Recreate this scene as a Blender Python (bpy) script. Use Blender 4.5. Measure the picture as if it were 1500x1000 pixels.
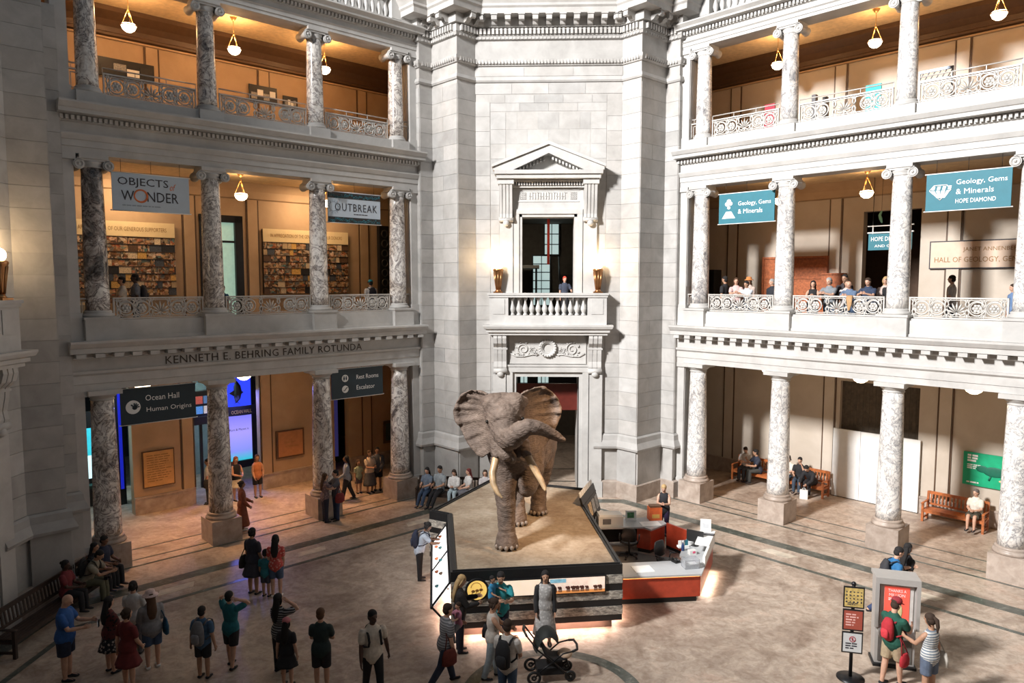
import bpy, bmesh, math, random
from mathutils import Vector, Matrix
for _o in list(bpy.data.objects): bpy.data.objects.remove(_o)
SC = bpy.context.scene
COL = SC.collection
rnd = random.Random(7)
PI = math.pi
Q = math.sqrt(.5)

# ------------------------------------------------------------------ camera, sky, sun-side window, exposure
cam_d = bpy.data.cameras.new('camera'); cam = bpy.data.objects.new('camera', cam_d); COL.objects.link(cam)
cam_d.sensor_width = 36; cam_d.lens = 1061.32*36/1500; cam_d.clip_end = 200
_y, _p = -0.0347, -0.0827
_f = Vector((math.sin(_y)*math.cos(_p), math.cos(_y)*math.cos(_p), math.sin(_p)))
_r = Vector((math.cos(_y), -math.sin(_y), 0)); _u = _r.cross(_f)
cam.matrix_world = Matrix(((_r.x, _u.x, -_f.x, -.399), (_r.y, _u.y, -_f.y, -14.356), (_r.z, _u.z, -_f.z, 8.208), (0, 0, 0, 1)))
SC.camera = cam
w = bpy.data.worlds.new('world'); SC.world = w; w.use_nodes = True
w.node_tree.nodes['Background'].inputs[0].default_value = (.55, .78, 1.0, 1)
w.node_tree.nodes['Background'].inputs[1].default_value = 0.17
vs = SC.view_settings
vs.view_transform = 'Standard'; vs.look = 'None'; vs.gamma = 1; vs.use_curve_mapping = False
vs.exposure = 0.0

def aim(o, target):
    d = Vector(target)-o.location
    o.rotation_euler = d.to_track_quat('-Z', 'Y').to_euler()
def area(name, loc, target, size, power, col, sy=None, spread=None):
    d = bpy.data.lights.new(name, 'AREA'); d.energy = power; d.color = col; d.size = size
    if sy: d.shape = 'RECTANGLE'; d.size_y = sy
    if spread: d.spread = spread
    o = bpy.data.objects.new(name, d); COL.objects.link(o); o.location = loc; aim(o, target); return o
def spot(name, loc, target, power, col, ang=50, blend=.6, r=.15):
    d = bpy.data.lights.new(name, 'SPOT'); d.energy = power; d.color = col; d.spot_size = math.radians(ang); d.spot_blend = blend; d.shadow_soft_size = r
    o = bpy.data.objects.new(name, d); COL.objects.link(o); o.location = loc; aim(o, target); return o
def bulb(name, loc, power, col, r=.12):
    d = bpy.data.lights.new(name, 'POINT'); d.energy = power; d.color = col; d.shadow_soft_size = r
    o = bpy.data.objects.new(name, d); COL.objects.link(o); o.location = loc; return o
# daylight through the tall window above the gallery behind the camera, on its left
KEY = area('clerestory_daylight', (-19.5, -11.8, 24.5), (7, 9, 5.5), 3.4, 33500, (1, .98, .965), 4.4)
# museum spotlights on the elephant
spot('exhibit_spotlight', (6.5, -1.5, 14.5), (.1, 5.0, 2.2), 11000, (1, .62, .32), 24, .8, .2)

# ------------------------------------------------------------------ materials
MATS = {}
def nt(name):
    m = bpy.data.materials.new(name); m.use_nodes = True
    t = m.node_tree; b = t.nodes['Principled BSDF']
    return m, t, b
def node(t, kind, **kw):
    n = t.nodes.new(kind)
    for k, v in kw.items():
        if k in n.inputs: n.inputs[k].default_value = v
        else: setattr(n, k, v)
    return n
def ramp(t, fac, stops):
    r = t.nodes.new('ShaderNodeValToRGB'); e = r.color_ramp.elements
    while len(e) < len(stops): e.new(.5)
    for i, (p, c) in enumerate(stops): e[i].position = p; e[i].color = (*c, 1)
    t.links.new(fac, r.inputs[0]); return r.outputs[0]
def coords(t, rand=True, scale=(1, 1, 1)):
    tc = t.nodes.new('ShaderNodeTexCoord'); mp = t.nodes.new('ShaderNodeMapping'); mp.inputs['Scale'].default_value = scale
    t.links.new(tc.outputs['Object'], mp.inputs[0])
    if rand:
        oi = t.nodes.new('ShaderNodeObjectInfo'); ml = node(t, 'ShaderNodeMath', operation='MULTIPLY'); ml.inputs[1].default_value = 37.
        t.links.new(oi.outputs['Random'], ml.inputs[0])
        cb = t.nodes.new('ShaderNodeCombineXYZ')
        for i in range(3): t.links.new(ml.outputs[0], cb.inputs[i])
        t.links.new(cb.outputs[0], mp.inputs['Location'])
    return mp.outputs[0]
def mix(t, fac, a, b, mode='MIX'):
    m = t.nodes.new('ShaderNodeMix'); m.data_type = 'RGBA'; m.blend_type = mode
    for s, v in ((0, fac), (6, a), (7, b)):
        if isinstance(v, (int, float)): m.inputs[s].default_value = v
        elif isinstance(v, tuple): m.inputs[s].default_value = (*v, 1)
        else: t.links.new(v, m.inputs[s])
    return m.outputs[2]
def noise(t, vec, scale, detail=4, rough=.55, dist=0.):
    n = node(t, 'ShaderNodeTexNoise'); n.inputs['Scale'].default_value = scale; n.inputs['Detail'].default_value = detail
    n.inputs['Roughness'].default_value = rough; n.inputs['Distortion'].default_value = dist
    t.links.new(vec, n.inputs['Vector']); return n.outputs['Fac']
def bump(t, b, h, s, d=.02):
    n = t.nodes.new('ShaderNodeBump'); n.inputs['Strength'].default_value = s; n.inputs['Distance'].default_value = d
    t.links.new(h, n.inputs['Height']); t.links.new(n.outputs[0], b.inputs['Normal'])
def plain(name, c, rough=.6, metal=0., emit=None, es=1., var=.12, vs=6., bmp=0.):
    """a plain material with a little procedural mottling"""
    if name in MATS: return MATS[name]
    m, t, b = nt(name); b.inputs['Roughness'].default_value = rough; b.inputs['Metallic'].default_value = metal
    v = coords(t); n = noise(t, v, vs)
    c2 = tuple(x*(1-var) for x in c); c1 = tuple(min(1, x*(1+var)) for x in c)
    o = ramp(t, n, [(.3, c2), (.7, c1)]); t.links.new(o, b.inputs['Base Color'])
    if bmp: bump(t, b, n, bmp)
    if emit:
        b.inputs['Emission Color'].default_value = (*emit, 1); b.inputs['Emission Strength'].default_value = es
    MATS[name] = m; return m
def stone(name, a, c, rnd_amt=.25, scale=1.6, rough=.6):
    m, t, b = nt(name); b.inputs['Roughness'].default_value = rough
    v = coords(t)
    tc = t.nodes.new('ShaderNodeNewGeometry')
    n1 = noise(t, tc.outputs['Position'], scale, 6, .6, .4); n2 = noise(t, tc.outputs['Position'], 9, 4, .6)
    o = ramp(t, n1, [(.3, a), (.7, c)])
    oi = t.nodes.new('ShaderNodeObjectInfo')
    tint = ramp(t, oi.outputs['Random'], [(0, tuple([1-rnd_amt]*3)), (.5, (1-rnd_amt*.3, 1-rnd_amt*.4, 1-rnd_amt*.5)), (1, (1, 1, 1))])
    o = mix(t, 1., o, tint, 'MULTIPLY')
    t.links.new(o, b.inputs['Base Color']); bump(t, b, n2, .15, .01)
    MATS[name] = m; return m
STONE = stone('pale_limestone', (.365, .355, .34), (.50, .49, .475), .2)
STONE2 = stone('gallery_limestone', (.42, .41, .395), (.54, .53, .51), .06)
STONED = stone('tan_plinth_marble', (.30, .235, .19), (.5, .42, .36), .12, 3., .4)
OCHRE = stone('buff_wall_stone', (.42, .29, .175), (.53, .38, .24), .05, .8)
CEIL = plain('plaster_ceiling', (.78, .60, .36), .8)
OCHRE_LIT = stone('lit_wall_stone', (.50, .43, .35), (.60, .53, .45), .05, .8)  # same wall stone, paled for the daylight falling on the right gallery
MOULD = plain('dark_oak_cornice', (.10, .055, .03), .5)
def marble(name, lo, veins_, bigs):
    m, t, b = nt(name); b.inputs['Roughness'].default_value = .22
    v = coords(t, True, (1, 1, .8))
    n0 = noise(t, v, 2.2, 8, .62, 2.4); n1_ = noise(t, v, 1.1, 5, .6, 1.2); n2 = noise(t, v, 7., 5, .6, 1.5)
    oi = t.nodes.new('ShaderNodeObjectInfo'); ma = node(t, 'ShaderNodeMath', operation='MULTIPLY_ADD'); ma.inputs[1].default_value = .12
    t.links.new(oi.outputs['Random'], ma.inputs[0]); t.links.new(n1_, ma.inputs[2])
    veins = ramp(t, n0, [(.40, (.80, .78, .75)), (.465, veins_[0]), (.494, veins_[1]), (.515, veins_[0]), (.58, (.82, .80, .77))])
    big = ramp(t, ma.outputs[0], [(lo, bigs[0]), (lo+.08, bigs[1]), (lo+.2, (1, .99, .97))])
    fine = ramp(t, n2, [(.40, (.5, .47, .47)), (.52, (1, 1, 1))])
    o = mix(t, .85, veins, big, 'MULTIPLY'); o = mix(t, .4, o, fine, 'MULTIPLY')
    t.links.new(o, b.inputs['Base Color']); return m
MARBLE = marble('veined_marble', .40, ((.56, .53, .51), (.10, .085, .095)), ((.14, .115, .12), (.70, .64, .58)))
MARBLE_PALE = marble('pale_veined_marble', .36, ((.66, .65, .64), (.26, .26, .28)), ((.36, .35, .36), (.80, .77, .74)))
MARBLE_DARK = marble('dark_brecciated_marble', .52, ((.5, .46, .44), (.06, .05, .06)), ((.035, .033, .038), (.42, .35, .32)))
def floor_mat():
    m, t, b = nt('rose_marble_floor'); b.inputs['Roughness'].default_value = .42; b.inputs['Specular IOR Level'].default_value = .35
    g = t.nodes.new('ShaderNodeNewGeometry'); p = g.outputs['Position']
    n1 = noise(t, p, .55, 6, .6, 1.5); n2 = noise(t, p, 2.2, 8, .68, 1.8); n3 = noise(t, p, 6, 6, .65, 1.)
    o = ramp(t, n1, [(.3, (.28, .21, .165)), (.55, (.50, .42, .35)), (.75, (.53, .395, .315))])
    vein = ramp(t, n2, [(.36, (.76, .71, .66)), (.5, (.93, .91, .89)), (.60, (1.06, 1.04, 1.01)), (.68, (1.16, 1.13, 1.1))])
    sp = ramp(t, n3, [(.36, (.76, .71, .67)), (.55, (1, 1, 1))])
    o = mix(t, 1., o, vein, 'MULTIPLY'); o = mix(t, .7, o, sp, 'MULTIPLY')
    t.links.new(o, b.inputs['Base Color']); MATS['floor'] = m; return m
FLOOR = floor_mat()
def band_mat():
    m, t, b = nt('green_marble_inlay'); b.inputs['Roughness'].default_value = .3
    g = t.nodes.new('ShaderNodeNewGeometry'); n = noise(t, g.outputs['Position'], 3.5, 7, .7, 1.5)
    o = ramp(t, n, [(.3, (.035, .042, .035)), (.55, (.09, .10, .085)), (.72, (.26, .26, .22))])
    t.links.new(o, b.inputs['Base Color']); return m
BAND = band_mat()
LIGHTSLAB = plain('pale_inlay_slab', (.56, .49, .39), .3, var=.3, vs=3)
IRON = plain('painted_scroll_metal', (.50, .48, .45), .45, .15)
BRONZE = plain('bronze', (.42, .21, .09), .3, .9)
BLACK = plain('black_trim', (.012, .012, .013), .45)
BLACKM = plain('black_metal', (.02, .02, .022), .35, .5)
GLOWW = plain('lamp_glass', (.9, .8, .65), .4, emit=(1, .80, .55), es=9)
GOLDCH = plain('gilt_chain', (.55, .33, .13), .35, .7)
WHITE = plain('white_paint', (.78, .78, .76), .5, var=.03)
WOOD = plain('red_brown_wood', (.34, .10, .035), .4, var=.35, vs=14)
WOODD = plain('dark_wood', (.035, .02, .014), .5, var=.3)
GLASS = plain('frosted_pane', (.45, .6, .52), .2, emit=(.36, .62, .5), es=.55)

# ------------------------------------------------------------------ mesh builder
class M:
    def __init__(s): s.v = []; s.f = []; s.mi = []; s.cur = 0; s.sm = []
    def add(s, vs, fs, smooth=False):
        o = len(s.v); s.v += [tuple(x) for x in vs]
        for f in fs: s.f.append([i+o for i in f]); s.mi.append(s.cur); s.sm.append(smooth)
        return s
    def box(s, x0, x1, y0, y1, z0, z1):
        return s.add([(x0, y0, z0), (x1, y0, z0), (x1, y1, z0), (x0, y1, z0), (x0, y0, z1), (x1, y0, z1), (x1, y1, z1), (x0, y1, z1)],
                     [(0, 3, 2, 1), (4, 5, 6, 7), (0, 1, 5, 4), (1, 2, 6, 5), (2, 3, 7, 6), (3, 0, 4, 7)])
    def bc(s, c, sz): return s.box(c[0]-sz[0]/2, c[0]+sz[0]/2, c[1]-sz[1]/2, c[1]+sz[1]/2, c[2]-sz[2]/2, c[2]+sz[2]/2)
    def prism(s, poly, z0, z1):
        n = len(poly)
        return s.add([(x, y, z0) for x, y in poly]+[(x, y, z1) for x, y in poly],
                     [list(range(n))[::-1], list(range(n, 2*n))]+[(i, (i+1) % n, n+(i+1) % n, n+i) for i in range(n)])
    def xprism(s, poly, x0, x1):      # poly in (y,z)
        n = len(poly)
        return s.add([(x0, a, b) for a, b in poly]+[(x1, a, b) for a, b in poly],
                     [list(range(n)), list(range(n, 2*n))[::-1]]+[(i, n+i, n+(i+1) % n, (i+1) % n) for i in range(n)])
    def yprism(s, poly, y0, y1):      # poly in (x,z)
        n = len(poly)
        return s.add([(a, y0, b) for a, b in poly]+[(a, y1, b) for a, b in poly],
                     [list(range(n))[::-1], list(range(n, 2*n))]+[(i, (i+1) % n, n+(i+1) % n, n+i) for i in range(n)])
    def sweep(s, prof, path):         # prof (out,z) closed; path plan polyline, 'out' = to the right-hand normal of travel
        P = [Vector(p).to_2d() for p in path]; n = len(prof); rings = []
        for i, p in enumerate(P):
            d0 = (P[i]-P[i-1]).normalized() if i else None; d1 = (P[i+1]-P[i]).normalized() if i < len(P)-1 else None
            n0 = Vector((d0.y, -d0.x)) if d0 else None; n1 = Vector((d1.y, -d1.x)) if d1 else None
            if n0 and n1: nn = (n0+n1); nn /= max(.2, nn.dot(n0))
            else: nn = n0 or n1
            rings.append([(p.x+nn.x*o, p.y+nn.y*o, z) for o, z in prof])
        vs = [v for r in rings for v in r]; fs = []
        for k in range(len(P)-1):
            for i in range(n):
                j = (i+1) % n; fs.append((k*n+i, k*n+j, (k+1)*n+j, (k+1)*n+i))
        fs.append(list(range(n))); fs.append([(len(P)-1)*n+i for i in range(n)][::-1])
        return s.add(vs, fs)
    def lathe(s, prof, n=16, c=(0, 0, 0), smooth=True, sx=1, sy=1):   # prof (r,z)
        vs = []; fs = []; k = len(prof)
        for r, z in prof:
            for i in range(n):
                a = 2*PI*i/n; vs.append((c[0]+r*math.cos(a)*sx, c[1]+r*math.sin(a)*sy, c[2]+z))
        for j in range(k-1):
            for i in range(n):
                i2 = (i+1) % n; fs.append((j*n+i, j*n+i2, (j+1)*n+i2, (j+1)*n+i))
        s.add(vs, fs, smooth)
        o = len(s.v)-len(vs)
        for j, rev in ((0, True), (k-1, False)):
            if prof[j][0] > 1e-4:
                f = [o+j*n+i for i in range(n)]; s.f.append(f[::-1] if rev else f); s.mi.append(s.cur); s.sm.append(False)
        return s
    def tube(s, pts, rad, n=8, side=None, cap=True, smooth=True, round_=False):
        """rad: float or list of float/(a,b); side: vector giving the 'a' axis"""
        P = [Vector(p) for p in pts]; k = len(P)
        R = [rad]*k if isinstance(rad, (int, float)) else list(rad)
        R = [r if isinstance(r, (tuple, list)) else (r, r) for r in R]
        T = []
        for i in range(k):
            t = (P[min(k-1, i+1)]-P[max(0, i-1)])
            T.append(t.normalized() if t.length > 1e-9 else Vector((0, 0, 1)))
        if round_:
            a = min(R[0])*.7; b = min(R[-1])*.7
            P = [P[0]-T[0]*a]+P+[P[-1]+T[-1]*b]; R = [(R[0][0]*.6, R[0][1]*.6)]+R+[(R[-1][0]*.6, R[-1][1]*.6)]; T = [T[0]]+T+[T[-1]]; k += 2
        sd = Vector(side) if side else (Vector((0, 1, 0)) if abs(T[0].y) < .8 else Vector((1, 0, 0)))
        vs = []; fs = []
        for i in range(k):
            a = sd-T[i]*sd.dot(T[i])
            if a.length < 1e-4: a = Vector((1, 0, 0))-T[i]*T[i].x
            a.normalize(); b = T[i].cross(a)
            if not side: sd = a
            for j in range(n):
                th = 2*PI*j/n; vs.append(P[i]+a*(R[i][0]*math.cos(th))+b*(R[i][1]*math.sin(th)))
        for i in range(k-1):
            for j in range(n):
                j2 = (j+1) % n; fs.append((i*n+j, i*n+j2, (i+1)*n+j2, (i+1)*n+j))
        o = len(s.v); s.add(vs, fs, smooth)
        if cap:
            s.f.append([o+j for j in range(n)][::-1]); s.mi.append(s.cur); s.sm.append(False)
            s.f.append([o+(k-1)*n+j for j in range(n)]); s.mi.append(s.cur); s.sm.append(False)
        return s
    def ball(s, c, r, n=12, m=8, rot=None):
        r = (r, r, r) if isinstance(r, (int, float)) else r
        vs = [Vector((0, 0, -r[2]))]; fs = []
        for i in range(1, m):
            ph = -PI/2+PI*i/m
            for j in range(n):
                th = 2*PI*j/n; vs.append(Vector((r[0]*math.cos(ph)*math.cos(th), r[1]*math.cos(ph)*math.sin(th), r[2]*math.sin(ph))))
        vs.append(Vector((0, 0, r[2])))
        for j in range(n): fs.append((0, 1+(j+1) % n, 1+j))
        for i in range(m-2):
            for j in range(n):
                a = 1+i*n; j2 = (j+1) % n; fs.append((a+j, a+j2, a+n+j2, a+n+j))
        e = len(vs)-1
        for j in range(n): fs.append((e, 1+(m-2)*n+j, 1+(m-2)*n+(j+1) % n))
        if rot is not None: vs = [rot @ v for v in vs]
        return s.add([v+Vector(c) for v in vs], fs, True)
    def torus(s, c, R, r, n=16, m=6, ax='y', arc=2*PI, a0=0., sq=1.):
        pts = []
        k = n if arc > 6.28 else n+1
        for i in range(k):
            a = a0+arc*i/n; x, z = R*math.cos(a), R*math.sin(a)*sq
            pts.append(Vector((x, 0, z)) if ax == 'y' else (Vector((x, z, 0)) if ax == 'z' else Vector((0, x, z))))
        nrm = Vector((0, 1, 0)) if ax == 'y' else (Vector((0, 0, 1)) if ax == 'z' else Vector((1, 0, 0)))
        vs = []; fs = []
        for p in pts:
            d = p.normalized()
            for j in range(m):
                b = 2*PI*j/m; vs.append(Vector(c)+p+d*(r*math.cos(b))+nrm*(r*math.sin(b)))
        cl = arc > 6.28
        for i in range(k if cl else k-1):
            i2 = (i+1) % k
            for j in range(m):
                j2 = (j+1) % m; fs.append((i*m+j, i*m+j2, i2*m+j2, i2*m+j))
        return s.add(vs, fs, True)
    def xf(s, mat, start=0):
        for i in range(start, len(s.v)): s.v[i] = tuple(mat @ Vector(s.v[i]))
        return s
    def mesh(s, name, mats):
        me = bpy.data.meshes.new(name); me.from_pydata(s.v, [], s.f)
        for m in (mats if isinstance(mats, (list, tuple)) else [mats]): me.materials.append(m)
        if s.f:
            me.polygons.foreach_set('material_index', s.mi); me.polygons.foreach_set('use_smooth', s.sm)
        bm = bmesh.new(); bm.from_mesh(me); bmesh.ops.recalc_face_normals(bm, faces=bm.faces); bm.to_mesh(me); bm.free()
        return me

def RZ(d): return Matrix.Rotation(math.radians(d), 4, 'Z')
def put(name, me, parent=None, mx=None, loc=None, rz=0., kind=None):
    o = bpy.data.objects.new(name, me); COL.objects.link(o)
    if parent is not None: o.parent = parent
    if mx is not None: o.matrix_local = mx
    elif loc is not None: o.location = loc; o.rotation_euler = (0, 0, rz)
    if kind: o['kind'] = kind
    return o
GROUPS = {'marble_column': 'marble columns of the galleries', 'scroll_railing': 'openwork railings between the columns', 'hanging_banner': 'banners hung between the columns', 'pendant_lamp': 'bowl lamps on chains in the upper galleries', 'ceiling_bowl_lamp': 'bowl lamps under the ground-floor ceilings', 'torch_lamp': 'bronze torch lamps on the balconies', 'person': 'museum visitors', 'backpack': 'backpacks worn by visitors', 'shoulder_bag': 'bags carried by visitors', 'office_chair': 'chairs inside the information desk', 'wooden_bench': 'slatted benches along the walls', 'donor_display': 'specimen picture displays on the left wall', 'wall_plaque': 'plaques on the left ground-floor wall', 'photo_display': 'exhibit panels on the third storey', 'exhibit_board': 'exhibit boards on the third storey', 'hall_window': 'windows of the stair hall', 'balcony': 'stone balconies of the piers', 'upper_balustrade': 'balustrades above the third storey', 'doorway_surround': 'doorway surrounds of the piers', 'paper_sheet': 'papers on the information desk', 'light_column': 'blue light panels of the ground-floor halls'}
def thing(name, label, cat, loc=(0, 0, 0), deg=0., fr=0., group=None):
    group = group or GROUPS.get(name)
    """Empty at the thing's base; loc in the frame turned by fr degrees about the rotunda's axis"""
    o = bpy.data.objects.new(name, None); COL.objects.link(o); o.empty_display_size = .2
    o.location = RZ(fr) @ Vector(loc); o.rotation_euler = (0, 0, math.radians(fr+deg))
    o['label'] = label; o['category'] = cat
    if group: o['group'] = group
    return o
def struct(name, me, fr=0., parent=None):
    o = put(name, me, parent)
    if parent is None: o.rotation_euler = (0, 0, math.radians(fr)); o['kind'] = 'structure'
    return o
def part(name, m, mats, parent, loc=None, rz=0., label=None, kind=None):
    o = put(name, m.mesh(name, mats) if isinstance(m, M) else m, parent, None, loc or (0, 0, 0), rz, kind)
    if label: o['label'] = label
    return o
def copy_tree(o, parent=None):
    c = o.copy(); COL.objects.link(c)
    if parent is not None: c.parent = parent
    for ch in o.children: copy_tree(ch, c)
    return c
# lettering: built as text, measured and turned into meshes in one go at the end
TEXTS = []
def text(body, w, h, parent, loc, mat, name='lettering', rx=90., rz=0., align='CENTER', ext=.004, shear=0., space=1.):
    c = bpy.data.curves.new(name, 'FONT'); c.body = body; c.size = 1; c.align_x = 'LEFT'; c.align_y = 'BOTTOM_BASELINE'; c.extrude = 0
    c.shear = shear; c.space_character = space; c.resolution_u = 2
    o = bpy.data.objects.new('text_tmp', c); COL.objects.link(o)
    TEXTS.append((o, name, w, h, parent, loc, mat, rx, rz, align, ext))
def flush_texts():
    dg = bpy.context.evaluated_depsgraph_get(); made = []
    for (o, name, w, h, parent, loc, mat, rx, rz, align, ext) in TEXTS:
        me = bpy.data.meshes.new_from_object(o.evaluated_get(dg)); me.name = name
        if len(me.vertices) == 0: continue
        xs = [v.co.x for v in me.vertices]; ys = [v.co.y for v in me.vertices]
        ww = max(xs)-min(xs); hh = max(ys)-min(ys); sy = h/hh if h else w/ww; sx = w/ww if w else sy
        cx = (max(xs)+min(xs))/2 if align == 'CENTER' else min(xs); cy = min(ys)
        for v in me.vertices: v.co = ((v.co.x-cx)*sx, (v.co.y-cy)*sy, ext)
        me.materials.clear(); me.materials.append(mat); made.append((name, me, parent, loc, rx, rz))
    for t in TEXTS: bpy.data.objects.remove(t[0])
    for name, me, parent, loc, rx, rz in made:
        o = put(name, me, parent); o.location = loc; o.rotation_euler = (math.radians(rx), 0, rz)
def word_lines(t, mat, x, y, z, w, h, n, gap=.55, seed=3, name='fine_print'):
    """n lines of print too small to read, as word-length strokes; x left edge, z top edge"""
    r = random.Random(seed); m = M(); lh = h/n
    for i in range(n):
        u = 0; L = w*(r.uniform(.7, 1) if i < n-1 else .6)
        while u < L-.01:
            k = min(L-u, lh*r.uniform(1., 3.)); m.box(x+u, x+u+k, y-.003, y, z-i*lh-lh*gap, z-i*lh); u += k+lh*.35
    o = put(name, m.mesh(name, mat), t); o['kind'] = 'stuff'; return o
CUBE = {}
def cube(mat):
    if mat.name not in CUBE:
        CUBE[mat.name] = M().box(-.5, .5, -.5, .5, -.5, .5).mesh('block', mat)
    return CUBE[mat.name]
def slab(name, parent, c, size, mat, rz=0., kind=None):
    o = put(name, cube(mat), parent, None, c, rz, kind); o.scale = size; return o
# ------------------------------------------------------------------ floor with its inlaid bands
floor = struct('floor', M().box(-32, 32, -18, 32, -.3, 0).mesh('floor', FLOOR))
def octo(dg, dp):      # plan octagon: distance dg to the galleries, dp to the piers; 45-degree corners
    pts = []
    for k in range(4):
        for a, r in ((0, dp), (45, dg)): pts.append((math.radians(90-(k*90+a)), r))
    n = len(pts); out = []
    for i in range(n):
        (a, ra), (b, rb) = pts[i], pts[(i+1) % n]
        det = math.cos(a)*math.sin(b)-math.sin(a)*math.cos(b)
        out.append(((ra*math.sin(b)-rb*math.sin(a))/det, (rb*math.cos(a)-ra*math.cos(b))/det))
    return out
def octo_strip(dg, dp, wd, mat=BAND):
    a = octo(dg-wd/2, dp-wd/2); b = octo(dg+wd/2, dp+wd/2)
    for i in range(8):
        j = (i+1) % 8
        cx = (a[i][1]+a[j][1])/2
        if cx < -6: continue
        m = M().prism([a[i], a[j], b[j], b[i]], .001, .005)
        part('inlay_band', m, mat, floor)
octo_strip(9.4, 11.35, .15); octo_strip(10.72, 12.35, .42); octo_strip(12.42, 15, .1); octo_strip(12.95, 15, .07); octo_strip(13.9, 17, .07)
for fr in (45, -45):
    for x in (-4.15, -.2, 3.75):
        m = M().prism([(x-.55, 9.85), (x+.35, 9.85), (x+.5, 10.2), (x-.4, 10.2)], .001, .006); m.xf(RZ(fr)); part('inlay_slab', m, LIGHTSLAB, floor)
vs_, fs_ = [], []
for i in range(48):
    a = 2*PI*i/48
    for r in (1.58, 1.86):
        vs_.append((r*math.cos(a)-.05, r*math.sin(a)-.6, .006))
for i in range(48): fs_.append((2*i, 2*i+1, (2*i+3) % 96, (2*i+2) % 96))
part('inlay_ring', M().add(vs_, fs_), BAND, floor)

# ------------------------------------------------------------------ ashlar piers (seen: the one opposite the camera and the one on the left)
PATH = [(-5.03, 13.28), (-4.787, 13.03), (-4.37, 13.45), (-3.31, 12.39), (-2.71, 13.0), (2.71, 13.0), (3.31, 12.39), (4.37, 13.45), (4.787, 13.03), (5.03, 13.28)]
def offset_path(p, o):
    P = [Vector(q) for q in p]; r = []
    for i in range(len(P)):
        d0 = (P[i]-P[i-1]).normalized() if i else (P[1]-P[0]).normalized(); d1 = (P[i+1]-P[i]).normalized() if i < len(P)-1 else d0
        n0 = Vector((d0.y, -d0.x)); n1 = Vector((d1.y, -d1.x)); nn = n0+n1; nn /= max(.2, nn.dot(n0)); r.append(tuple(P[i]+nn*o))
    return r
def pier(fr, side, half=False):
    body = M(); TOP = 15.4 if half else 18.6
    L = [p for p in PATH if p[0] < -2]; R_ = [p for p in PATH if p[0] > 2]
    body.prism(L+[(-1.19, 13.0), (-1.19, 15.4), (-5.2, 15.4)], 0, TOP)
    body.prism([(1.19, 13.0)]+R_+[(5.2, 15.4), (1.19, 15.4)], 0, TOP)
    body.box(-1.19, 1.19, 13.0, 14.2, 10.65, TOP); body.box(-1.19, 1.19, 13.0, 14.2, 4.62, 6.9)
    wall = struct('wall_'+side, body.mesh('pier', STONE), fr)
    def face(a, b, zs, ncut, off=.0, skip=None, th=.05):
        a = Vector(a); b = Vector(b); d = (b-a); ln = d.length; d.normalize(); n = Vector((d.y, -d.x)); rz = math.atan2(d.y, d.x)
        for k in range(len(zs)-1):
            cuts = [0.]+[ln*(i+((.5 if (k % 2) else 0.) if ncut > 1 else 0)*(1 if i else 0))/ncut for i in range(1, ncut)]+[ln]
            if ncut > 1 and k % 2: cuts = [0.]+[ln*(i-.5)/ncut for i in range(1, ncut+1)]+[ln]
            if ncut == 1 and ln > 1.2 and k % 2: cuts = [0, ln*.45, ln]
            for u0, u1 in zip(cuts[:-1], cuts[1:]):
                c = a+d*((u0+u1)/2)+n*(off+th/2-.03)
                if skip and skip((u0+u1)/2, (zs[k]+zs[k+1])/2): continue
                slab('stone_block', wall, (c.x, c.y, (zs[k]+zs[k+1])/2), (u1-u0-.009, th, zs[k+1]-zs[k]-.009), STONE, rz)
    zs = [2.45+.5375*i for i in range(25)]
    sides = (1,) if half else (-1, 1)
    P = PATH
    segs = [(5, 6, 1), (6, 7, 1), (7, 8, 1), (8, 9, 1)]
    if not half: segs += [(3, 4, 1), (2, 3, 1), (1, 2, 1), (0, 1, 1)]
    for i, j, n in segs: face(P[i], P[j], zs, n)
    # recessed wall: outer strips, middle frame, centre field, each set back a little from the next
    zl = [z for z in zs if z <= 15.1]
    for sg in sides:
        face((sg*2.43-.27, 13.0), (sg*2.43+.27, 13.0), zl, 1)
    zc = [12.2+.5375*i for i in range(6)]
    for sg in sides: face((sg*1.98-.16, 13.0), (sg*1.98+.16, 13.0), [2.45+.5375*i for i in range(19)], 1, off=-.008)
    for sg in sides: face((sg*1.86-.28, 13.0), (sg*1.86+.28, 13.0), [12.2, 12.74, 13.28, 13.81, 14.42], 1, off=-.008)
    face((-2.14, 13.0), (2.14, 13.0), [14.46, 14.76, 15.05], 4, off=-.008)
    face((-1.55, 13.0), (1.55, 13.0), [12.2, 12.74, 13.28, 13.81, 14.42], 4, off=-.014, skip=lambda u, z: z < 13.0 and .4 < u < 2.7)
    if not half:
        face((-2.71, 13.0), (2.71, 13.0), [15.08, 15.48], 4)
        face((-2.71, 13.0), (2.71, 13.0), [15.72, 16.05], 3)
    # lower storey of the pier: dado stones and base
    lowp = offset_path(P, .06)
    for i, j in ((6, 7), (5, 6), (7, 8))+(() if half else ((3, 4), (2, 3), (1, 2))):
        face(lowp[i], lowp[j], [.62, 1.9], 1, th=.08)
    def run(prof, name, mat=STONE, pth=None):
        for lo, hi in (((5, 10),) if half else ((0, 5), (5, 10))):
            pp = P[lo:hi] if pth is None else pth[lo:hi]
            if lo == 0: pp = pp+[(-1.75 if name != 'upper' else 0, 13.0)]
            else: pp = [(1.75 if name != 'upper' else 0, 13.0)]+pp
            part(name, M().sweep(prof, pp), mat, wall)
    run([(-.05, 0), (.17, 0), (.17, .6), (.1, .64), (-.05, .64)], 'plinth', STONED)
    run([(-.05, 1.9), (.2, 1.9), (.22, 1.98), (.12, 2.2), (.1, 2.38), (.05, 2.44), (-.05, 2.44)], 'base_moulding')
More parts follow.
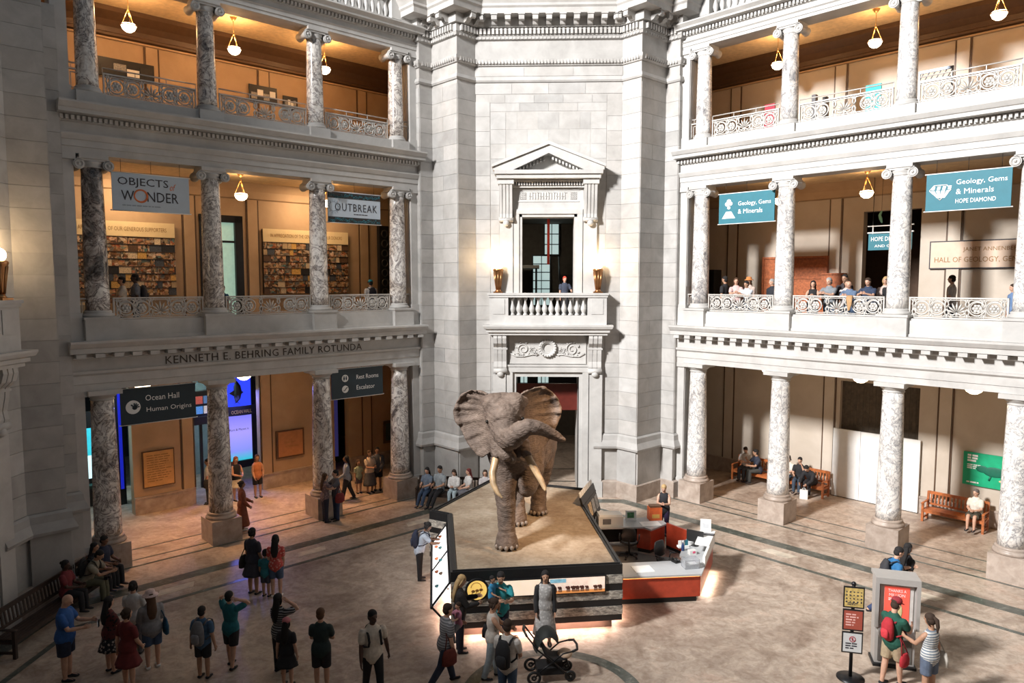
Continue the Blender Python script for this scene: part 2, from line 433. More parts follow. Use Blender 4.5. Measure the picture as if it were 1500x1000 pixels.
    def full(prof, name, mat=STONE):
        part(name, M().sweep(prof, P[5:] if half else P), mat, wall) if not half else part(name, M().sweep(prof, [(0, 13.0)]+P[5:]), mat, wall)
    if half: return wall
    full([(-.05, 15.5), (.05, 15.5), (.09, 15.56), (.06, 15.68), (-.05, 15.7)], 'string_course')
    full([(-.05, 16.08), (.06, 16.08), (.14, 16.2), (.16, 16.3), (-.05, 16.33)], 'egg_moulding')
    full([(-.05, 16.34), (.03, 16.34), (.03, 16.98), (.12, 17.0), (.16, 17.1), (-.05, 17.12)], 'frieze')
    full([(-.05, 17.12), (.14, 17.12), (.14, 17.38), (-.05, 17.38)], 'dentil_bed')
    full([(-.05, 17.4), (.26, 17.4), (.26, 17.72), (-.05, 17.72)], 'modillion_bed')
    full([(-.05, 17.72), (.72, 17.72), (.74, 17.9), (.8, 17.96), (.8, 18.04), (.92, 18.24), (.95, 18.34), (-.05, 18.36)], 'cornice')
    full([(-.05, 18.36), (.5, 18.36), (.42, 18.6), (.3, 18.75), (.3, 19.4), (-.05, 19.4)], 'attic_course')
    pts = P[5:] if half else P
    dent = M(); egg = M(); leaf = M()
    for a, b in zip(pts[:-1], pts[1:]):
        a = Vector(a); b = Vector(b); d = b-a; ln = d.length; d.normalize(); n = Vector((d.y, -d.x)); rz = math.atan2(d.y, d.x)
        def row(mm, step, sz, z, o):
            k = max(1, int(ln/step+.5))
            for i in range(k):
                c = a+d*(ln*(i+.5)/k)+n*o; st = len(mm.v); mm.bc((0, 0, 0), sz); mm.xf(Matrix.Translation((c.x, c.y, z)) @ Matrix.Rotation(rz, 4, 'Z'), st)
        row(dent, .15, (.085, .12, .2), 17.26, .18); row(egg, .12, (.07, .06, .13), 16.2, .13); row(leaf, .14, (.09, .05, .09), 17.05, .13)
        k = max(1, int(ln/.5+.5))
        for i in range(k):
            c = a+d*(ln*(i+.5)/k)+n*.45
            mo = M().xprism([(.2, .1), (-.22, .1), (-.25, .02), (-.24, -.06), (-.16, -.09), (-.1, -.03), (0., -.05), (.08, -.14), (.17, -.17), (.2, -.12)], -.1, .1)
            mo.box(-.125, .125, -.27, .2, .1, .135)
            o = part('modillion', mo, STONE, wall, (c.x, c.y, 17.585), rz)
    for nm, mm in (('dentil_row', dent), ('egg_row', egg), ('leaf_row', leaf)):
        part(nm, mm, STONE, wall, kind='stuff')
    return wall
def scroll_strip(m, x, z, R, y, flip=1):
    """one acanthus scroll: a spiral with curls"""
    pts = []
    for i in range(22):
        t = i/21; a = flip*(PI*.5+t*3.2*PI); r = R*(1-.78*t); pts.append((x+r*math.cos(a), y, z+r*math.sin(a)))
    m.tube(pts, [R*.13*(1-.4*i/21) for i in range(22)], 5)
    for k in range(7):
        a = k*2*PI/7+.3; p = Vector((x+R*.99*math.cos(a), y, z+R*.99*math.sin(a))); q = p+Vector((math.cos(a+flip*.9), 0, math.sin(a+flip*.9)))*R*.42
        m.tube([p, (p+q)/2+Vector((0, -.012, 0)), q], [R*.10, R*.13, R*.03], 5)
def doorcase(fr, tag, side):
    t = thing('doorway_surround', f'carved stone doorway surround with wreath frieze and scroll brackets under the {tag} balcony', 'doorway', (0, 13, 0), fr=fr)
    for s in (-1, 1):
        part('jamb', M().box(min(s*1.19, s*1.32), max(s*1.19, s*1.32), -.02, .6, 0, 4.78).box(min(s*1.32, s*1.55), max(s*1.32, s*1.55), -.12, .02, 0, 4.79), STONE2, t)
        pl = M().box(s*1.82-.24, s*1.82+.24, -.16, .02, .3, 4.7).box(s*1.82-.28, s*1.82+.28, -.2, .02, 0, .6)
        part('pilaster', pl, STONE2, t)
        # console: a long scroll bracket with flutes, volute on top and a small curl at the foot
        c = M()
        prof = [(-.02, 6.22), (-.5, 6.22), (-.52, 6.1), (-.46, 5.9), (-.3, 5.75), (-.27, 5.5), (-.2, 5.2), (-.24, 5.0), (-.2, 4.86), (-.1, 4.78), (-.02, 4.8)]
        for k in range(3): c.xprism(prof, s*1.78-.25+k*.17, s*1.78-.25+k*.17+.14)
        c.xprism([(a*.92, b) for a, b in prof], s*1.78-.24, s*1.78+.22)
        c.box(s*1.78-.28, s*1.78+.27, -.3, -.02, 5.66, 5.72)
        c.tube([(s*1.78-.26, -.18, 4.84), (s*1.78+.25, -.18, 4.84)], .1, 10); c.ball((s*1.78, -.2, 4.72), (.13, .1, .12))
        part('scroll_bracket', c, STONE2, t)
    part('lintel', M().box(-1.19, 1.19, -.02, .6, 4.6, 4.78).box(-1.55, 1.55, -.13, .02, 4.79, 5.0).box(-1.6, 1.6, -.16, .02, 5.0, 5.07), STONE2, t)
    fz = part('frieze_panel', M().box(-1.45, 1.45, -.05, .02, 5.1, 6.2), STONE2, t)
    m = M().torus((0, -.1, 5.7), .27, .07, 28, 8).torus((0, -.1, 5.7), .19, .02, 24, 6)
    for k in range(20):
        a = k*PI/10; m.ball((.3*math.cos(a), -.15, 5.7+.3*math.sin(a)), (.05, .04, .05), 6, 4)
    part('wreath', m, STONE2, t)
    for s in (-1, 1):
        m = M(); scroll_strip(m, s*.92, 5.66, .24, -.07, s); scroll_strip(m, s*.55, 5.58, .12, -.07, -s)
        m.tube([(s*1.4, -.07, 5.5), (s*1.2, -.07, 5.38), (s*.9, -.07, 5.38), (s*.6, -.07, 5.45), (s*.35, -.07, 5.45)], .03, 5)
        for k in range(6): m.ball((s*(.42+k*.17), -.07, 5.43+.03*(k % 2)), (.05, .03, .035), 6, 4)
        part('carved_scroll', m, STONE2, t)
def balcony(fr, tag):
    t = thing('balcony', f'stone balcony with turned balusters on the {tag} pier', 'balcony', (0, 0, 0), fr=fr)
    pth = [(-2.1, 13.0), (-2.1, 12.5), (2.1, 12.5), (2.1, 13.0)]
    pr = [(-.3, 6.22), (.1, 6.22), (.1, 6.3), (.18, 6.33), (.18, 6.42), (.26, 6.46), (.3, 6.55), (.3, 6.6), (-.3, 6.6)]
    part('balcony_slab', M().sweep(pr, [(-2.1, 13.3), (-2.1, 12.55), (2.1, 12.55), (2.1, 13.3)]).box(-1.9, 1.9, 12.6, 13.3, 6.25, 6.58), STONE2, t)
    part('base_course', M().box(-2.17, 2.17, 12.5, 12.86, 6.6, 6.95), STONE2, t)
    part('rail', M().box(-2.2, 2.2, 12.46, 12.9, 7.62, 7.7).box(-2.24, 2.24, 12.43, 12.93, 7.7, 7.78), STONE2, t)
    for s in (-1, 1):
        b = M().box(s*1.82-.35, s*1.82+.35, 12.5, 12.86, 6.95, 7.62)
        b.box(s*1.82-.22, s*1.82+.22, 12.48, 12.5, 7.0, 7.56).box(s*2.17-.18, s*2.17, 12.86, 13.0, 6.6, 7.7) if s > 0 else b.box(s*1.82-.22, s*1.82+.22, 12.48, 12.5, 7.0, 7.56).box(-2.17, -1.99, 12.86, 13.0, 6.6, 7.7)
        part('pedestal', b, STONE2, t)
    bm_ = M().lathe([(.085, 0), (.085, .05), (.05, .07), (.06, .1), (.1, .2), (.105, .26), (.08, .34), (.045, .46), (.04, .54), (.06, .57), (.085, .6), (.085, .67)], 10).mesh('baluster', STONE2)
    for i in range(12): part('baluster', bm_, None, t, (-1.32+i*.24, 12.68, 6.95))
def torch(fr, x, tag):
    t = thing('torch_lamp', f'bronze torch lamp with glowing globe standing at the {tag}', 'lamp', (x, 12.68, 7.78), fr=fr)
    part('base', M().box(-.17, .17, -.17, .17, 0, .05).lathe([(.14, .05), (.1, .1), (.09, .14)], 12), BRONZE, t)
    m = M().lathe([(.075, .14), (.09, .2), (.12, .45), (.16, .75), (.19, .82), (.2, .86), (.17, .9)], 14)
    for k in range(8):
        a = k*PI/4; m.tube([(.08*math.cos(a), .08*math.sin(a), .14), (.165*math.cos(a), .165*math.sin(a), .78)], .022, 5)
    part('tapered_bowl', m, BRONZE, t)
    part('globe', M().ball((0, 0, 1.03), .16, 16, 10), GLOWW, t)
    p = RZ(fr) @ Vector((x, 12.62, 8.98)); bulb('torch_light', p, 80, (1, .68, .36), .16)
def windowcase(fr, tag):
    t = thing('window_surround', f'pedimented stone window surround above the {tag} balcony', 'window surround', (0, 13, 0), fr=fr)
    for s in (-1, 1):
        part('jamb', M().box(min(s*.97, s*1.08), max(s*.97, s*1.08), -.05, .7, 6.9, 10.7).box(min(s*1.08, s*1.28), max(s*1.08, s*1.28), -.1, .02, 6.9, 10.71), STONE2, t)
        part('pilaster', M().box(s*1.56-.25, s*1.56+.25, -.12, .02, 6.9, 11.2), STONE2, t)
        c = M(); prof = [(-.02, 11.92), (-.48, 11.92), (-.48, 11.75), (-.42, 11.5), (-.32, 10.95), (-.28, 10.7), (-.3, 10.55), (-.22, 10.46), (-.02, 10.46)]
        for k in range(4): c.xprism(prof, s*1.56-.24+k*.125, s*1.56-.24+k*.125+.095)
        c.xprism([(a*.9, b) for a, b in prof], s*1.56-.22, s*1.56+.22); c.box(s*1.56-.29, s*1.56+.29, -.52, 0, 11.76, 11.95)
        c.tube([(s*1.56-.27, -.2, 10.5), (s*1.56+.27, -.2, 10.5)], .09, 10); c.ball((s*1.56, -.22, 10.36), (.12, .1, .12))
        part('scroll_bracket', c, STONE2, t)
    part('lintel', M().box(-1.08, 1.08, -.05, .7, 10.6, 10.7).box(-1.28, 1.28, -.11, .02, 10.71, 10.88).box(-1.31, 1.31, -.06, .02, 10.88, 11.66), STONE2, t)
    m = M()                                                           # fretwork inscription band
    for k in range(2): m.box(-1.15, 1.15, -.085, -.05, 11.15+k*.42, 11.19+k*.42)
    for x0 in (-1.05, .83):
        for i in range(4):
            m.box(x0+i*.065, x0+.02+i*.065, -.085, -.05, 11.25, 11.5); m.box(x0, x0+.22, -.085, -.05, 11.25+i*.077, 11.27+i*.077)
    x = -.7
    for i in range(14):
        m.box(x, x+.025, -.085, -.05, 11.25, 11.5)
        if i % 3 != 2: m.box(x, x+.09, -.085, -.05, 11.25+(.23 if i % 2 else .1), 11.27+(.23 if i % 2 else .1))
        x += .1
    part('fret_band', m, STONE2, t)
    d = M()
    for i in range(27): d.box(-1.3+i*.097, -1.3+i*.097+.055, -.3, 0, 11.74, 11.86)
    d.box(-1.32, 1.32, -.22, 0, 11.66, 11.74).box(-1.32, 1.32, -.34, 0, 11.86, 11.93); part('dentil_row', d, STONE2, t, kind='stuff')
    part('pediment_base', M().box(-1.9, 1.9, -.62, .02, 11.95, 12.1).box(-1.97, 1.97, -.7, .02, 12.1, 12.24), STONE2, t)
    part('tympanum', M().yprism([(-1.4, 12.24), (1.4, 12.24), (0, 12.86)], -.14, .02), STONE2, t)
    for s in (-1, 1):
        part('raking_cornice', M().yprism([(s*2.02, 12.24), (s*2.02, 12.4), (0, 13.2), (0, 12.84), (s*1.3, 12.24)], -.66, .02).yprism([(s*2.06, 12.34), (s*2.06, 12.44), (0, 13.26), (0, 13.14)], -.74, .02), STONE2, t)
        dd = M()
        for i in range(9):
            u = .12+i*.125; dd.yprism([(s*u, 12.8-u*.44), (s*(u+.07), 12.77-u*.44), (s*(u+.07), 12.67-u*.44), (s*u, 12.7-u*.44)], -.45, -.1)
        part('dentil_row', dd, STONE2, t, kind='stuff')
def window_room(fr, tag):
    """dim stair hall beyond the window and the door"""
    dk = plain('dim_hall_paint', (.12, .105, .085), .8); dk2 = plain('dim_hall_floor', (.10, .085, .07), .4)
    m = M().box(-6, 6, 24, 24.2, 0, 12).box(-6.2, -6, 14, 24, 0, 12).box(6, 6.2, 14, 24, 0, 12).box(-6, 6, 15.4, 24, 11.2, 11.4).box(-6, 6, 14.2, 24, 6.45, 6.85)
    for s in (-1, 1): m.box(min(s*1.3, s*6), max(s*1.3, s*6), 15.4, 15.5, 0, 12)
    m.box(-1.3, 1.3, 15.3, 15.4, 10.8, 12)
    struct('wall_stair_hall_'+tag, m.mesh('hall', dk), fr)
# ------------------------------------------------------------------ galleries
PRO1 = [(13.5, 5.17), (12.74, 5.17), (12.74, 5.36), (12.71, 5.37), (12.71, 5.6), (12.64, 5.66), (12.64, 5.73), (12.74, 5.73), (12.74, 6.06), (12.66, 6.1), (12.66, 6.22), (12.38, 6.24), (12.38, 6.38), (12.34, 6.4), (12.26, 6.52), (12.26, 6.58), (13.5, 6.58)]
PRO2 = [(13.5, 11.66), (12.74, 11.66), (12.74, 11.84), (12.71, 11.85), (12.71, 12.02), (12.68, 12.03), (12.62, 12.16), (12.62, 12.2), (12.74, 12.2), (12.74, 12.47), (12.66, 12.5), (12.66, 12.66), (12.34, 12.68), (12.34, 12.78), (12.3, 12.8), (12.22, 12.92), (12.22, 12.97), (13.5, 12.97)]
PRO3 = [(13.5, 16.6), (12.74, 16.6), (12.74, 16.7), (12.71, 16.71), (12.71, 16.82), (12.66, 16.86), (12.74, 16.88), (12.74, 17.04), (12.66, 17.06), (12.66, 17.2), (12.36, 17.22), (12.36, 17.28), (12.24, 17.38), (12.24, 17.42), (13.5, 17.42)]
def holed(m, x0, x1, y0, y1, z0, z1, holes):
    xs = sorted({x0, x1}|{h[0] for h in holes}|{h[1] for h in holes}); zs = sorted({z0, z1}|{h[2] for h in holes}|{h[3] for h in holes})
    for a, b in zip(xs[:-1], xs[1:]):
        run = None
        for c, d in zip(zs[:-1], zs[1:]):
            inside = any(h[0] <= (a+b)/2 <= h[1] and h[2] <= (c+d)/2 <= h[3] for h in holes)
            if inside:
                if run: m.box(a, b, y0, y1, *run); run = None
            else: run = (run[0], d) if run else (c, d)
        if run: m.box(a, b, y0, y1, *run)
    return m
def gallery(fr, side, holes, gname):
    WM = OCHRE if side == 'northwest' else OCHRE_LIT
    bw = struct('wall_'+side, holed(M(), -9, 9, 17.4, 17.75, 0, 17.2, holes).mesh('wall', WM), fr)
    part('end_wall', M().box(-9.2, -9, 13.2, 17.6, 0, 17.2), OCHRE, bw); part('end_wall', M().box(9, 9.2, 13.2, 17.6, 0, 17.2), OCHRE, bw)
    for s in (-1, 1):      # the short walls that close the gallery behind each pier
        part('return_wall', M().box(min(s*6.05, s*9), max(s*6.05, s*9), 13.2, 13.5, 0, 17.2), OCHRE, bw)
    en = struct('trim_first_'+side, M().xprism(PRO1, -5.9, 5.9).mesh('entablature', STONE2), fr)
    mu = M().box(-.12, .12, -.15, .15, -.055, .055).mesh('mutule', STONE2)
    for i in range(25): part('mutule', mu, None, en, (-5.64+i*.47, 12.54, 6.17))
    part('end_pilaster_strip', M().box(-5.9, -5.5, 12.72, 13.3, 6.58, 7.22).box(5.5, 5.9, 12.72, 13.3, 6.58, 7.22), STONE2, en)
    for k, (pr, z, nm) in enumerate(((PRO2, 12.58, 'second'), (PRO3, 17.13, 'third'))):
        e2 = struct(f'trim_{nm}_{side}', M().xprism(pr, -5.9, 5.9).mesh('entablature', STONE2), fr)
        d = M()
        for i in range(88): d.box(-5.83+i*.1325, -5.83+i*.1325+.075, 12.56, 12.68, z-.055, z+.055)
        part('dentil_row', d, STONE2, e2, kind='stuff')
    # slabs and ceilings
    struct('ceiling_ground_'+side, M().box(-9, 9, 13.4, 17.4, 5.2, 5.4).mesh('c', CEIL), fr)
    struct('floor_second_'+side, M().box(-9, 9, 13.3, 17.4, 6.4, 6.6).mesh('c', FLOOR), fr)
    struct('ceiling_second_'+side, M().box(-9, 9, 13.4, 17.4, 11.9, 12.1).mesh('c', CEIL), fr)
    struct('floor_third_'+side, M().box(-9, 9, 13.3, 17.4, 12.6, 12.8).mesh('c', FLOOR), fr)
    struct('ceiling_third_'+side, M().box(-9, 9, 13.2, 17.7, 17.15, 17.35).mesh('c', CEIL), fr)
    # parapets under the railings
    for z0, z1 in ((6.58, 7.12), (12.95, 13.34)):
        pa = struct('trim_parapet_'+side, M().box(-5.9, 5.9, 12.74, 13.3, z0, z1).box(-5.9, 5.9, 12.7, 12.74, z0, z0+.08).mesh('parapet', STONE2), fr)
    # wall trim
    for z0, z1, m in ((0, .55, STONED), (.55, .62, STONED)):
        for a, b in {'northwest': ((-3.14, -1.06), (1.5, 4.7), (5.45, 9)), 'northeast': ((-9, -1.75), (1.3, 9))}[side]:
            part('baseboard', M().box(a, b, 17.3 if z0 else 17.33, 17.4, z0, z1), m, bw)
    part('cove_moulding', M().xprism([(17.4, 16.3), (17.3, 16.34), (17.3, 16.42), (17.36, 16.46), (17.34, 16.62), (17.2, 16.8), (16.9, 17.0), (16.9, 17.15), (17.4, 17.15)], -9, 9), MOULD, bw)
    part('picture_rail', M().box(-9, 9, 17.33, 17.4, 16.22, 16.28), OCHRE, bw)
    part('cove_moulding', M().xprism([(17.4, 11.3), (17.3, 11.34), (17.25, 11.6), (17.1, 11.9), (17.4, 11.9)], -9, 9), OCHRE, bw)
    for s in (-1, 1):
        part('cove_moulding', M().box(min(s*9, s*8.6), max(s*9, s*8.6), 13.3, 17.3, 16.6, 17.1), MOULD, bw)
    for zz0, zz1 in ((.62, 5.2), (6.6, 11.3), (12.8, 16.2)):
        for x in (-6.3, -2.0, 2.0, 6.3):
            if side == 'northwest' and abs(x) == 2.0 and zz0 < 1: x = -1.28 if x < 0 else 1.72
            if side == 'northwest' and abs(x) == 2.0 and 6 < zz0 < 8: x = -.95 if x < 0 else 1.4
            part('pilaster', M().box(x-.19, x+.19, 17.34, 17.4, zz0, zz1), WM, bw)
            part('pilaster_fillet', M().box(x-.25, x-.21, 17.365, 17.4, zz0, zz1).box(x+.21, x+.25, 17.365, 17.4, zz0, zz1), MOULD, bw)
    # half pilasters that close the colonnade at each end, on all three storeys
    for z0, z1, cap in ((0, 5.17, .2), (7.22, 11.66, .2), (13.34, 16.6, .2)):
        for s in (-1, 1):
            p = M().box(s*5.71-.19, s*5.71+.19, 12.78, 13.3, z0, z1).box(s*5.71-.24, s*5.71+.24, 12.72, 13.34, z1-.16, z1).box(s*5.71-.22, s*5.71+.22, 12.74, 13.34, z0, z0+.75 if z0 == 0 else z0+.12)
            for k in range(5): p.box(s*5.71-s*.19-.012, s*5.71-s*.19+.012, 12.83+k*.09, 12.87+k*.09, z0+.8, z1-.2)
            o = struct('trim_antae_'+side, p.mesh('antae', STONE2), fr)
            o['kind'] = 'structure'
    # upper balustrade
    ub = thing('upper_balustrade', f'stone baluster parapet above the third storey of the {gname} gallery', 'balustrade', (0, 0, 0), fr=fr)
    part('plinth', M().box(-5.9, 5.9, 12.7, 13.2, 17.42, 17.62), STONE2, ub); part('rail', M().box(-5.9, 5.9, 12.66, 13.2, 18.34, 18.5), STONE2, ub)
    bm_ = M().lathe([(.09, 0), (.09, .06), (.05, .09), (.1, .24), (.1, .3), (.05, .5), (.05, .58), (.09, .66), (.09, .73)], 8).mesh('baluster', STONE2)
    for x0 in (-5.04, -1.8, 1.8, 5.04):
        part('pedestal', M().box(x0-.32, x0+.32, 12.68, 13.2, 17.62, 18.34), STONE2, ub)
    for a, b in ((-5.75, -5.4), (-4.6, -2.2), (-1.4, 1.4), (2.2, 4.6), (5.4, 5.75)):
        k = max(1, int((b-a)/.24))
        for i in range(k+1): part('baluster', bm_, None, ub, (a+(b-a)*i/k if k else a, 12.92, 17.61))
    # clerestory wall behind the balustrade
    struct('wall_clerestory_'+side, M().box(-9, 9, 15.2, 15.5, 17.35, 22).mesh('w', STONE2), fr)
    return bw
ORD = ['nearest the camera', 'second from the camera', 'third from the camera', 'beside the central pier']
def column(fr, lv, ci, gname, meshes):
    xs = [-5.04, -1.8, 1.8, 5.04] if fr > 0 else [5.04, 1.8, -1.8, -5.04]
    nm = ('ground-floor', 'second-storey', 'third-storey')[lv]
    t = thing('marble_column', f'veined marble {nm} column of the {gname} gallery, {ORD[ci]}', 'column', (xs[ci], 13, (0, 6.58, 12.95)[lv]), fr=fr)
    made = {}; alt = {'right': MARBLE_PALE}.get(gname, MARBLE_DARK if (lv == 1 and ci == 0) else None)
    for n, me in meshes[lv]: 
        made[n] = part(n, me, None, made['capital'] if n == 'volute' else t)
        if n == 'shaft' and alt: made[n].material_slots[0].link = 'OBJECT'; made[n].material_slots[0].material = alt
    t['kind'] = 'thing'
def column_meshes():
    out = []
    pl0 = M().box(-.47, .47, -.47, .47, 0, .735)
    def shaft(h, r0, r1):
        pr = []
        for i in range(13):
            u = i/12; r = r0+(r1-r0)*(u**1.6); pr.append((r, h*u))
        return pr
    z0 = .735
    base = M().lathe([(.46, 0), (.47, .05), (.45, .1), (.4, .12), (.42, .15), (.41, .19), (.37, .21)], 24, (0, 0, z0))
    sh = M().lathe(shaft(5.17-.27-z0-.2, .36, .29), 24, (0, 0, z0+.2))
    cap = M().lathe([(.3, 4.86), (.32, 4.88), (.3, 4.9), (.3, 4.93), (.33, 4.95), (.4, 5.02), (.41, 5.04)], 24).box(-.43, .43, -.43, .43, 5.04, 5.17)
    out.append([('pedestal', pl0.mesh('pedestal', STONED)), ('base', base.mesh('base', STONED)), ('shaft', sh.mesh('shaft', MARBLE)), ('capital', cap.mesh('capital', STONE2))])
    for lv, (zb, top, r0, r1, hp) in enumerate(((6.58, 11.66, .31, .262, .64), (12.95, 16.6, .28, .238, .39))):
        H = top-zb
        pl = M().box(-.42, .42, -.42, .4, 0, hp-.07).box(-.45, .45, -.45, .43, hp-.07, hp) if lv == 0 else M().box(-.36, .36, -.36, .36, 0, hp)
        ba = M().lathe([(r0*1.3, 0), (r0*1.32, .05), (r0*1.25, .09), (r0*1.1, .11), (r0*1.16, .14), (r0*1.05, .18)], 24, (0, 0, hp))
        sh = M().lathe(shaft(H-hp-.17-.3, r0, r1), 24, (0, 0, hp+.17))
        ca = M().lathe([(r1, H-.34), (r1*1.12, H-.31), (r1, H-.29), (r1*1.2, H-.22), (r1*1.2, H-.16)], 20).box(-.36, .36, -.33, .33, H-.11, H).box(-.4, .4, -.3, .3, H-.17, H-.1)
        vo = []
        for s in (-1, 1):
            v = M().tube([(s*.36, -.3, H-.27), (s*.36, -.1, H-.27), (s*.36, .1, H-.27), (s*.36, .3, H-.27)], [.145, .105, .105, .145], 14)
            for yy in (-.305, .305): v.torus((s*.36, yy, H-.27), .1, .022, 14, 5).ball((s*.36, yy, H-.27), .04, 8, 6)
            vo.append(('volute', v.mesh('volute', STONE2)))
        out.append([('pedestal', pl.mesh('pedestal', STONE2)), ('base', ba.mesh('base', STONE2)), ('shaft', sh.mesh('shaft', MARBLE)), ('capital', ca.mesh('capital', STONE2))]+vo)
    return out
def railing_meshes():
    """bays: middle, end, stub; second storey (high relief panel) and third storey (with handrail)"""
    r = M(); R = .2
    r.torus((0, 0, 0), R, .024, 20, 5); r.tube([(R*(1-.8*i/23)*math.cos(i*.55), 0, R*(1-.8*i/23)*math.sin(i*.55)) for i in range(24)], [.02-.008*i/23 for i in range(24)], 5)
    for k in range(6):
        a = k*PI/3; r.ball((R*.42*math.cos(a), 0, R*.42*math.sin(a)), (.05, .022, .05), 6, 4)
    r.ball((0, -.01, 0), (.05, .035, .05), 8, 5)
    ro = r.mesh('scroll_roundel', IRON)
    q = M()
    for sx in (-1, 1):
        for sz in (-1, 1):
            q.tube([(0, 0, sz*.02), (sx*.05, 0, sz*.1), (sx*.03, 0, sz*.19), (sx*.1, 0, sz*.25), (sx*.13, 0, sz*.21)], [.03, .028, .022, .018, .01], 5)
    for sz in (-1, 1): q.ball((0, 0, sz*.22), (.03, .02, .06), 6, 4)
    lf = q.mesh('leaf_scroll', IRON)
    u = M()
    for k in range(7):
        a = PI/2+(k-3)*.42; d = Vector((math.cos(a), 0, math.sin(a))); p = Vector((0, 0, -.14))
        u.tube([p+d*.05, p+d*.2+Vector((0, -.015, 0)), p+d*(.33-.02*abs(k-3))], [.014, .034, .01], 5)
    for s in (-1, 1): u.tube([(s*.02, 0, -.14), (s*.1, 0, -.2), (s*.2, 0, -.16), (s*.17, 0, -.09), (s*.11, 0, -.11)], [.03, .026, .022, .018, .012], 5)
    u.ball((0, 0, -.17), (.05, .025, .06), 8, 5)
    ur = u.mesh('central_leaf', IRON)
    return ro, lf, ur
def railing(fr, lv, bay, gname, ms):
    a, b = {'m': (-1.45, 1.45), 'l': (-4.66, -2.14), 'r': (2.14, 4.66), 'sl': (-5.52, -5.38), 'sr': (5.38, 5.52)}[bay]
    near = (bay in ('l', 'sl')) if fr > 0 else (bay in ('r', 'sr'))
    st = bay[0] == 's'
    pos = 'middle bay' if bay == 'm' else (('bay nearest the camera' if near else 'bay beside the central pier') if not st else ('stub by the near pier' if near else 'stub by the central pier'))
    nm = ('second-storey', 'third-storey')[lv]; z0 = (7.13, 13.35)[lv]; H = .62
    t = thing('scroll_railing', f'openwork scroll railing on the {nm} {gname} gallery, {pos}', 'railing', ((a+b)/2, 12.98, z0), fr=fr)
    w = b-a; hw = w/2
    if st:
        w = .36; hw = .18; t.location = RZ(fr) @ Vector(((-5.36 if a < 0 else 5.36), 12.98, z0))
    f = M()
    for x in (-hw, hw-.04): f.box(x, x+.04, -.035, .035, 0, H)
    f.box(-hw, hw, -.035, .035, 0, .04).box(-hw, hw, -.045, .045, H-.04, H)
    if not st: f.box(-hw+.09, -hw+.11, -.02, .02, 0, H).box(hw-.11, hw-.09, -.02, .02, 0, H).box(-hw+.1, hw-.1, -.02, .02, .065, .085).box(-hw+.1, hw-.1, -.02, .02, H-.085, H-.065)
    else: f.box(-.09, -.07, -.02, .02, .1, H-.1).box(.07, .09, -.02, .02, .1, H-.1).box(-.09, .09, -.02, .02, .1, .12).box(-.09, .09, -.02, .02, H-.12, H-.1)
    part('frame', f, IRON, t)
    if lv == 1:
        h = M().tube([(-hw, 0, H+.14), (hw, 0, H+.14)], .02, 6)
        for i in range(4): h.box(-hw+i*w/3-.008, -hw+i*w/3+.008, -.01, .01, H, H+.14)
        part('handrail', h, IRON, t)
    if not st:
        ro, lf, ur = ms
        n = 4; c = H/2
        xs = [-hw+.34, -hw+.76, hw-.76, hw-.34]
        for x in xs: part('scroll_roundel', ro, None, t, (x, 0, c))
        part('central_leaf', ur, None, t, (0, 0, c))
        for x in (-hw+.14, -hw+.59, hw-.59, hw-.14, -.3 if hw > 1.3 else -.26, .3 if hw > 1.3 else .26): part('leaf_scroll', lf, None, t, (x, 0, c))
def pendant(fr, x, y, zb, zc, label, power=60):
    t = thing('pendant_lamp', label, 'lamp', (x, y, zb), fr=fr)
    part('bowl', M().lathe([(.0, -.17), (.09, -.16), (.17, -.1), (.215, 0), (.22, .04), (.19, .07), (.1, .09)], 16), GLOWW, t)
    part('rim', M().torus((0, 0, .02), .225, .016, 20, 5, 'z'), GOLDCH, t)
    for k in range(3):
        a = k*2*PI/3+.5; part('chain', M().tube([(.21*math.cos(a), .21*math.sin(a), .04), (.02*math.cos(a), .02*math.sin(a), .5)], .012, 5), GOLDCH, t)
    part('rod', M().tube([(0, 0, .48), (0, 0, zc-zb-.06)], .01, 5).ball((0, 0, .5), .035, 8, 6), GOLDCH, t)
    part('ceiling_rose', M().lathe([(.03, -.12), (.06, -.1), (.1, -.04), (.12, -.005)], 12, (0, 0, zc-zb)), GOLDCH, t)
    p = RZ(fr) @ Vector((x, y, zb+.38)); bulb('pendant_light', p, power, (1, .54, .22), .16)
def flush(fr, x, y, label, power=40):
    t = thing('ceiling_bowl_lamp', label, 'lamp', (x, y, 5.2), fr=fr)
    part('collar', M().lathe([(.16, -.21), (.17, -.17), (.1, -.12), (.1, -.04), (.14, 0)], 14), GOLDCH, t)
    part('bowl', M().lathe([(0, -.45), (.1, -.435), (.21, -.36), (.27, -.25), (.27, -.2), (.15, -.19)], 16), GLOWW, t)
    p = RZ(fr) @ Vector((x, y-.3, 4.6)); spot('bowl_light', p, RZ(fr) @ Vector((x, y-.5, 0)), power*8, (1, .50, .20), 100, 1., .2)
# ------------------------------------------------------------------ raise the building
pier(0, 'north'); pier(90, 'west', True)
window_room(0, 'north')
HL = [(-5.7, -3.14, 0, 4.6), (-1.06, 1.5, 0, 4.55), (4.72, 5.42, 0, 4.4), (-.58, .99, 6.6, 10.66)]
HR = [(-1.6, 1.17, 0, 4.45), (-1.0, .95, 6.6, 10.75)]
gallery(45, 'northwest', HL, 'left'); gallery(-45, 'northeast', HR, 'right')
CM = column_meshes()
for fr, g in ((45, 'left'), (-45, 'right')):
    for lv in range(3):
        for ci in range(4):
            if fr < 0 and lv and ci == 0 and lv == 2: continue
            column(fr, lv, ci, g, CM)
RM = railing_meshes()
for fr, g in ((45, 'left'), (-45, 'right')):
    for lv in (0, 1):
        for bay in ('m', 'l', 'r', 'sl', 'sr'):
            if fr < 0 and bay == 'sr': continue
            railing(fr, lv, bay, g, RM)
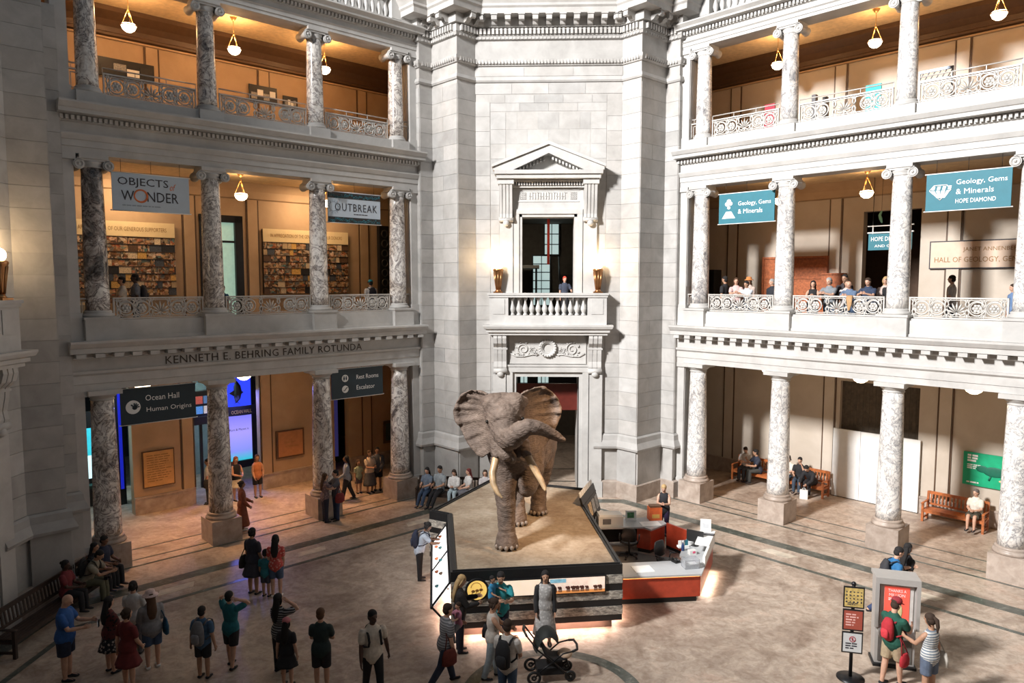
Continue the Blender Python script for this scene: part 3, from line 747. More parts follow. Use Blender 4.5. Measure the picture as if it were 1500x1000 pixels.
doorcase(0, 'central', 'north'); balcony(0, 'central'); windowcase(0, 'central'); torch(0, -1.85, 'left end of the central balcony'); torch(0, 1.85, 'right end of the central balcony')
doorcase(90, 'left-hand', 'west'); balcony(90, 'left-hand'); torch(90, 1.85, 'dark left-hand balcony')
pendant(45, -3.3, 15.2, 16.08, 17.15, 'glowing bowl lamp on chains, third storey of left gallery, nearest the camera', 100)
pendant(45, 0, 15.2, 16.08, 17.15, 'glowing bowl lamp on chains, third storey of left gallery, middle bay', 100)
pendant(45, 3.4, 15.2, 16.08, 17.15, 'glowing bowl lamp on chains, third storey of left gallery, nearest the central pier', 100)
pendant(-45, -3.4, 15.2, 16.08, 17.15, 'glowing bowl lamp on chains, third storey of right gallery, nearest the central pier', 60)
pendant(-45, 0, 15.2, 16.08, 17.15, 'glowing bowl lamp on chains, third storey of right gallery, middle bay', 60)
pendant(-45, 3.5, 15.2, 16.08, 17.15, 'glowing bowl lamp on chains, third storey of right gallery, nearest the camera', 60)
pendant(45, 0, 15, 11.15, 11.9, 'glowing bowl lamp on chains, second storey of left gallery, between the columns', 26)
pendant(45, 3.3, 15, 11.15, 11.9, 'glowing bowl lamp on chains, second storey of left gallery, half behind a column', 26)
pendant(-45, 0, 15, 11.15, 11.9, 'glowing bowl lamp on chains, second storey of right gallery, between the columns', 26)
pendant(-45, -3.05, 15, 11.15, 11.9, 'glowing bowl lamp on chains, second storey of right gallery, half behind a column', 26)
for fr, x, l in ((45, -3.4, 'left gallery above the dark hanging sign nearest the camera'), (45, -.1, 'left gallery in the middle bay'), (45, 2.8, 'left gallery beside the rest room sign'), (-45, -3.3, 'right gallery beside a column near the central pier'), (-45, 0.05, 'right gallery above the boarded doorway'), (-45, 3.42, 'right gallery above the single bench')):
    flush(fr, x, 15, 'bowl ceiling lamp, ground floor of '+l, 85 if fr > 0 else 14)
# ------------------------------------------------------------------ hanging banners
TEAL = plain('teal_sign', (.018, .15, .20), .6, var=.05); NAVY = plain('dark_slate_sign', (.012, .03, .043), .5, var=.05)
PALEB = plain('pale_blue_banner', (.50, .58, .66), .6, var=.03); INK = plain('ink', (.03, .03, .04), .6); ORNG = plain('orange_ink', (.75, .22, .08), .6)
SWHITE = plain('sign_white', (.85, .85, .83), .5, var=.02); TURQ = plain('turquoise_print', (.02, .15, .19), .5, var=.8, vs=9)
BRNBR = plain('walnut_frame', (.12, .06, .03), .5)
def banner(fr, x, z, label, mat, frame=BLACKM):
    t = thing('hanging_banner', label, 'sign', (x, 12.92, z), fr=fr)
    part('panel', M().box(-1.05, 1.05, -.02, .02, -.52, .52), mat, t)
    for zz in (.53, -.53): part('rod', M().tube([(-1.1, 0, zz), (1.1, 0, zz)], .018, 6), SWHITE, t)
    for sx in (-.8, 0, .8): part('cable', M().tube([(sx, 0, .53), (sx, 0, (11.66 if z > 8 else 5.17)-z)], .006, 4), BLACKM, t)
    return t
t = banner(45, -3.52, 10.75, 'pale blue hanging banner reading OBJECTS of WONDER with an orange ring', PALEB)
text('OBJECTS', 1.36, .28, t, (-.9, -.022, .13), INK, align='LEFT'); text('of', .17, .2, t, (.5, -.022, .12), ORNG, align='LEFT', shear=.4)
text('W', .34, .28, t, (-.82, -.022, -.24), INK, align='LEFT'); text('NDER', .86, .28, t, (-.13, -.022, -.24), INK, align='LEFT')
m = M()
for k, (r, c) in enumerate(((.17, 0), (.185, .6), (.16, 1.4))): m.torus((-.31+.012*math.cos(c), -.026, -.1+.012*math.sin(c)), r, .012, 28, 4)
part('ring_emblem', m, ORNG, t)
word_lines(t, plain('grey_ink', (.3, .36, .42), .6), -.8, -.022, -.36, 1.7, .06, 1)
t = banner(45, 3.2, 10.78, 'black and white hanging banner reading OUTBREAK with patterned edges', PALEB)
for zz in (.37, -.46):
    m = M().box(-1.05, 1.05, -.027, -.02, zz-.06, zz+.14 if zz > 0 else zz+.13); part('patterned_edge', m, BLACK, t)
    m = M()
    for i in range(26): m.torus((-1+i*.08, -.03, zz+.03+rnd.uniform(-.05, .05)), rnd.uniform(.02, .045), .01, 8, 4)
    part('swirl_print', m, TURQ, t, kind='stuff')
text('OUTBREAK', 1.7, .27, t, (.06, -.024, -.12), INK, space=1.15)
word_lines(t, INK, -.05, -.024, -.2, .95, .05, 1)
m = M()
for k in range(14):
    a = k*PI/7; m.tube([(-.84+.16*math.cos(a), -.026, .02+.16*math.sin(a)), (-.84+.25*math.cos(a), -.026, .02+.25*math.sin(a))], .008, 4)
m.torus((-.84, -.026, .02), .16, .008, 18, 4); part('virus_emblem', m, plain('grey_ink', (.3, .36, .42)), t)
def circ(t, x, z, r, mat):
    part('emblem_disc', M().lathe([(r, 0), (r, .01)], 24).xf(Matrix.Translation((x, -.02, z)) @ Matrix.Rotation(PI/2, 4, 'X')), mat, t)
t = banner(45, -3.55, 4.58, 'dark slate hanging sign reading Ocean Hall, Human Origins', NAVY)
circ(t, -.72, -.02, .2, SWHITE)
m = M()                                                              # hand print emblem
m.ball((-.68, -.035, -.04), (.07, .01, .06), 8, 5)
for k, a in enumerate((.1, .65, 1.15, 1.65, 2.4)): m.tube([(-.68, -.035, -.03), (-.68+.13*math.cos(a), -.035, -.03+.13*math.sin(a))], .02, 5)
part('hand_emblem', m, NAVY, t)
text('Ocean Hall', .95, .17, t, (-.38, -.022, .13), SWHITE, align='LEFT'); text('Human Origins', 1.28, .18, t, (-.36, -.022, -.24), SWHITE, align='LEFT')
t = banner(45, 3.2, 4.58, 'dark slate hanging sign reading Rest Rooms, Escalator', NAVY)
circ(t, -.52, .19, .13, SWHITE); circ(t, -.52, -.2, .13, SWHITE)
m = M()
for s in (-1, 1): m.ball((-.52+s*.045, -.035, .25), .02, 6, 4).tube([(-.52+s*.045, -.035, .225), (-.52+s*.045, -.035, .12)], [.03, .015], 5)
m.tube([(-.6, -.035, -.25), (-.55, -.035, -.25), (-.47, -.035, -.15), (-.43, -.035, -.15)], .014, 5); part('pictogram', m, NAVY, t, kind='stuff')
text('Rest Rooms', .92, .16, t, (-.06, -.022, .12), SWHITE, align='LEFT'); text('Escalator', .76, .16, t, (-.06, -.022, -.26), SWHITE, align='LEFT')
t = banner(-45, -3.22, 10.77, 'teal hanging sign with an erupting volcano reading Geology, Gems & Minerals, beside the central pier', TEAL)
m = M().yprism([(-.92, -.34), (-.4, -.34), (-.56, -.1), (-.76, -.1)], -.03, -.02)
for c in ((-.66, .03, .07), (-.72, .16, .1), (-.6, .17, .09), (-.66, .26, .09)): m.ball((c[0], -.025, c[1]), (c[2], .012, c[2]*.8), 10, 6)
part('volcano_emblem', m, SWHITE, t)
text('Geology, Gems', 1.22, .19, t, (-.3, -.022, .04), SWHITE, align='LEFT'); text('& Minerals', .92, .16, t, (-.3, -.022, -.2), SWHITE, align='LEFT')
t = banner(-45, 3.53, 10.75, 'teal hanging sign with a cut gem reading Geology, Gems & Minerals, Hope Diamond', TEAL)
m = M()
gp = [(-.96, .06), (-.84, .2), (-.52, .2), (-.4, .06), (-.68, -.22)]
for a, b in zip(gp, gp[1:]+gp[:1]): m.tube([(a[0], -.026, a[1]), (b[0], -.026, b[1])], .014, 4)
for i in range(4):
    x = -.93+i*.14; m.yprism([(x, .05), (x+.1, .05), (x*.35-.44+.06, -.16), (x*.35-.44, -.16)], -.028, -.02); m.yprism([(x+.02, .07), (x+.1, .07), (x+.12, .17), (x+.04, .17)], -.028, -.02)
part('gem_emblem', m, SWHITE, t)
text('Geology, Gems', 1.23, .18, t, (-.28, -.022, .14), SWHITE, align='LEFT'); text('& Minerals', .92, .15, t, (-.28, -.022, -.09), SWHITE, align='LEFT'); text('HOPE DIAMOND', .98, .12, t, (-.28, -.022, -.34), SWHITE, align='LEFT')
# ------------------------------------------------------------------ carved name on the left frieze
nm = thing('frieze_inscription', 'incised dark capitals naming the family rotunda along the left first-storey frieze', 'inscription', (0, 12.735, 5.9), fr=45)
text('KENNETH E. BEHRING FAMILY ROTUNDA', 6.66, .235, nm, (-.05, 0, -.13), plain('incised_letters', (.06, .045, .035), .8), ext=.01, space=1.08)
# ------------------------------------------------------------------ left gallery, second storey: donor displays, glass door, dark screen
TC = [plain('tile_'+n, c, .5, var=.55, vs=11) for n, c in (('ochre', (.42, .22, .06)), ('umber', (.10, .055, .03)), ('cream', (.62, .5, .34)), ('rust', (.36, .09, .03)), ('teal', (.04, .16, .18)), ('sand', (.46, .34, .2)), ('slate', (.06, .07, .09)), ('rose', (.45, .2, .16)), ('black', (.02, .018, .018)), ('gold', (.6, .36, .1)), ('grey', (.3, .3, .3)), ('green', (.07, .11, .04)))]
def collage():
    m, t, b = nt('picture_collage'); b.inputs['Roughness'].default_value = .6; v = coords(t)
    vo = t.nodes.new('ShaderNodeTexVoronoi'); vo.inputs['Scale'].default_value = 2.6; t.links.new(v, vo.inputs['Vector'])
    sp = t.nodes.new('ShaderNodeSeparateColor'); t.links.new(vo.outputs['Color'], sp.inputs[0]); n = noise(t, v, 5, 5, .7)
    o = ramp(t, sp.outputs[0], [(0, (.02, .015, .012)), (.22, (.16, .07, .025)), (.4, (.5, .33, .18)), (.55, (.05, .07, .08)), (.68, (.62, .52, .4)), (.8, (.34, .09, .03)), (.92, (.05, .16, .17)), (1, (.5, .25, .06))])
    t.links.new(mix(t, .8, o, ramp(t, n, [(.35, (.35, .32, .3)), (.6, (1.6, 1.5, 1.4))]), 'MULTIPLY'), b.inputs['Base Color']); return m
COLL = collage()
HDR = plain('cream_header', (.78, .64, .38), .6, var=.04); TXT = plain('brown_letters', (.30, .16, .05), .6)
for x0, x1, lab, body in ((-4.95, -1.5, 'wide wall display of small specimen pictures under a cream header, nearer the camera', 'IN APPRECIATION OF OUR GENEROUS SUPPORTERS'), (1.75, 5.45, 'wide wall display of small specimen pictures under a cream header, nearer the central pier', 'IN APPRECIATION OF THE GENEROSITY OF OUR DONORS')):
    t = thing('donor_display', lab, 'display', ((x0+x1)/2, 17.38, 7.72), fr=45); w = x1-x0
    part('backing', M().box(-w/2, w/2, -.1, 0, 0, 2.5), BLACK, t)
    part('header', M().box(-w/2, w/2, -.14, -.1, 2.02, 2.52), HDR, t)
    text(body, w*.84, .14, t, (0, -.145, 2.2), TXT)
    nx = 13; nz = 8; x = -w/2; rows = [2.0*i/nz for i in range(nz+1)]
    for j in range(nz):
        x = -w/2
        while x < w/2-.08:
            ww = min(rnd.choice((.16, .22, .3, .4)), w/2-x)
            if ww > .07: slab('picture_tile', t, (x+ww/2, -.11-rnd.random()*.012, rows[j]+.125), (ww-.015, .03, .225), COLL if rnd.random() < .75 else rnd.choice((TC[1], TC[2], TC[5], TC[6], TC[8], TC[9])))
            x += ww
    for j in range(nz+1): slab('shelf_line', t, (0, -.125, rows[j]+.005), (w, .05, .018), TC[8] if j % 2 else TC[1])
    area('display_light', RZ(45) @ Vector(((x0+x1)/2, 16.2, 11.5)), RZ(45) @ Vector(((x0+x1)/2, 17.4, 9.0)), 1.6, 64, (1, .68, .40), .3)
t = thing('glass_doorway', 'pale green frosted glass doorway behind the second column', 'door', (.2, 17.42, 6.6), fr=45)
part('frame', M().box(-.8, -.72, -.1, .3, 0, 4.06).box(.5, .8, -.1, .3, 0, 4.06).box(-.8, .8, -.1, .3, 3.8, 4.06).box(-.72, .5, 0, .08, 3.05, 3.13).box(-.12, -.06, 0, .08, 0, 3.8), BLACKM, t)
for a, b, c, d in ((-.72, -.12, 0, 3.05), (-.06, .5, 0, 3.05), (-.72, -.12, 3.13, 3.8), (-.06, .5, 3.13, 3.8)):
    part('pane', M().box(a, b, .03, .05, c, d), GLASS, t)
t = thing('iron_screen', 'tall dark ironwork screen at the far end of the left gallery', 'screen', (7.35, 17.2, 6.6), fr=45)
part('frame', M().box(-.45, .45, -.1, .1, 0, 4.0), BLACK, t)
m = M()
for i in range(9):
    for s in (-1, 1): m.torus((s*.2, -.12, .3+i*.42), .15, .03, 12, 5)
part('ironwork', m, plain('dull_iron', (.09, .085, .08), .4, .6), t)
t = thing('gilt_picture', 'small framed picture low on the wall beside the dark near column', 'picture', (-4.35, 17.36, 6.75), fr=45)
part('frame', M().box(-.45, .45, -.06, 0, 0, .8), HDR, t); part('canvas', M().box(-.33, .33, -.07, -.06, .12, .68), plain('dull_print', (.25, .24, .2), .6), t)
# third storey: pictures over the railing
for fr, y, its in ((45, 17.36, ((-3.7, -1.95, 15.0, 15.6, 'long black and white photograph panel, third storey left, by the near column'), (1.4, 2.5, 15.0, 15.62, 'framed exhibit panel, third storey left, middle bay'), (2.75, 3.35, 14.9, 15.42, 'small exhibit panel, third storey left, beside a column'))),):
    for a, b, c, d, l in its:
        t = thing('photo_display', l, 'panel', ((a+b)/2, y, c), fr=fr); w = (b-a)/2
        part('board', M().box(-w, w, -.05, 0, 0, d-c), BLACK, t)
        for k in range(4):
            u = -w+.06+k*(2*w-.12)/4; slab('print', t, (u+(2*w-.12)/8, -.055, (d-c)*(.35+.2*(k % 2))), ((2*w-.2)/4, .02, (d-c)*.4), rnd.choice((SWHITE, TC[10], TC[8])))
for x, y, z, w, h, c, l in ((-3.8, 15.5, 12.8, .4, 2.0, 'crimson', 'dark red exhibit board standing behind the railing, third storey right'), (-.1, 15.5, 12.8, .5, 2.0, 'turq', 'turquoise exhibit board standing behind the railing, third storey right'), (-1.95, 15.6, 12.8, .55, 2.05, 'grey', 'grey exhibit stand behind the railing, third storey right'), (1.75, 15.6, 12.8, 1.0, 2.15, 'truss', 'grey display frame behind the railing, third storey right')):
    t = thing('exhibit_board', l, 'board', (x, y, z), fr=-45)
    mt = {'crimson': plain('crimson_board', (.4, .02, .05)), 'turq': plain('turquoise_board', (.02, .42, .45)), 'grey': plain('grey_board', (.12, .12, .13)), 'truss': plain('steel_grey', (.2, .24, .3), .4, .4)}[c]
    m = M()
    if c == 'truss':
        m.box(-w/2, w/2, -.03, .03, h-.08, h).box(-w/2, w/2, -.03, .03, h-.36, h-.3).box(-w/2, -w/2+.05, -.03, .03, 0, h).box(w/2-.05, w/2, -.03, .03, 0, h)
        for k in range(6): m.tube([(-w/2+k*w/6, 0, h-.33), (-w/2+(k+1)*w/6, 0, h-.04)], .015, 4)
    elif c == 'grey': m.box(-w/2, -w/2+.14, -.1, .1, 0, h).box(w/2-.16, w/2, -.1, .1, 0, h-.15).box(-w/2, w/2, -.04, .04, .9, 1.0)
    else: m.box(-w/2, w/2, -.03, .03, .3, h)
    part('panel', m, mt, t); part('foot', M().box(-w/2-.05, w/2+.05, -.2, .2, 0, .05), BLACKM, t)
# ------------------------------------------------------------------ left gallery, ground floor: plaques and the hall beyond
PLQ = plain('gilded_plaque', (.62, .34, .12), .5, var=.12, vs=4)
t = thing('wall_plaque', 'square gilded plaque with fine lines of text, under the Ocean Hall sign', 'plaque', (-2.32, 17.36, .95), fr=45)
part('frame', M().box(-.54, .54, -.05, 0, -.04, 1.28), BRNBR, t); part('plate', M().box(-.5, .5, -.07, -.05, 0, 1.24), PLQ, t)
word_lines(t, TXT, -.4, -.07, 1.12, .84, 1.0, 12, .35, 5)
t = thing('wall_plaque', 'smaller framed copper plaque with two lines of text, near the blue screen', 'plaque', (2.69, 17.36, 1.2), fr=45)
part('frame', M().box(-.6, .6, -.05, 0, -.06, 1.06), BRNBR, t); part('plate', M().box(-.52, .52, -.07, -.05, 0, 1.0), plain('copper_plate', (.46, .21, .09), .5), t)
text('THE SANT', .42, .07, t, (0, -.075, .52), TXT); text('OCEAN HALL', .6, .07, t, (.05, -.075, .36), TXT)
t = thing('framed_picture', 'small dark framed picture on the wall beside the last left column', 'picture', (7.45, 17.36, 1.0), fr=45)
part('frame', M().box(-.36, .36, -.05, 0, 0, 1.0), BRNBR, t); part('canvas', M().box(-.24, .24, -.06, -.05, .12, .88), plain('dark_print', (.05, .07, .07), .5), t)
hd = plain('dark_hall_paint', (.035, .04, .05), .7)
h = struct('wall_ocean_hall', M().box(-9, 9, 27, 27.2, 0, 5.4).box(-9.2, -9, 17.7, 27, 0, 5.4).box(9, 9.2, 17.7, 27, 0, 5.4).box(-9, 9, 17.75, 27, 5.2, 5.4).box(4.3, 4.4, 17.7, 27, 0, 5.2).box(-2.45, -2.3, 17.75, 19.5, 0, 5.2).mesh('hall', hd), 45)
BLUE = plain('blue_backlit_wall', (.02, .05, .5), .4, emit=(.03, .06, .9), es=1.1, var=.2, vs=1)
def screen_mat():
    m, t, b = nt('ocean_screen'); tc = t.nodes.new('ShaderNodeTexCoord'); sp = t.nodes.new('ShaderNodeSeparateXYZ'); t.links.new(tc.outputs['Generated'], sp.inputs[0])
    o = ramp(t, sp.outputs[2], [(0, (.02, .55, .62)), (.2, (.25, .3, .9)), (.55, (.42, .36, 1.)), (1, (.16, .16, .8))]); t.links.new(o, b.inputs['Emission Color']); b.inputs['Emission Strength'].default_value = 1.0
    b.inputs['Base Color'].default_value = (.1, .1, .3, 1); return m
t = thing('ocean_screen', 'tall glowing violet-blue projection screen under a black OCEAN HALL sign', 'screen', (1.5, 19.3, .55), fr=45)
part('surround', M().box(-.7, -.6, -.05, .1, 0, 3.7).box(.45, .95, -.05, .1, 0, 3.9), BLACK, t)
part('upper_panel', M().box(-.6, .45, 0, .05, 2.45, 3.9), BLUE, t); part('screen', M().box(-.6, .45, 0, .05, .3, 2.4), screen_mat(), t); part('plinth', M().box(-.7, .6, -.1, .1, 0, .3), BLACK, t)
text('Port & Planet is', .8, .09, t, (-.08, -.006, 1.55), INK)
t = thing('ocean_hall_sign', 'curved black sign with gold letters OCEAN HALL across the blue opening', 'sign', (1.45, 18.8, 2.93), fr=45)
part('band', M().sweep([(-.02, -.12), (.02, -.12), (.02, .26), (-.02, .26)], [(-.75+.15*i, .12-.06*i+.006*i*i) for i in range(11)]), BLACK, t)
text('OCEAN HALL', .82, .14, t, (-.2, -.2, .0), plain('gold_letters', (.7, .5, .15), .5), ext=.02)
bar = M().box(-.85, -.8, .1, .2, -2.93, 0).box(.72, .77, -.2, -.1, -2.93, 0); part('post', bar, BLACKM, t)
t = thing('hanging_specimen', 'dark finned sea creature model hanging in front of the blue panel', 'model', (1.2, 18.9, 3.75), fr=45)
m = M().tube([(0, 0, .42), (.03, 0, .25), (.05, 0, 0), (.02, 0, -.25), (-.02, 0, -.4)], [.05, .13, .16, .12, .04], 10, round_=True); part('body', m, plain('dark_hide', (.03, .035, .05), .4), t)
m = M()
for s in (-1, 1): m.add([(s*.08, 0, .1), (s*.3, .02, -.02), (s*.1, 0, -.16)], [(0, 1, 2)]).add([(0, 0, -.35), (s*.16, 0, -.52), (s*.03, 0, -.42)], [(0, 1, 2)])
part('fin', m, plain('dark_hide', (.03, .035, .05)), t); part('wire', M().tube([(0, 0, .4), (0, 0, 1.44)], .008, 4), BLACKM, t)
t = thing('exhibit_case', 'lit exhibit case with coloured pictures high in the green hall beyond', 'display', (-.1, 19.2, 0), fr=45)
part('case', M().box(-.5, .45, 0, .3, 2.9, 3.9).box(-.6, .5, -.2, .3, 2.6, 2.9).box(-.05, .05, .1, .2, 0, 2.6), BLACK, t)
for k, c in enumerate(((.5, .3, .1), (.1, .3, .6), (.6, .55, .4), (.15, .4, .2), (.5, .1, .08), (.1, .2, .4))):
    slab('picture', t, (-.38+(k % 3)*.3, -.02, 3.15+(k//3)*.4), (.26, .03, .3), plain(f'lit_print_{k}', c, .5, emit=c, es=.5, var=.5, vs=12))
t = thing('hall_partition', 'pale grey-green partition of the hall beyond the second left column', 'partition', (-.55, 21.5, 0), fr=45)
part('panel', M().box(-1.6, 1.5, 0, .1, 0, 5.1), plain('green_grey_paint', (.22, .27, .25), .7), t)
t = thing('video_panel', 'bright cyan and white video panel behind the nearest dark column', 'screen', (-4.34, 19.6, .7), fr=45)
part('case', M().box(-.6, .6, 0, .15, -.7, 2.8), BLACK, t)
part('screen', M().box(-.5, .5, -.03, 0, .35, 1.2), plain('white_screen', (.5, .7, .7), .4, emit=(.62, .9, .95), es=1.2, var=.05), t)
part('screen', M().box(-.5, .5, -.03, 0, 1.2, 2.2), plain('cyan_screen', (.05, .4, .5), .4, emit=(.03, .5, .6), es=1.0, var=.5, vs=3), t)
for i in range(5): slab('stripe', t, (-.1, -.035, 1.75+i*.09), (.7, .02, .035), plain('cyan_stripe', (.4, .8, .9), emit=(.4, .85, .95), es=1.1))
part('ledge', M().box(-.6, .6, -.35, .1, .05, .15), plain('dark_green_ledge', (.01, .05, .04)), t)
t = thing('light_column', 'narrow glowing blue light panel between the near column and the plaque wall', 'light', (-3.1, 19.0, 0), fr=45)
part('panel', M().box(-.03, .07, 0, .05, .6, 4.2), plain('deep_blue_panel', (.01, .01, .3), .5, emit=(.01, .02, .55), es=.7), t); part('post', M().box(-.12, .15, .05, .12, 0, 4.4), BLACK, t)
t = thing('light_column', 'dim violet light panel seen down the passage under the rest room sign', 'light', (5.6, 19.2, 0), fr=45)
part('panel', M().box(-.3, .3, 0, .05, .3, 3.6), plain('violet_panel', (.03, .03, .2), .5, emit=(.035, .03, .12), es=.6), t); part('post', M().box(-.35, .35, .05, .12, 0, 4.0), BLACK, t)
p = RZ(45) @ Vector((.9, 18.3, 3.8)); area('ocean_blue_light', p, RZ(45) @ Vector((.8, 17.0, 0)), .8, 70, (.2, .22, 1))
p = RZ(45) @ Vector((-.9, 19.5, 5.0)); area('hall_green_light', p, RZ(45) @ Vector((-.7, 20.5, 1.5)), 1.5, 110, (.7, 1, .9))
p = RZ(45) @ Vector((-4.4, 18.4, 4.9)); area('hall_cyan_light', p, RZ(45) @ Vector((-4.4, 18.3, 0)), 1, 90, (.55, .85, 1))
# ------------------------------------------------------------------ right gallery, second storey
t = thing('name_plaque', 'long pale name plaque with dark border on the right second-storey wall', 'plaque', (3.5, 17.36, 8.63), fr=-45)
part('border', M().box(-2.22, 2.22, -.05, 0, 0, .95), INK, t); part('plate', M().box(-2.18, 2.18, -.06, -.05, .04, .91), plain('pale_plaque', (.66, .5, .38), .5, var=.05), t)
text('JANET ANNENBERG HOOKER', 2.5, .17, t, (-1.2, -.065, .55), TXT, align='LEFT'); text('HALL OF GEOLOGY, GEMS, AND MINERALS', 4.1, .2, t, (-2.05, -.065, .2), TXT, align='LEFT')
t = thing('panelled_board', 'red-brown wooden panelled board standing by the wall, behind the second column', 'cabinet', (-3.5, 17.3, 6.6), fr=-45)
part('panel', M().box(-1.28, 1.28, -.12, 0, 0, 2.5), WOOD, t)
part('frame', M().box(-1.32, 1.32, -.16, .02, 2.5, 2.58).box(-1.32, -1.24, -.16, 0, 0, 2.5).box(1.24, 1.32, -.16, 0, 0, 2.5).box(-.03, .03, -.15, 0, 0, 2.5).box(-1.28, 1.28, -.15, 0, 1.7, 1.76), WOOD, t)
t = thing('low_cabinet', 'small wooden cabinet against the wall beside the panelled board', 'cabinet', (-1.9, 17.1, 6.6), fr=-45)
part('body', M().box(-.36, .36, -.2, .2, 0, 1.86), WOOD, t); part('top', M().box(-.4, .4, -.24, .24, 1.86, 1.92), WOOD, t)
t = thing('black_cabinet', 'tall black cabinet at the end of the right gallery by the central pier', 'cabinet', (-7.1, 17.0, 6.6), fr=-45)
part('body', M().box(-.35, .35, -.3, .3, 0, 2.1), BLACK, t); part('door', M().box(-.3, .3, -.33, -.3, .1, 2.0), BLACKM, t)
t = thing('doorway_sign', 'teal sign reading HOPE DIAMOND hanging in the dark doorway of the right gallery', 'sign', (.12, 16.9, 9.7), fr=-45)
part('panel', M().box(-.72, .72, -.03, .03, -.38, .2), TEAL, t); part('rod', M().box(-.76, .76, -.04, .04, .22, .26).box(-.76, .76, -.04, .04, .46, .49).box(-.6, -.57, -.02, .02, .2, .5).box(0, .03, -.02, .02, .2, .5).box(.57, .6, -.02, .02, .2, .5), SWHITE, t); part('cable', M().box(-.6, -.585, -.01, .01, .49, 2.2).box(.585, .6, -.01, .01, .49, 2.2), BLACKM, t)
text('HOPE DIAMOND', 1.25, .15, t, (0, -.034, -.06), SWHITE); text('AND GEMS', .8, .09, t, (-.1, -.034, -.28), SWHITE)
t = thing('doorway_figure', 'small pale green model hanging in the top of the dark doorway', 'model', (-.3, 17.1, 10.45), fr=-45)
part('body', M().tube([(.03, 0, .25), (-.03, 0, .12), (0, 0, 0), (.05, 0, -.14)], [.03, .05, .06, .03], 8, round_=True), plain('pale_green', (.2, .5, .4)), t); part('wire', M().tube([(.03, 0, .25), (.03, 0, 1.45)], .006, 4), BLACKM, t)
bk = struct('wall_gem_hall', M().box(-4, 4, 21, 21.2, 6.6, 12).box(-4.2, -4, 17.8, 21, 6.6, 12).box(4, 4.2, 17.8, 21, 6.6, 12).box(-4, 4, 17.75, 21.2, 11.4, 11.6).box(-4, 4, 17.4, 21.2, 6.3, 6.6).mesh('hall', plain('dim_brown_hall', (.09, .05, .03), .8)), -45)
# ground floor, right: boarded doorway, poster
t = thing('boarded_doorway', 'plain white temporary partition boarding the doorway behind the third column', 'partition', (-.22, 17.28, 0), fr=-45)
for k in range(3): part('board', M().box(-1.53+k*1.02, -1.53+(k+1)*1.02-.012, -.04, .04, .02, 2.62), WHITE, t)
part('floor_rail', M().box(-1.53, 1.53, -.05, .05, 0, .02), BLACKM, t)
t = thing('slatted_blind', 'dark brown vertical blind in the opening above the white partition', 'blind', (-.22, 17.6, 2.5), fr=-45)
bl = M().box(-.055, .055, -.01, .01, 0, 1.95).mesh('slat', plain('dark_blind', (.085, .065, .045), .7, var=.3))
for i in range(25):
    o = part('slat', bl, None, t, (-1.36+i*.115, .02*(i % 2), 0), .35)
part('backing', M().box(-1.4, 1.4, .08, .1, 0, 1.97), plain('blind_shadow', (.03, .025, .02)), t)  # dark sheet painted as the shade behind the slats
t = thing('green_poster', 'emerald green poster with white print and a dark animal silhouette on the right wall', 'poster', (3.45, 17.36, 1.35), fr=-45)
part('board', M().box(-.82, .82, -.05, 0, 0, 1.12), plain('emerald_poster', (.0, .36, .17), .5, var=.1), t)
m = M().ball((.1, -.055, .55), (.34, .015, .17)).ball((-.25, -.055, .6), (.18, .012, .12)).tube([(.4, -.055, .6), (.6, -.055, .75)], .05, 6).tube([(0, -.055, .4), (-.05, -.055, .25)], .035, 5).tube([(.3, -.055, .4), (.33, -.055, .25)], .035, 5)
part('animal_print', m, plain('deep_green', (.0, .12, .07)), t)
m = M()
for k in range(7): m.ball((.28+.08*k*.9, -.065, .28+.03*(k % 3)), (.05, .01, .035), 6, 4)
part('white_print', m, plain('cream_print', (.7, .6, .3)), t)
word_lines(t, SWHITE, -.7, -.05, 1.05, .44, .27, 3, .7, 4); word_lines(t, SWHITE, -.7, -.05, .72, .42, .18, 3, .6, 6); word_lines(t, SWHITE, -.7, -.05, .13, .6, .06, 1, .8, 8)
# ------------------------------------------------------------------ stair hall seen through the central window and door
WLIT = plain('daylit_pane', (.5, .62, .62), .3, emit=(.55, .72, .70), es=.75, var=.15, vs=5)
for x0, z0, w, h, lab in ((-.18, 6.95, .9, 2.6, 'tall daylit window low in the stair hall beyond the central window'), (.35, 9.6, .75, 1.6, 'patterned window high in the stair hall, behind the hanging red banner'), (2.35, 9.7, .55, 1.4, 'second patterned window high in the stair hall, at the right')):
    t = thing('hall_window', lab, 'window', (x0, 23.9, z0))
    part('frame', M().box(-w/2-.06, w/2+.06, -.06, 0, -.06, h+.06), BLACK, t)
    nx, nz = 2, max(2, int(h/.42))
    for i in range(nx):
        for j in range(nz): slab('pane', t, (-w/2+(i+.5)*w/nx, -.07, (j+.5)*h/nz), (w/nx-.04, .03, h/nz-.05), WLIT)
t = thing('red_streamer', 'narrow red streamer hanging in the stair hall', 'streamer', (.12, 20, 9.0)); part('ribbon', M().box(-.06, .06, -.02, .02, 0, 2.4), plain('red_cloth', (.5, .04, .02)), t)
t = thing('stair_flight', 'dark staircase with iron balustrade in the stair hall', 'stairs', (.9, 20.5, 6.85)); m = M()
for i in range(10): m.box(-.2+.0*i, 2.2, i*.25, i*.25+.3, i*.17, i*.17+.17)
part('step', m, plain('dim_step', (.03, .03, .03)), t, kind='stuff'); m = M().tube([(-.2, 0, .95), (-.2, 2.5, 2.6)], .04, 6)
for i in range(9): m.box(-.21, -.19, i*.28, i*.28+.02, i*.17+.1, i*.19+.95)
part('balustrade', m, BLACKM, t)
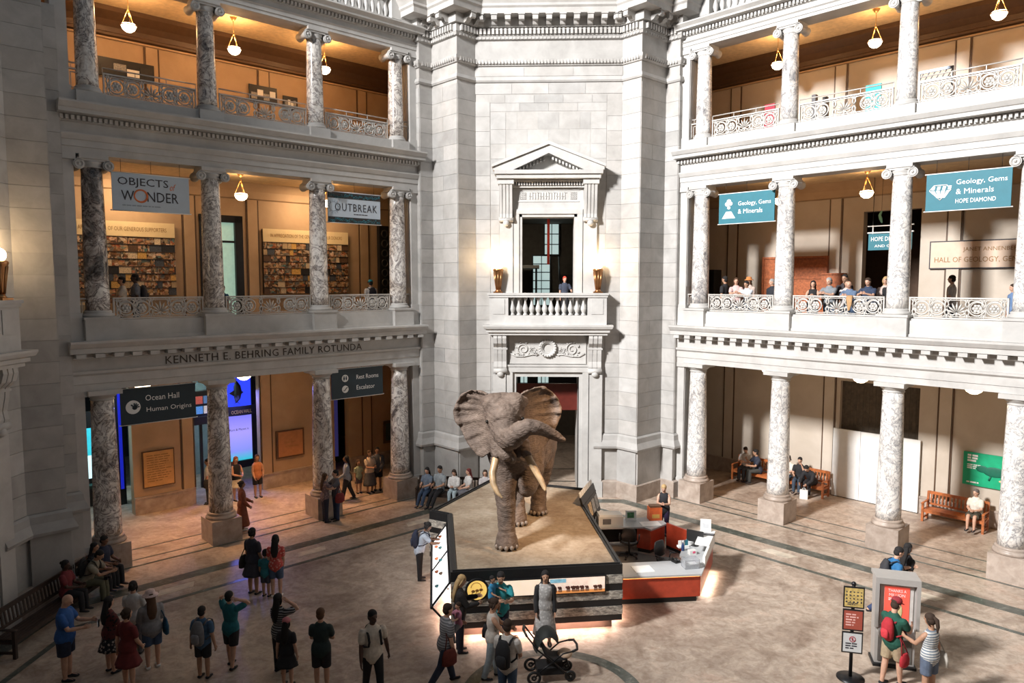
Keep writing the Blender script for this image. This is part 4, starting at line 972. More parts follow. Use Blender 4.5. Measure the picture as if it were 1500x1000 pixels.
t = thing('landing', 'grey landing slab in the stair hall behind the window', 'landing', (-2.0, 21, 6.85)); part('slab', M().box(-1.5, 1.7, 0, 2.5, 2.0, 2.15), plain('dim_grey', (.2, .19, .17)), t); part('wall', M().box(-1.5, -.1, 1.5, 1.6, 0, 2.0), plain('dim_tan', (.14, .11, .08)), t); part('post', M().box(1.5, 1.6, .2, .3, 0, 2.0), BLACKM, t)
t = thing('transom_panel', 'deep red panel over the ground doorway behind the elephant', 'panel', (0, 14.0, 3.15)); part('panel', M().box(-1.25, 1.25, 0, .1, 0, 1.05), plain('oxblood_panel', (.11, .018, .012), .4), t); part('bracket', M().box(-1.25, -1.19, .1, 1.0, 0, .06).box(1.19, 1.25, .1, 1.0, 0, .06), BLACKM, t)
t['kind'] = 'thing'
t = thing('transom_window', 'small daylit pane squares along the top of the ground doorway', 'window', (0, 14.6, 4.2))
for x in (-1.0, -.85, -.3, -.14, 0): slab('pane', t, (x, 0, .1), (.12, .03, .3), WLIT)
part('rail', M().box(-1.25, 1.25, .03, .08, -.1, .3), BLACK, t)
# ------------------------------------------------------------------ unseen walls behind the camera; the southwest one is shaped to shade the floor
SHADE = stone('shade_toned_stone', (.12, .10, .085), (.18, .155, .13), .05)  # stone darkened as if in shade, so these walls bounce less light
struct('wall_southwest', M().box(-8.2, 7.6, 13.0, 13.4, 0, 15.6).box(7.6, 12, 13.0, 13.4, 0, 22).mesh('w', SHADE), 135)
struct('wall_southeast', M().box(-7, 7, 13.0, 13.4, 0, 17.6).mesh('w', SHADE), -135)
struct('wall_east', M().box(-5, 5, 13.4, 13.8, 0, 18.6).mesh('w', SHADE), -90)
struct('wall_south', M().box(-6.5, 6.5, 15.6, 16, 0, 18.6).mesh('w', SHADE), 180)

area('stair_hall_lamp', (.6, 17.5, 5.8), (.6, 16.5, 0), .8, 70, (1, .9, .78)); area('landing_lamp', (-1.2, 19, 10.8), (-1, 21, 7), .8, 40, (1, .85, .65))
# ------------------------------------------------------------------ figures grown as one skin: pieces are fused by a voxel remesh in one batch
SKINS = []
def skin(name, m, mats, parent, voxel, smooth=2, post=None, label=None):
    me = m.mesh(name, mats)
    o = bpy.data.objects.new('skin_tmp', me); COL.objects.link(o)
    r = o.modifiers.new('r', 'REMESH'); r.mode = 'VOXEL'; r.voxel_size = voxel; r.use_smooth_shade = True
    if smooth:
        s = o.modifiers.new('s', 'SMOOTH'); s.iterations = smooth; s.factor = .5
    SKINS.append((o, name, mats, parent, post, label))
def flush_skins():
    dg = bpy.context.evaluated_depsgraph_get(); made = []
    for (o, name, mats, parent, post, label) in SKINS:
        me = bpy.data.meshes.new_from_object(o.evaluated_get(dg)); me.name = name
        me.materials.clear()
        for mt in (mats if isinstance(mats, (list, tuple)) else [mats]): me.materials.append(mt)
        me.polygons.foreach_set('material_index', [0]*len(me.polygons))
        made.append((name, me, parent, post, label))
    for s in SKINS: bpy.data.objects.remove(s[0])
    for name, me, parent, post, label in made:
        if post: post(me)
        o = put(name, me, parent)
        if label: o['label'] = label
def join_mesh(me, m, mi):
    """append builder m (material index mi) to mesh me"""
    bm = bmesh.new(); bm.from_mesh(me)
    vs = [bm.verts.new(v) for v in m.v]
    for f in m.f:
        try:
            fc = bm.faces.new([vs[i] for i in f]); fc.material_index = mi; fc.smooth = True
        except ValueError: pass
    bm.to_mesh(me); bm.free()

# ------------------------------------------------------------------ exhibit platform
HP = 1.6
A, A2, B_, C_, D_, E2, F_ = (-3.5, 6.02), (-2.94, 5.73), (-2.355, 1.614), (1.622, 2.234), (1.044, 6.82), (1.49, 8.33), (-1.94, 9.49)
POLY = [A, A2, B_, C_, D_, E2, F_]
def inset(poly, d):
    n = len(poly); P = [Vector(p) for p in poly]; r = []
    for i in range(n):
        a = (P[i]-P[i-1]).normalized(); b = (P[(i+1) % n]-P[i]).normalized()
        na = Vector((-a.y, a.x)); nb = Vector((-b.y, b.x)); q = na+nb; q /= max(.25, q.dot(na)); r.append(tuple(P[i]+q*d))
    return r
def sand_mat():
    m, t, b = nt('savanna_ground'); b.inputs['Roughness'].default_value = .85
    g = t.nodes.new('ShaderNodeNewGeometry'); p = g.outputs['Position']
    n1 = noise(t, p, .9, 5, .6, .6); n2 = noise(t, p, 7, 6, .7)
    o = ramp(t, n1, [(.3, (.21, .15, .10)), (.5, (.31, .245, .175)), (.7, (.40, .335, .26))]); s = ramp(t, n2, [(.3, (.7, .66, .6)), (.6, (1, 1, 1))])
    o = mix(t, 1., o, s, 'MULTIPLY'); t.links.new(o, b.inputs['Base Color']); bump(t, b, n2, .4, .04); return m
def strata_mat():
    m, t, b = nt('rock_strata'); b.inputs['Roughness'].default_value = .7
    g = t.nodes.new('ShaderNodeNewGeometry'); mp = t.nodes.new('ShaderNodeMapping'); mp.inputs['Scale'].default_value = (1, 1, 2.6); t.links.new(g.outputs['Position'], mp.inputs[0])
    n1 = noise(t, mp.outputs[0], 7, 8, .75, .5); o = ramp(t, n1, [(.36, (.09, .085, .08)), (.5, (.34, .31, .27)), (.62, (.62, .58, .5))])
    t.links.new(o, b.inputs['Base Color']); bump(t, b, n1, .6, .03); return m
SAND = sand_mat(); STRATA = strata_mat()
LEDP = plain('led_strip', (.9, .8, .75), emit=(1, .82, .72), es=6)
pf = thing('exhibit_platform', 'black-edged angular platform with sandy top and bands of rock strata, under the elephant', 'platform', (0, 0, 0))
IN = inset(POLY, .14)
part('ground_surface', M().prism(IN, 1.4, 1.57), SAND, pf)
edge = M()
for i in range(7):
    j = (i+1) % 7; a, b, c, d = POLY[i], POLY[j], IN[j], IN[i]
    edge.prism([a, b, c, d], 1.35, 1.6)
    p2 = inset(POLY, .05); p3 = inset(POLY, .08); edge.prism([p2[i], p2[j], p3[j], p3[i]], 1.6, 1.63)
part('rim', edge, BLACK, pf)
part('core', M().prism(inset(POLY, .05), .25, 1.4), BLACK, pf)
part('recessed_base', M().prism(inset(POLY, .2), 0, .25), plain('brown_base', (.11, .07, .055), .5), pf)
def along(a, b, u0, u1, o0, o1, z0, z1):
    a = Vector(a); b = Vector(b); d = (b-a).normalized(); n = Vector((d.y, -d.x)); L = (b-a).length
    return [tuple(a+d*(u*L)+n*o) for u, o in ((u0, o0), (u1, o0), (u1, o1), (u0, o1))], z0, z1
for a, b, cut in ((B_, C_, 1), (A, A2, 1), (C_, D_, 1), (F_, A, 1), (E2, F_, 1)):
    for z0, z1, mt, nm_ in ((.25, .4, BLACK, 'dark_band'), (.4, .6, STRATA, 'strata_band'), (.6, .77, BLACK, 'dark_band'), (.77, .975, STRATA, 'strata_band'), (.975, 1.15, BLACK, 'dark_band'), (1.15, 1.36, STRATA, 'strata_band')):
        pl, q0, q1 = along(a, b, 0, 1, -.05, .015 if mt is STRATA else .0, z0, z1)
        part(nm_, M().prism(pl, q0, q1), mt, pf)
def lit(name, c, es=.8, var=.2, vs=3): return plain(name, c, .5, emit=c, es=es, var=var, vs=vs)
def onface(m, a, b, u, z, mat, name, label=None, kind=None):
    """builder m drawn in (x along, z up, y out of the face = -y) set on edge a-b"""
    a = Vector(a); b = Vector(b); d = (b-a).normalized(); p = a+d*u
    o = part(name, m, mat, pf, (p.x, p.y, z), math.atan2(d.y, d.x)); 
    if label: o['label'] = label
    if 'herd' in name or name == 'round_print': o['kind'] = 'stuff'
onface(M().box(0, 2.45, -.05, -.016, 0, .42), B_, C_, 1.17, .96, BLACK, 'picture_frame')
onface(M().box(.03, 1.1, -.056, -.05, .03, .39), B_, C_, 1.17, .96, lit('backlit_cream', (.85, .68, .52), .75), 'picture_panel')
onface(M().box(1.1, 2.42, -.056, -.05, .1, .39), B_, C_, 1.17, .96, lit('backlit_sky', (.75, .58, .48), .7, .35, 5), 'picture_panel')
onface(M().box(1.1, 2.42, -.056, -.05, .03, .1), B_, C_, 1.17, .96, lit('backlit_savanna', (.62, .24, .07), .7), 'picture_panel')
onface(M().box(1.12, 1.5, -.06, -.056, .29, .38), B_, C_, 1.17, .96, lit('backlit_blue', (.2, .42, .52), .5, .4, 9), 'picture_panel')
hm = M()
for k in range(11):
    x = 1.25+k*.105+rnd.uniform(-.015, .015); s = rnd.uniform(.8, 1.1)
    if k in (2, 8): continue
    hm.ball((x, -.06, .16), (.045*s, .006, .045*s), 8, 5).ball((x-.045*s, -.06, .175), (.022*s, .006, .028*s), 6, 4)
    for q in (-.03, .0, .03): hm.box(x+q-.009, x+q+.009, -.064, -.056, .07, .14)
onface(hm, B_, C_, 1.17, .96, plain('herd_print', (.10, .03, .02), .6), 'herd_print')
onface(M().lathe([(.27, 0), (.27, .05)], 32).xf(Matrix.Rotation(PI/2, 4, 'X')), B_, C_, .6, 1.17, BLACK, 'round_frame')
onface(M().lathe([(.225, .05), (.225, .056)], 32).xf(Matrix.Rotation(PI/2, 4, 'X')), B_, C_, .6, 1.17, lit('backlit_gold', (.85, .55, .14), .75), 'round_panel')
gm = M()
for k in range(3): gm.ball((-.09+k*.09, -.06, -.02+.015*k), (.045, .006, .035), 8, 5).tube([(-.12+k*.09, -.06, -.09), (-.1+k*.09, -.06, -.03)], .009, 4)
gm.torus((-.02, -.058, .06), .12, .007, 16, 4, arc=PI)
onface(gm, B_, C_, .6, 1.17, plain('herd_print_brown', (.3, .14, .03), .6), 'round_print')
# tilted lit reading desk along the left side
a = Vector(A2); b = Vector(B_); d = (b-a).normalized(); n = Vector((d.y, -d.x)); L = (b-a).length
def q(u, o, z): v = a+d*u+n*o; return (v.x, v.y, z)
m = M().add([q(.1, .02, 1.32), q(L-.1, .02, 1.32), q(L-.1, .42, .8), q(.1, .42, .8), q(.1, -.02, 1.3), q(L-.1, -.02, 1.3), q(L-.1, .38, .78), q(.1, .38, .78)], [(0, 1, 2, 3), (4, 7, 6, 5), (0, 4, 5, 1), (2, 6, 7, 3), (1, 5, 6, 2), (0, 3, 7, 4)])
part('tilted_panel', m, lit('backlit_white', (.95, .9, .88), 1.0, .1), pf)
fm = M().tube([q(.0, .44, .78), q(L, .44, .78)], .035, 6).tube([q(.0, .02, 1.35), q(L, .02, 1.35)], .03, 6)
for u in (.05, L/2, L-.05): fm.tube([q(u, .02, 1.34), q(u, .44, .78)], .025, 6).tube([q(u, .44, .78), q(u, .02, .3)], .025, 6)
part('panel_frame', fm, BLACKM, pf)
for k in range(8):
    u = .4+k*.43; v = q(u, .2+.1*(k % 2), 1.1-.13*(k % 2)); sm = M().ball((0, 0, 0), (.07, .07, .03), 8, 5)
    part('panel_print', sm, rnd.choice([TC[3], TC[4], TC[1], ORNG]), pf, v)
# brochure rail on the far right edge
bx = Vector(D_); by = Vector(E2); dd = (by-bx).normalized(); rz_ = math.atan2(dd.y, dd.x)
rk = thing('brochure_rack', 'slanted rack of white leaflets and photographs on the far right edge of the platform', 'rack', (bx.x+.1, bx.y-.25, 1.0), math.degrees(rz_))
part('board', M().xprism([(0, 0), (.06, 0), (.3, .82), (.24, .82)], 0, 1.75), BLACK, rk)
for k in range(7): part('leaflet', M().xprism([(-.03+.24, .6), (.24, .6), (.33, .95), (.3, .95)], .06+k*.24, .25+k*.24), SWHITE, rk)
for k in range(4): part('photograph', M().xprism([(-.03+.06, .1), (.05, .1), (.16, .5), (.13, .5)], .08+k*.42, .4+k*.42), rnd.choice([TC[5], TC[10], TC[8]]), rk)
# strip lights hidden under the rim wash the floor
for a, b in ((B_, C_), (A2, B_), (C_, D_)):
    a = Vector(a); b = Vector(b); d = (b-a).normalized(); n = Vector((d.y, -d.x)); c = (a+b)/2-n*.04; L = (b-a).length
    o = area('plinth_strip_light', (c.x, c.y, .23), (c.x+n.x*.35, c.y+n.y*.35, 0), L*.8, 55, (1, .66, .52), .16)
    o.rotation_euler = (0, 0, math.atan2(d.y, d.x))
# ------------------------------------------------------------------ the elephant
def hide_mat():
    m, t, b = nt('elephant_hide'); b.inputs['Roughness'].default_value = .75
    g = t.nodes.new('ShaderNodeNewGeometry'); p = g.outputs['Position']
    n1 = noise(t, p, 1.6, 5, .6, .5); n2 = noise(t, p, 22, 6, .7, 1.); n3 = noise(t, p, 5, 6, .7, 1.2)
    o = ramp(t, n1, [(.3, (.085, .058, .044)), (.6, (.175, .128, .10))]); s = ramp(t, n3, [(.35, (.62, .58, .55)), (.6, (1, 1, 1))])
    o = mix(t, 1., o, s, 'MULTIPLY'); t.links.new(o, b.inputs['Base Color'])
    w_ = t.nodes.new('ShaderNodeTexWave'); w_.inputs['Scale'].default_value = 5.5; w_.inputs['Distortion'].default_value = 14; w_.inputs['Detail'].default_value = 3; w_.bands_direction = 'Z'; t.links.new(p, w_.inputs['Vector'])
    h = mix(t, .75, w_.outputs['Color'], n2); bump(t, b, h, .6, .03); return m
HIDE = hide_mat()
IVORY = plain('old_ivory', (.40, .27, .15), .4, var=.3, vs=5)
O = Vector((-.85, 4.6, HP))
el = thing('elephant', 'mounted African bull elephant striding with raised curled trunk and spread ears on the sandy platform', 'elephant', O)
def W(pts): return [Vector(p)-O for p in pts]
e = M(); SD = (1, .1, 0)
e.tube(W([(-1.0, 3.3, 4.25), (-.95, 3.8, 4.12), (-.87, 4.5, 3.95), (-.77, 5.3, 3.92), (-.68, 6.0, 3.95), (-.6, 6.55, 3.85)]), [(.56, .66), (.78, .94), (.88, 1.02), (.9, 1.02), (.8, .98), (.5, .7)], 24, SD, round_=True)
e.tube(W([(-1.2, 3.65, 3.95), (-1.2, 3.6, 3.3), (-1.16, 3.42, 2.5), (-1.14, 3.33, 1.98), (-1.14, 3.3, 1.8), (-1.14, 3.27, 1.61)]), [(.42, .5), (.33, .4), (.235, .27), (.215, .23), (.26, .28), (.3, .33)], 16, SD)
e.tube(W([(-.6, 3.8, 4.0), (-.56, 3.62, 3.45), (-.64, 3.45, 3.05)]), [(.42, .5), (.34, .38), (.25, .28)], 16, SD, round_=True)
e.tube(W([(-.64, 3.5, 3.02), (-.7, 3.95, 2.98), (-.74, 4.3, 2.85)]), [(.23, .23), (.2, .2), (.24, .2)], 14, SD)
e.tube(W([(-.3, 6.2, 3.8), (-.28, 5.95, 3.0), (-.33, 6.12, 2.3), (-.34, 6.02, 1.85), (-.34, 5.98, 1.61)]), [(.5, .66), (.36, .44), (.225, .26), (.22, .23), (.25, .28)], 16, SD)
e.tube(W([(-1.05, 6.1, 3.8), (-1.05, 5.7, 3.0), (-.98, 5.45, 2.3), (-.92, 5.12, 1.9), (-.9, 5.05, 1.61)]), [(.48, .64), (.35, .42), (.225, .26), (.22, .23), (.24, .27)], 16, SD)
# skull, brow, cheeks, lower jaw
e.tube(W([(-1.2, 3.25, 5.28), (-1.2, 2.98, 5.24)]), [(.6, .22), (.52, .22)], 20, SD, round_=True)
e.tube(W([(-1.2, 3.45, 4.95), (-1.2, 3.1, 5.02), (-1.2, 2.84, 4.92)]), [(.5, .5), (.5, .48), (.42, .42)], 20, SD, round_=True)
e.ball(Vector((-1.43, 3.05, 5.25))-O, (.3, .3, .27)); e.ball(Vector((-.97, 3.05, 5.25))-O, (.3, .3, .27)); e.ball(Vector((-1.2, 2.95, 5.0))-O, (.34, .3, .4))
e.ball(Vector((-1.5, 2.9, 4.85))-O, (.14, .2, .2)); e.ball(Vector((-.87, 2.9, 4.9))-O, (.16, .2, .2))
e.tube(W([(-1.15, 3.1, 4.6), (-1.05, 2.85, 4.2), (-.98, 2.62, 3.96)]), [(.36, .34), (.24, .26), (.1, .12)], 14, SD, round_=True)
e.tube(W([(-1.4, 2.95, 4.75), (-1.36, 2.75, 4.35), (-1.36, 2.62, 4.02)]), [(.2, .22), (.155, .16), (.115, .115)], 12, SD)
e.tube(W([(-.9, 2.95, 4.75), (-.74, 2.72, 4.38), (-.61, 2.58, 4.06)]), [(.2, .22), (.15, .15), (.11, .11)], 12, SD)
# trunk: out from the face, rising, then curled to one side
TR = [(-1.18, 2.9, 4.85), (-1.14, 2.6, 4.62), (-1.05, 2.36, 4.52), (-.92, 2.16, 4.62), (-.76, 2.06, 4.8), (-.58, 2.04, 4.9), (-.38, 2.1, 4.86), (-.15, 2.18, 4.74), (.06, 2.25, 4.62), (.22, 2.28, 4.54)]
e.tube(W(TR), [.4, .33, .28, .25, .215, .185, .155, .125, .1, .075], 16, round_=True)
e.tube(W([(-1.2, 2.85, 4.5), (-1.17, 2.65, 4.2), (-1.13, 2.55, 4.05)]), [(.27, .25), (.2, .18), (.13, .12)], 12, SD, round_=True)
# tail
e.tube(W([(-.58, 6.9, 4.4), (-.57, 7.1, 3.9), (-.58, 7.1, 3.3), (-.6, 7.05, 2.9)]), [.09, .06, .045, .06], 8)
EARL = [((-1.64, 3.2, 5.41),(-1.71, 3.38, 5.45)),((-1.64, 3.2, 5.37),(-1.88, 3.55, 5.5)),((-1.66, 3.2, 5.3),(-2.06, 3.72, 5.51)),((-1.66, 3.2, 5.24),(-2.3, 3.88, 5.38)),((-1.66, 3.2, 5.14),(-2.45, 3.98, 5.17)),((-1.66, 3.2, 5.02),(-2.55, 4.04, 4.93)),((-1.65, 3.2, 4.88),(-2.5, 4.0, 4.71)),((-1.65, 3.2, 4.73),(-2.34, 3.89, 4.44)),((-1.63, 3.2, 4.56),(-2.2, 3.81, 4.2)),((-1.63, 3.2, 4.39),(-2.07, 3.73, 4.01)),((-1.63, 3.2, 4.25),(-1.91, 3.64, 3.85)),((-1.63, 3.2, 4.13),(-1.76, 3.55, 3.79)),((-1.63, 3.2, 4.05),(-1.68, 3.38, 3.92))]
EARR = [((-0.78, 3.2, 5.38),(-0.81, 3.36, 5.4)),((-0.76, 3.2, 5.34),(-0.65, 3.52, 5.5)),((-0.74, 3.2, 5.28),(-0.43, 3.75, 5.57)),((-0.72, 3.2, 5.21),(-0.22, 3.93, 5.56)),((-0.71, 3.2, 5.11),(-0.01, 4.06, 5.42)),((-0.69, 3.2, 5.01),(0.15, 4.13, 5.22)),((-0.67, 3.2, 4.89),(0.24, 4.15, 4.95)),((-0.66, 3.2, 4.77),(0.21, 4.09, 4.74)),((-0.64, 3.2, 4.63),(0.08, 3.96, 4.5)),((-0.62, 3.2, 4.5),(-0.02, 3.85, 4.29)),((-0.61, 3.2, 4.4),(-0.16, 3.74, 4.11)),((-0.59, 3.2, 4.31),(-0.3, 3.62, 4.03)),((-0.57, 3.2, 4.26),(-0.46, 3.43, 4.14))]
def ear(m, rows, s):
    # resample the outline finely, then lay a folded sheet between the root and the rim
    n = 72; k = 14; vs = []; fs = []
    def lerp(t):
        x = t*(len(rows)-1); i = min(int(x), len(rows)-2); f = x-i
        return (Vector(rows[i][0]).lerp(Vector(rows[i+1][0]), f), Vector(rows[i][1]).lerp(Vector(rows[i+1][1]), f))
    for side in (0, 1):
        for i in range(n+1):
            u = i/n; a, b = lerp(u); a = a+Vector((s*-.22, 0, 0))
            for j in range(k+1):
                t = j/k; p = a.lerp(b, t)-O
                fold = (.032*math.sin(u*52+.8*math.sin(u*9))+.02*math.sin(u*97+1))*min(1, max(0, t-.22)*2.2)*(1-.45*t)*1.25*(.4+.6*math.sin(PI*min(1, u*1.1+.05)))
                cup = -.22*math.sin(PI*min(1, t*1.05))*math.sin(PI*u)
                rim = (-.12 if u < .55 else .0)*max(0, t-.86)*6
                p = p+Vector((0, -fold+cup*-1+rim+(.04 if side else -.04), -.012*abs(math.sin(u*26))*max(0, t-.85)*6))
                vs.append(p)
    N = (n+1)*(k+1)
    for i in range(n):
        for j in range(k):
            a = i*(k+1)+j; b = a+k+1; fs.append((a, a+1, b+1, b)); fs.append((N+a, N+b, N+b+1, N+a+1))
    for i in range(n):
        a = i*(k+1); fs.append((a, a+k+1, N+a+k+1, N+a)); a += k; fs.append((a, N+a, N+a+k+1, a+k+1))
    for j in range(k):
        fs.append((j, N+j, N+j+1, j+1)); q_ = n*(k+1)+j; fs.append((q_, q_+1, N+q_+1, N+q_))
    m.add(vs, fs)
ear(e, EARL, -1); ear(e, EARR, 1)
from mathutils import noise as mnoise
def hide_post(me):
    ns = [v.normal.copy() for v in me.vertices]
    for v, nn in zip(me.vertices, ns):
        p = v.co; h = mnoise.fractal(p*3.0, .9, 2., 5)*.022+mnoise.ridged_multi_fractal(p*7, 1., 2., 3, 1., 2.)*.006
        # rings across the trunk and face, folds on the legs
        if p.y < -1.5 and p.z > 2.2: h += .006*math.sin((p.z*1.0+p.x*.55)*52+2.5*mnoise.noise(p*2.5))*(1 if p.y < -1.9 else .35)
        elif p.z < 1.3: h += .005*math.sin(p.z*40+4*mnoise.noise(p*3))
        v.co = p+nn*h
skin('body', e, HIDE, el, .028, 1, hide_post)
def tusk(pts, r): part('tusk', M().tube(W(pts), r, 12, round_=True), IVORY, el)
tusk([(-1.36, 2.68, 4.1), (-1.385, 2.56, 3.92), (-1.44, 2.42, 3.7), (-1.415, 2.28, 3.48), (-1.31, 2.16, 3.3), (-1.2, 2.08, 3.21)], [.085, .09, .088, .078, .055, .025])
tusk([(-.64, 2.64, 4.14), (-.59, 2.54, 4.03), (-.42, 2.42, 3.76), (-.29, 2.28, 3.56), (-.215, 2.18, 3.42), (-.2, 2.13, 3.38)], [.085, .088, .082, .07, .05, .025])
part('mouth_and_shade', M().ball(Vector((-.84, 2.66, 4.25))-O, (.15, .09, .24), 12, 10), plain('mouth_shade_dark', (.03, .016, .014), .6), el)  # dark blob for the open mouth and the shade under the trunk
EYE = plain('dark_eye', (.01, .008, .006), .15)
for c in ((-1.58, 2.76, 4.86), (-.74, 2.78, 4.93)): part('eye', M().ball(Vector(c)-O, .05, 10, 8), EYE, el)
for cx, cy in ((-1.14, 3.27), (-.34, 5.98), (-.9, 5.05)):
    for k in range(5):
        a = -PI/2+(k-2)*.5; part('toenail', M().ball(Vector((cx+.29*math.cos(a)*(.9 if cy > 4 else 1), cy+.31*math.sin(a)*(.9 if cy > 4 else 1), 1.66))-O, (.055, .04, .06), 8, 5), plain('toenail_horn', (.2, .16, .13), .5), el)
# ------------------------------------------------------------------ information desk
REDW = plain('red_lacquer', (.42, .055, .025), .3, var=.15); GREYT = plain('pale_laminate', (.47, .48, .49), .35, var=.03); CARP = plain('grey_carpet', (.14, .13, .12), .9)
dk = thing('information_desk', 'red-fronted information desk with pale grey worktops wrapped round the right of the platform', 'desk', (0, 0, 0))
front = [(1.72, 3.46), (3.82, 3.74), (3.6, 4.65), (1.6, 4.36)]
part('worktop', M().prism(front, .72, .77), GREYT, dk)
part('front_panel', M().prism([(1.72, 3.52), (3.78, 3.8), (3.77, 3.86), (1.71, 3.58)], .16, .72), REDW, dk)
part('light_strip', M().prism([(1.72, 3.505), (3.78, 3.785), (3.78, 3.8), (1.72, 3.52)], .69, .72), plain('amber_strip', (.9, .4, .1), emit=(1, .38, .08), es=3), dk)
part('plinth', M().prism([(1.75, 3.6), (3.72, 3.87), (3.71, 3.95), (1.74, 3.68)], 0, .16).prism([(3.72, 3.87), (4.6, 6.03), (4.52, 6.06), (3.66, 3.95)], 0, .16), BLACK, dk)
right = [(3.82, 3.74), (4.72, 6.1), (3.98, 6.38), (3.5, 5.0), (3.6, 4.65)]
part('worktop', M().prism(right, .72, .77), GREYT, dk)
part('side_panel', M().prism([(3.8, 3.8), (4.66, 6.06), (4.6, 6.08), (3.74, 3.86)], .16, .72), REDW, dk)
part('upper_ledge', M().prism([(4.02, 4.26), (4.72, 6.1), (4.66, 6.12), (3.96, 4.28)], .77, 1.02).prism([(4.3, 5.0), (4.74, 6.14), (4.36, 6.28), (3.94, 5.15)], 1.02, 1.06).prism([(4.66, 6.08), (4.72, 6.1), (4.0, 6.38), (3.98, 6.33)], .77, 1.02), WHITE, dk)
back = [(1.35, 7.12), (2.86, 7.26), (3.05, 7.03), (3.62, 7.6), (3.42, 8.25), (2.16, 8.02), (1.35, 7.9)]
part('worktop', M().prism(back, .72, .77), GREYT, dk)
part('back_panel', M().prism([(1.5, 7.82), (3.4, 8.16), (3.39, 8.22), (1.5, 7.88)], .05, .72), BLACK, dk)
part('drawer_cabinet', M().prism([(2.66, 7.28), (3.04, 7.08), (3.56, 7.6), (3.3, 7.9)], .12, .72), REDW, dk)
part('drawer_plinth', M().prism([(2.7, 7.3), (3.04, 7.13), (3.5, 7.6), (3.3, 7.88)], 0, .12), BLACK, dk)
part('back_panel', M().prism([(3.6, 7.56), (4.3, 6.62), (4.34, 6.65), (3.64, 7.6)], .1, .8), REDW, dk)
part('foot_rail', M().prism([(3.6, 7.58), (4.3, 6.64), (4.33, 6.66), (3.63, 7.6)], 0, .1), BLACK, dk)
t = thing('desk_mat', 'grey carpet inside the information desk', 'carpet', (0, 0, 0)); part('carpet', M().prism([(1.74, 4.0), (3.5, 4.2), (3.75, 6.6), (3.0, 6.95), (2.5, 7.2), (1.35, 7.2)], .001, .02), CARP, t)
def office_chair(x, y, deg, lab):
    t = thing('office_chair', lab, 'chair', (x, y, .02), deg)
    m = M()
    for k in range(5):
        a = k*2*PI/5; m.tube([(0, 0, .1), (.28*math.cos(a), .28*math.sin(a), .07)], [.03, .02], 6)
    part('base', m, BLACKM, t); part('column', M().tube([(0, 0, .1), (0, 0, .42)], .03, 8), BLACKM, t)
    for k in range(5):
        a = k*2*PI/5; part('caster', M().ball((.28*math.cos(a), .28*math.sin(a), .035), .035, 8, 6), BLACK, t)
    part('seat', M().tube([(0, 0, .42), (0, 0, .46), (0, 0, .5)], [(.22, .22), (.26, .25), (.23, .22)], 16, (1, 0, 0)), BLACK, t)
    part('backrest', M().tube([(0, .22, .56), (0, .26, .75), (0, .27, .95)], [(.2, .03), (.23, .035), (.18, .03)], 14, (1, 0, 0), round_=True), BLACK, t)
    part('back_stem', M().tube([(0, .05, .44), (0, .24, .46), (0, .27, .62)], .025, 6), BLACKM, t)
    for s in (-1, 1): part('armrest', M().tube([(s*.24, .1, .45), (s*.29, .1, .6), (s*.29, -.14, .66), (s*.29, .14, .66)], .02, 6), BLACK, t)
office_chair(2.36, 6.75, 170, 'black swivel chair tucked under the back counter of the desk'); office_chair(3.2, 5.3, 40, 'black swivel chair facing the computers, behind the front counter')
MON = plain('dark_screen', (.03, .04, .05), .15, emit=(.1, .16, .2), es=.3, var=.6, vs=14)
def monitor(x, y, z, deg, lab):
    t = thing('computer_monitor', lab, 'monitor', (x, y, z), deg)
    part('screen', M().box(-.22, .22, -.012, -.006, .13, .42), MON, t); part('casing', M().box(-.24, .24, -.006, .03, .11, .44), BLACK, t)
    part('stand', M().box(-.03, .03, 0, .04, .02, .2).lathe([(.11, 0), (.1, .015)], 16), BLACK, t)
monitor(4.08, 5.75, .77, 150, 'black computer monitor inside the white ledge of the desk')
t = thing('keyboard', 'dark keyboard lying on the white ledge of the desk', 'keyboard', (4.42, 5.85, 1.06), -20); part('body', M().box(-.22, .22, -.07, .07, 0, .025), BLACK, t)
m = M()
for i in range(11):
    for j in range(4): m.box(-.2+i*.037, -.17+i*.037, -.055+j*.03, -.033+j*.03, .025, .032)
part('keys', m, plain('grey_keys', (.16, .16, .17)), t, kind='stuff')
def paper(x, y, z, deg, w, h, lab, c=None):
    t = thing('paper_sheet', lab, 'paper', (x, y, z), deg); part('sheet', M().box(-w/2, w/2, -h/2, h/2, 0, .012), c or SWHITE, t)
    m = M()
    for k in range(4): m.box(-w*.35, w*.2, -h*.3+k*h*.15, -h*.28+k*h*.15, .012, .014)
    part('print', m, plain('pale_print', (.6, .62, .64)), t, kind='stuff')
paper(2.36, 4.0, .77, 12, .5, .42, 'white sheet lying on the front counter of the desk'); paper(3.1, 7.55, .77, 10, .6, .4, 'white sheets on the corner of the back counter')
t = thing('desk_phone', 'black telephone on the inner corner of the front counter', 'telephone', (3.32, 4.52, .77), 30)
part('body', M().xprism([(-.1, 0), (.1, 0), (.1, .07), (-.1, .03)], -.09, .09), BLACK, t); part('handset', M().tube([(-.05, -.09, .07), (-.06, 0, .1), (-.05, .09, .09)], [.03, .02, .03], 8), BLACK, t)
part('keys', M().box(-.01, .07, -.06, .02, .045, .06), plain('grey_keys', (.16, .16, .17)), t)
t = thing('clear_box', 'clear acrylic leaflet box on the front right corner of the desk', 'box', (3.62, 4.18, .77), 12)
AC = plain('clear_acrylic', (.75, .77, .8), .1); AC.node_tree.nodes['Principled BSDF'].inputs['Transmission Weight'].default_value = .75
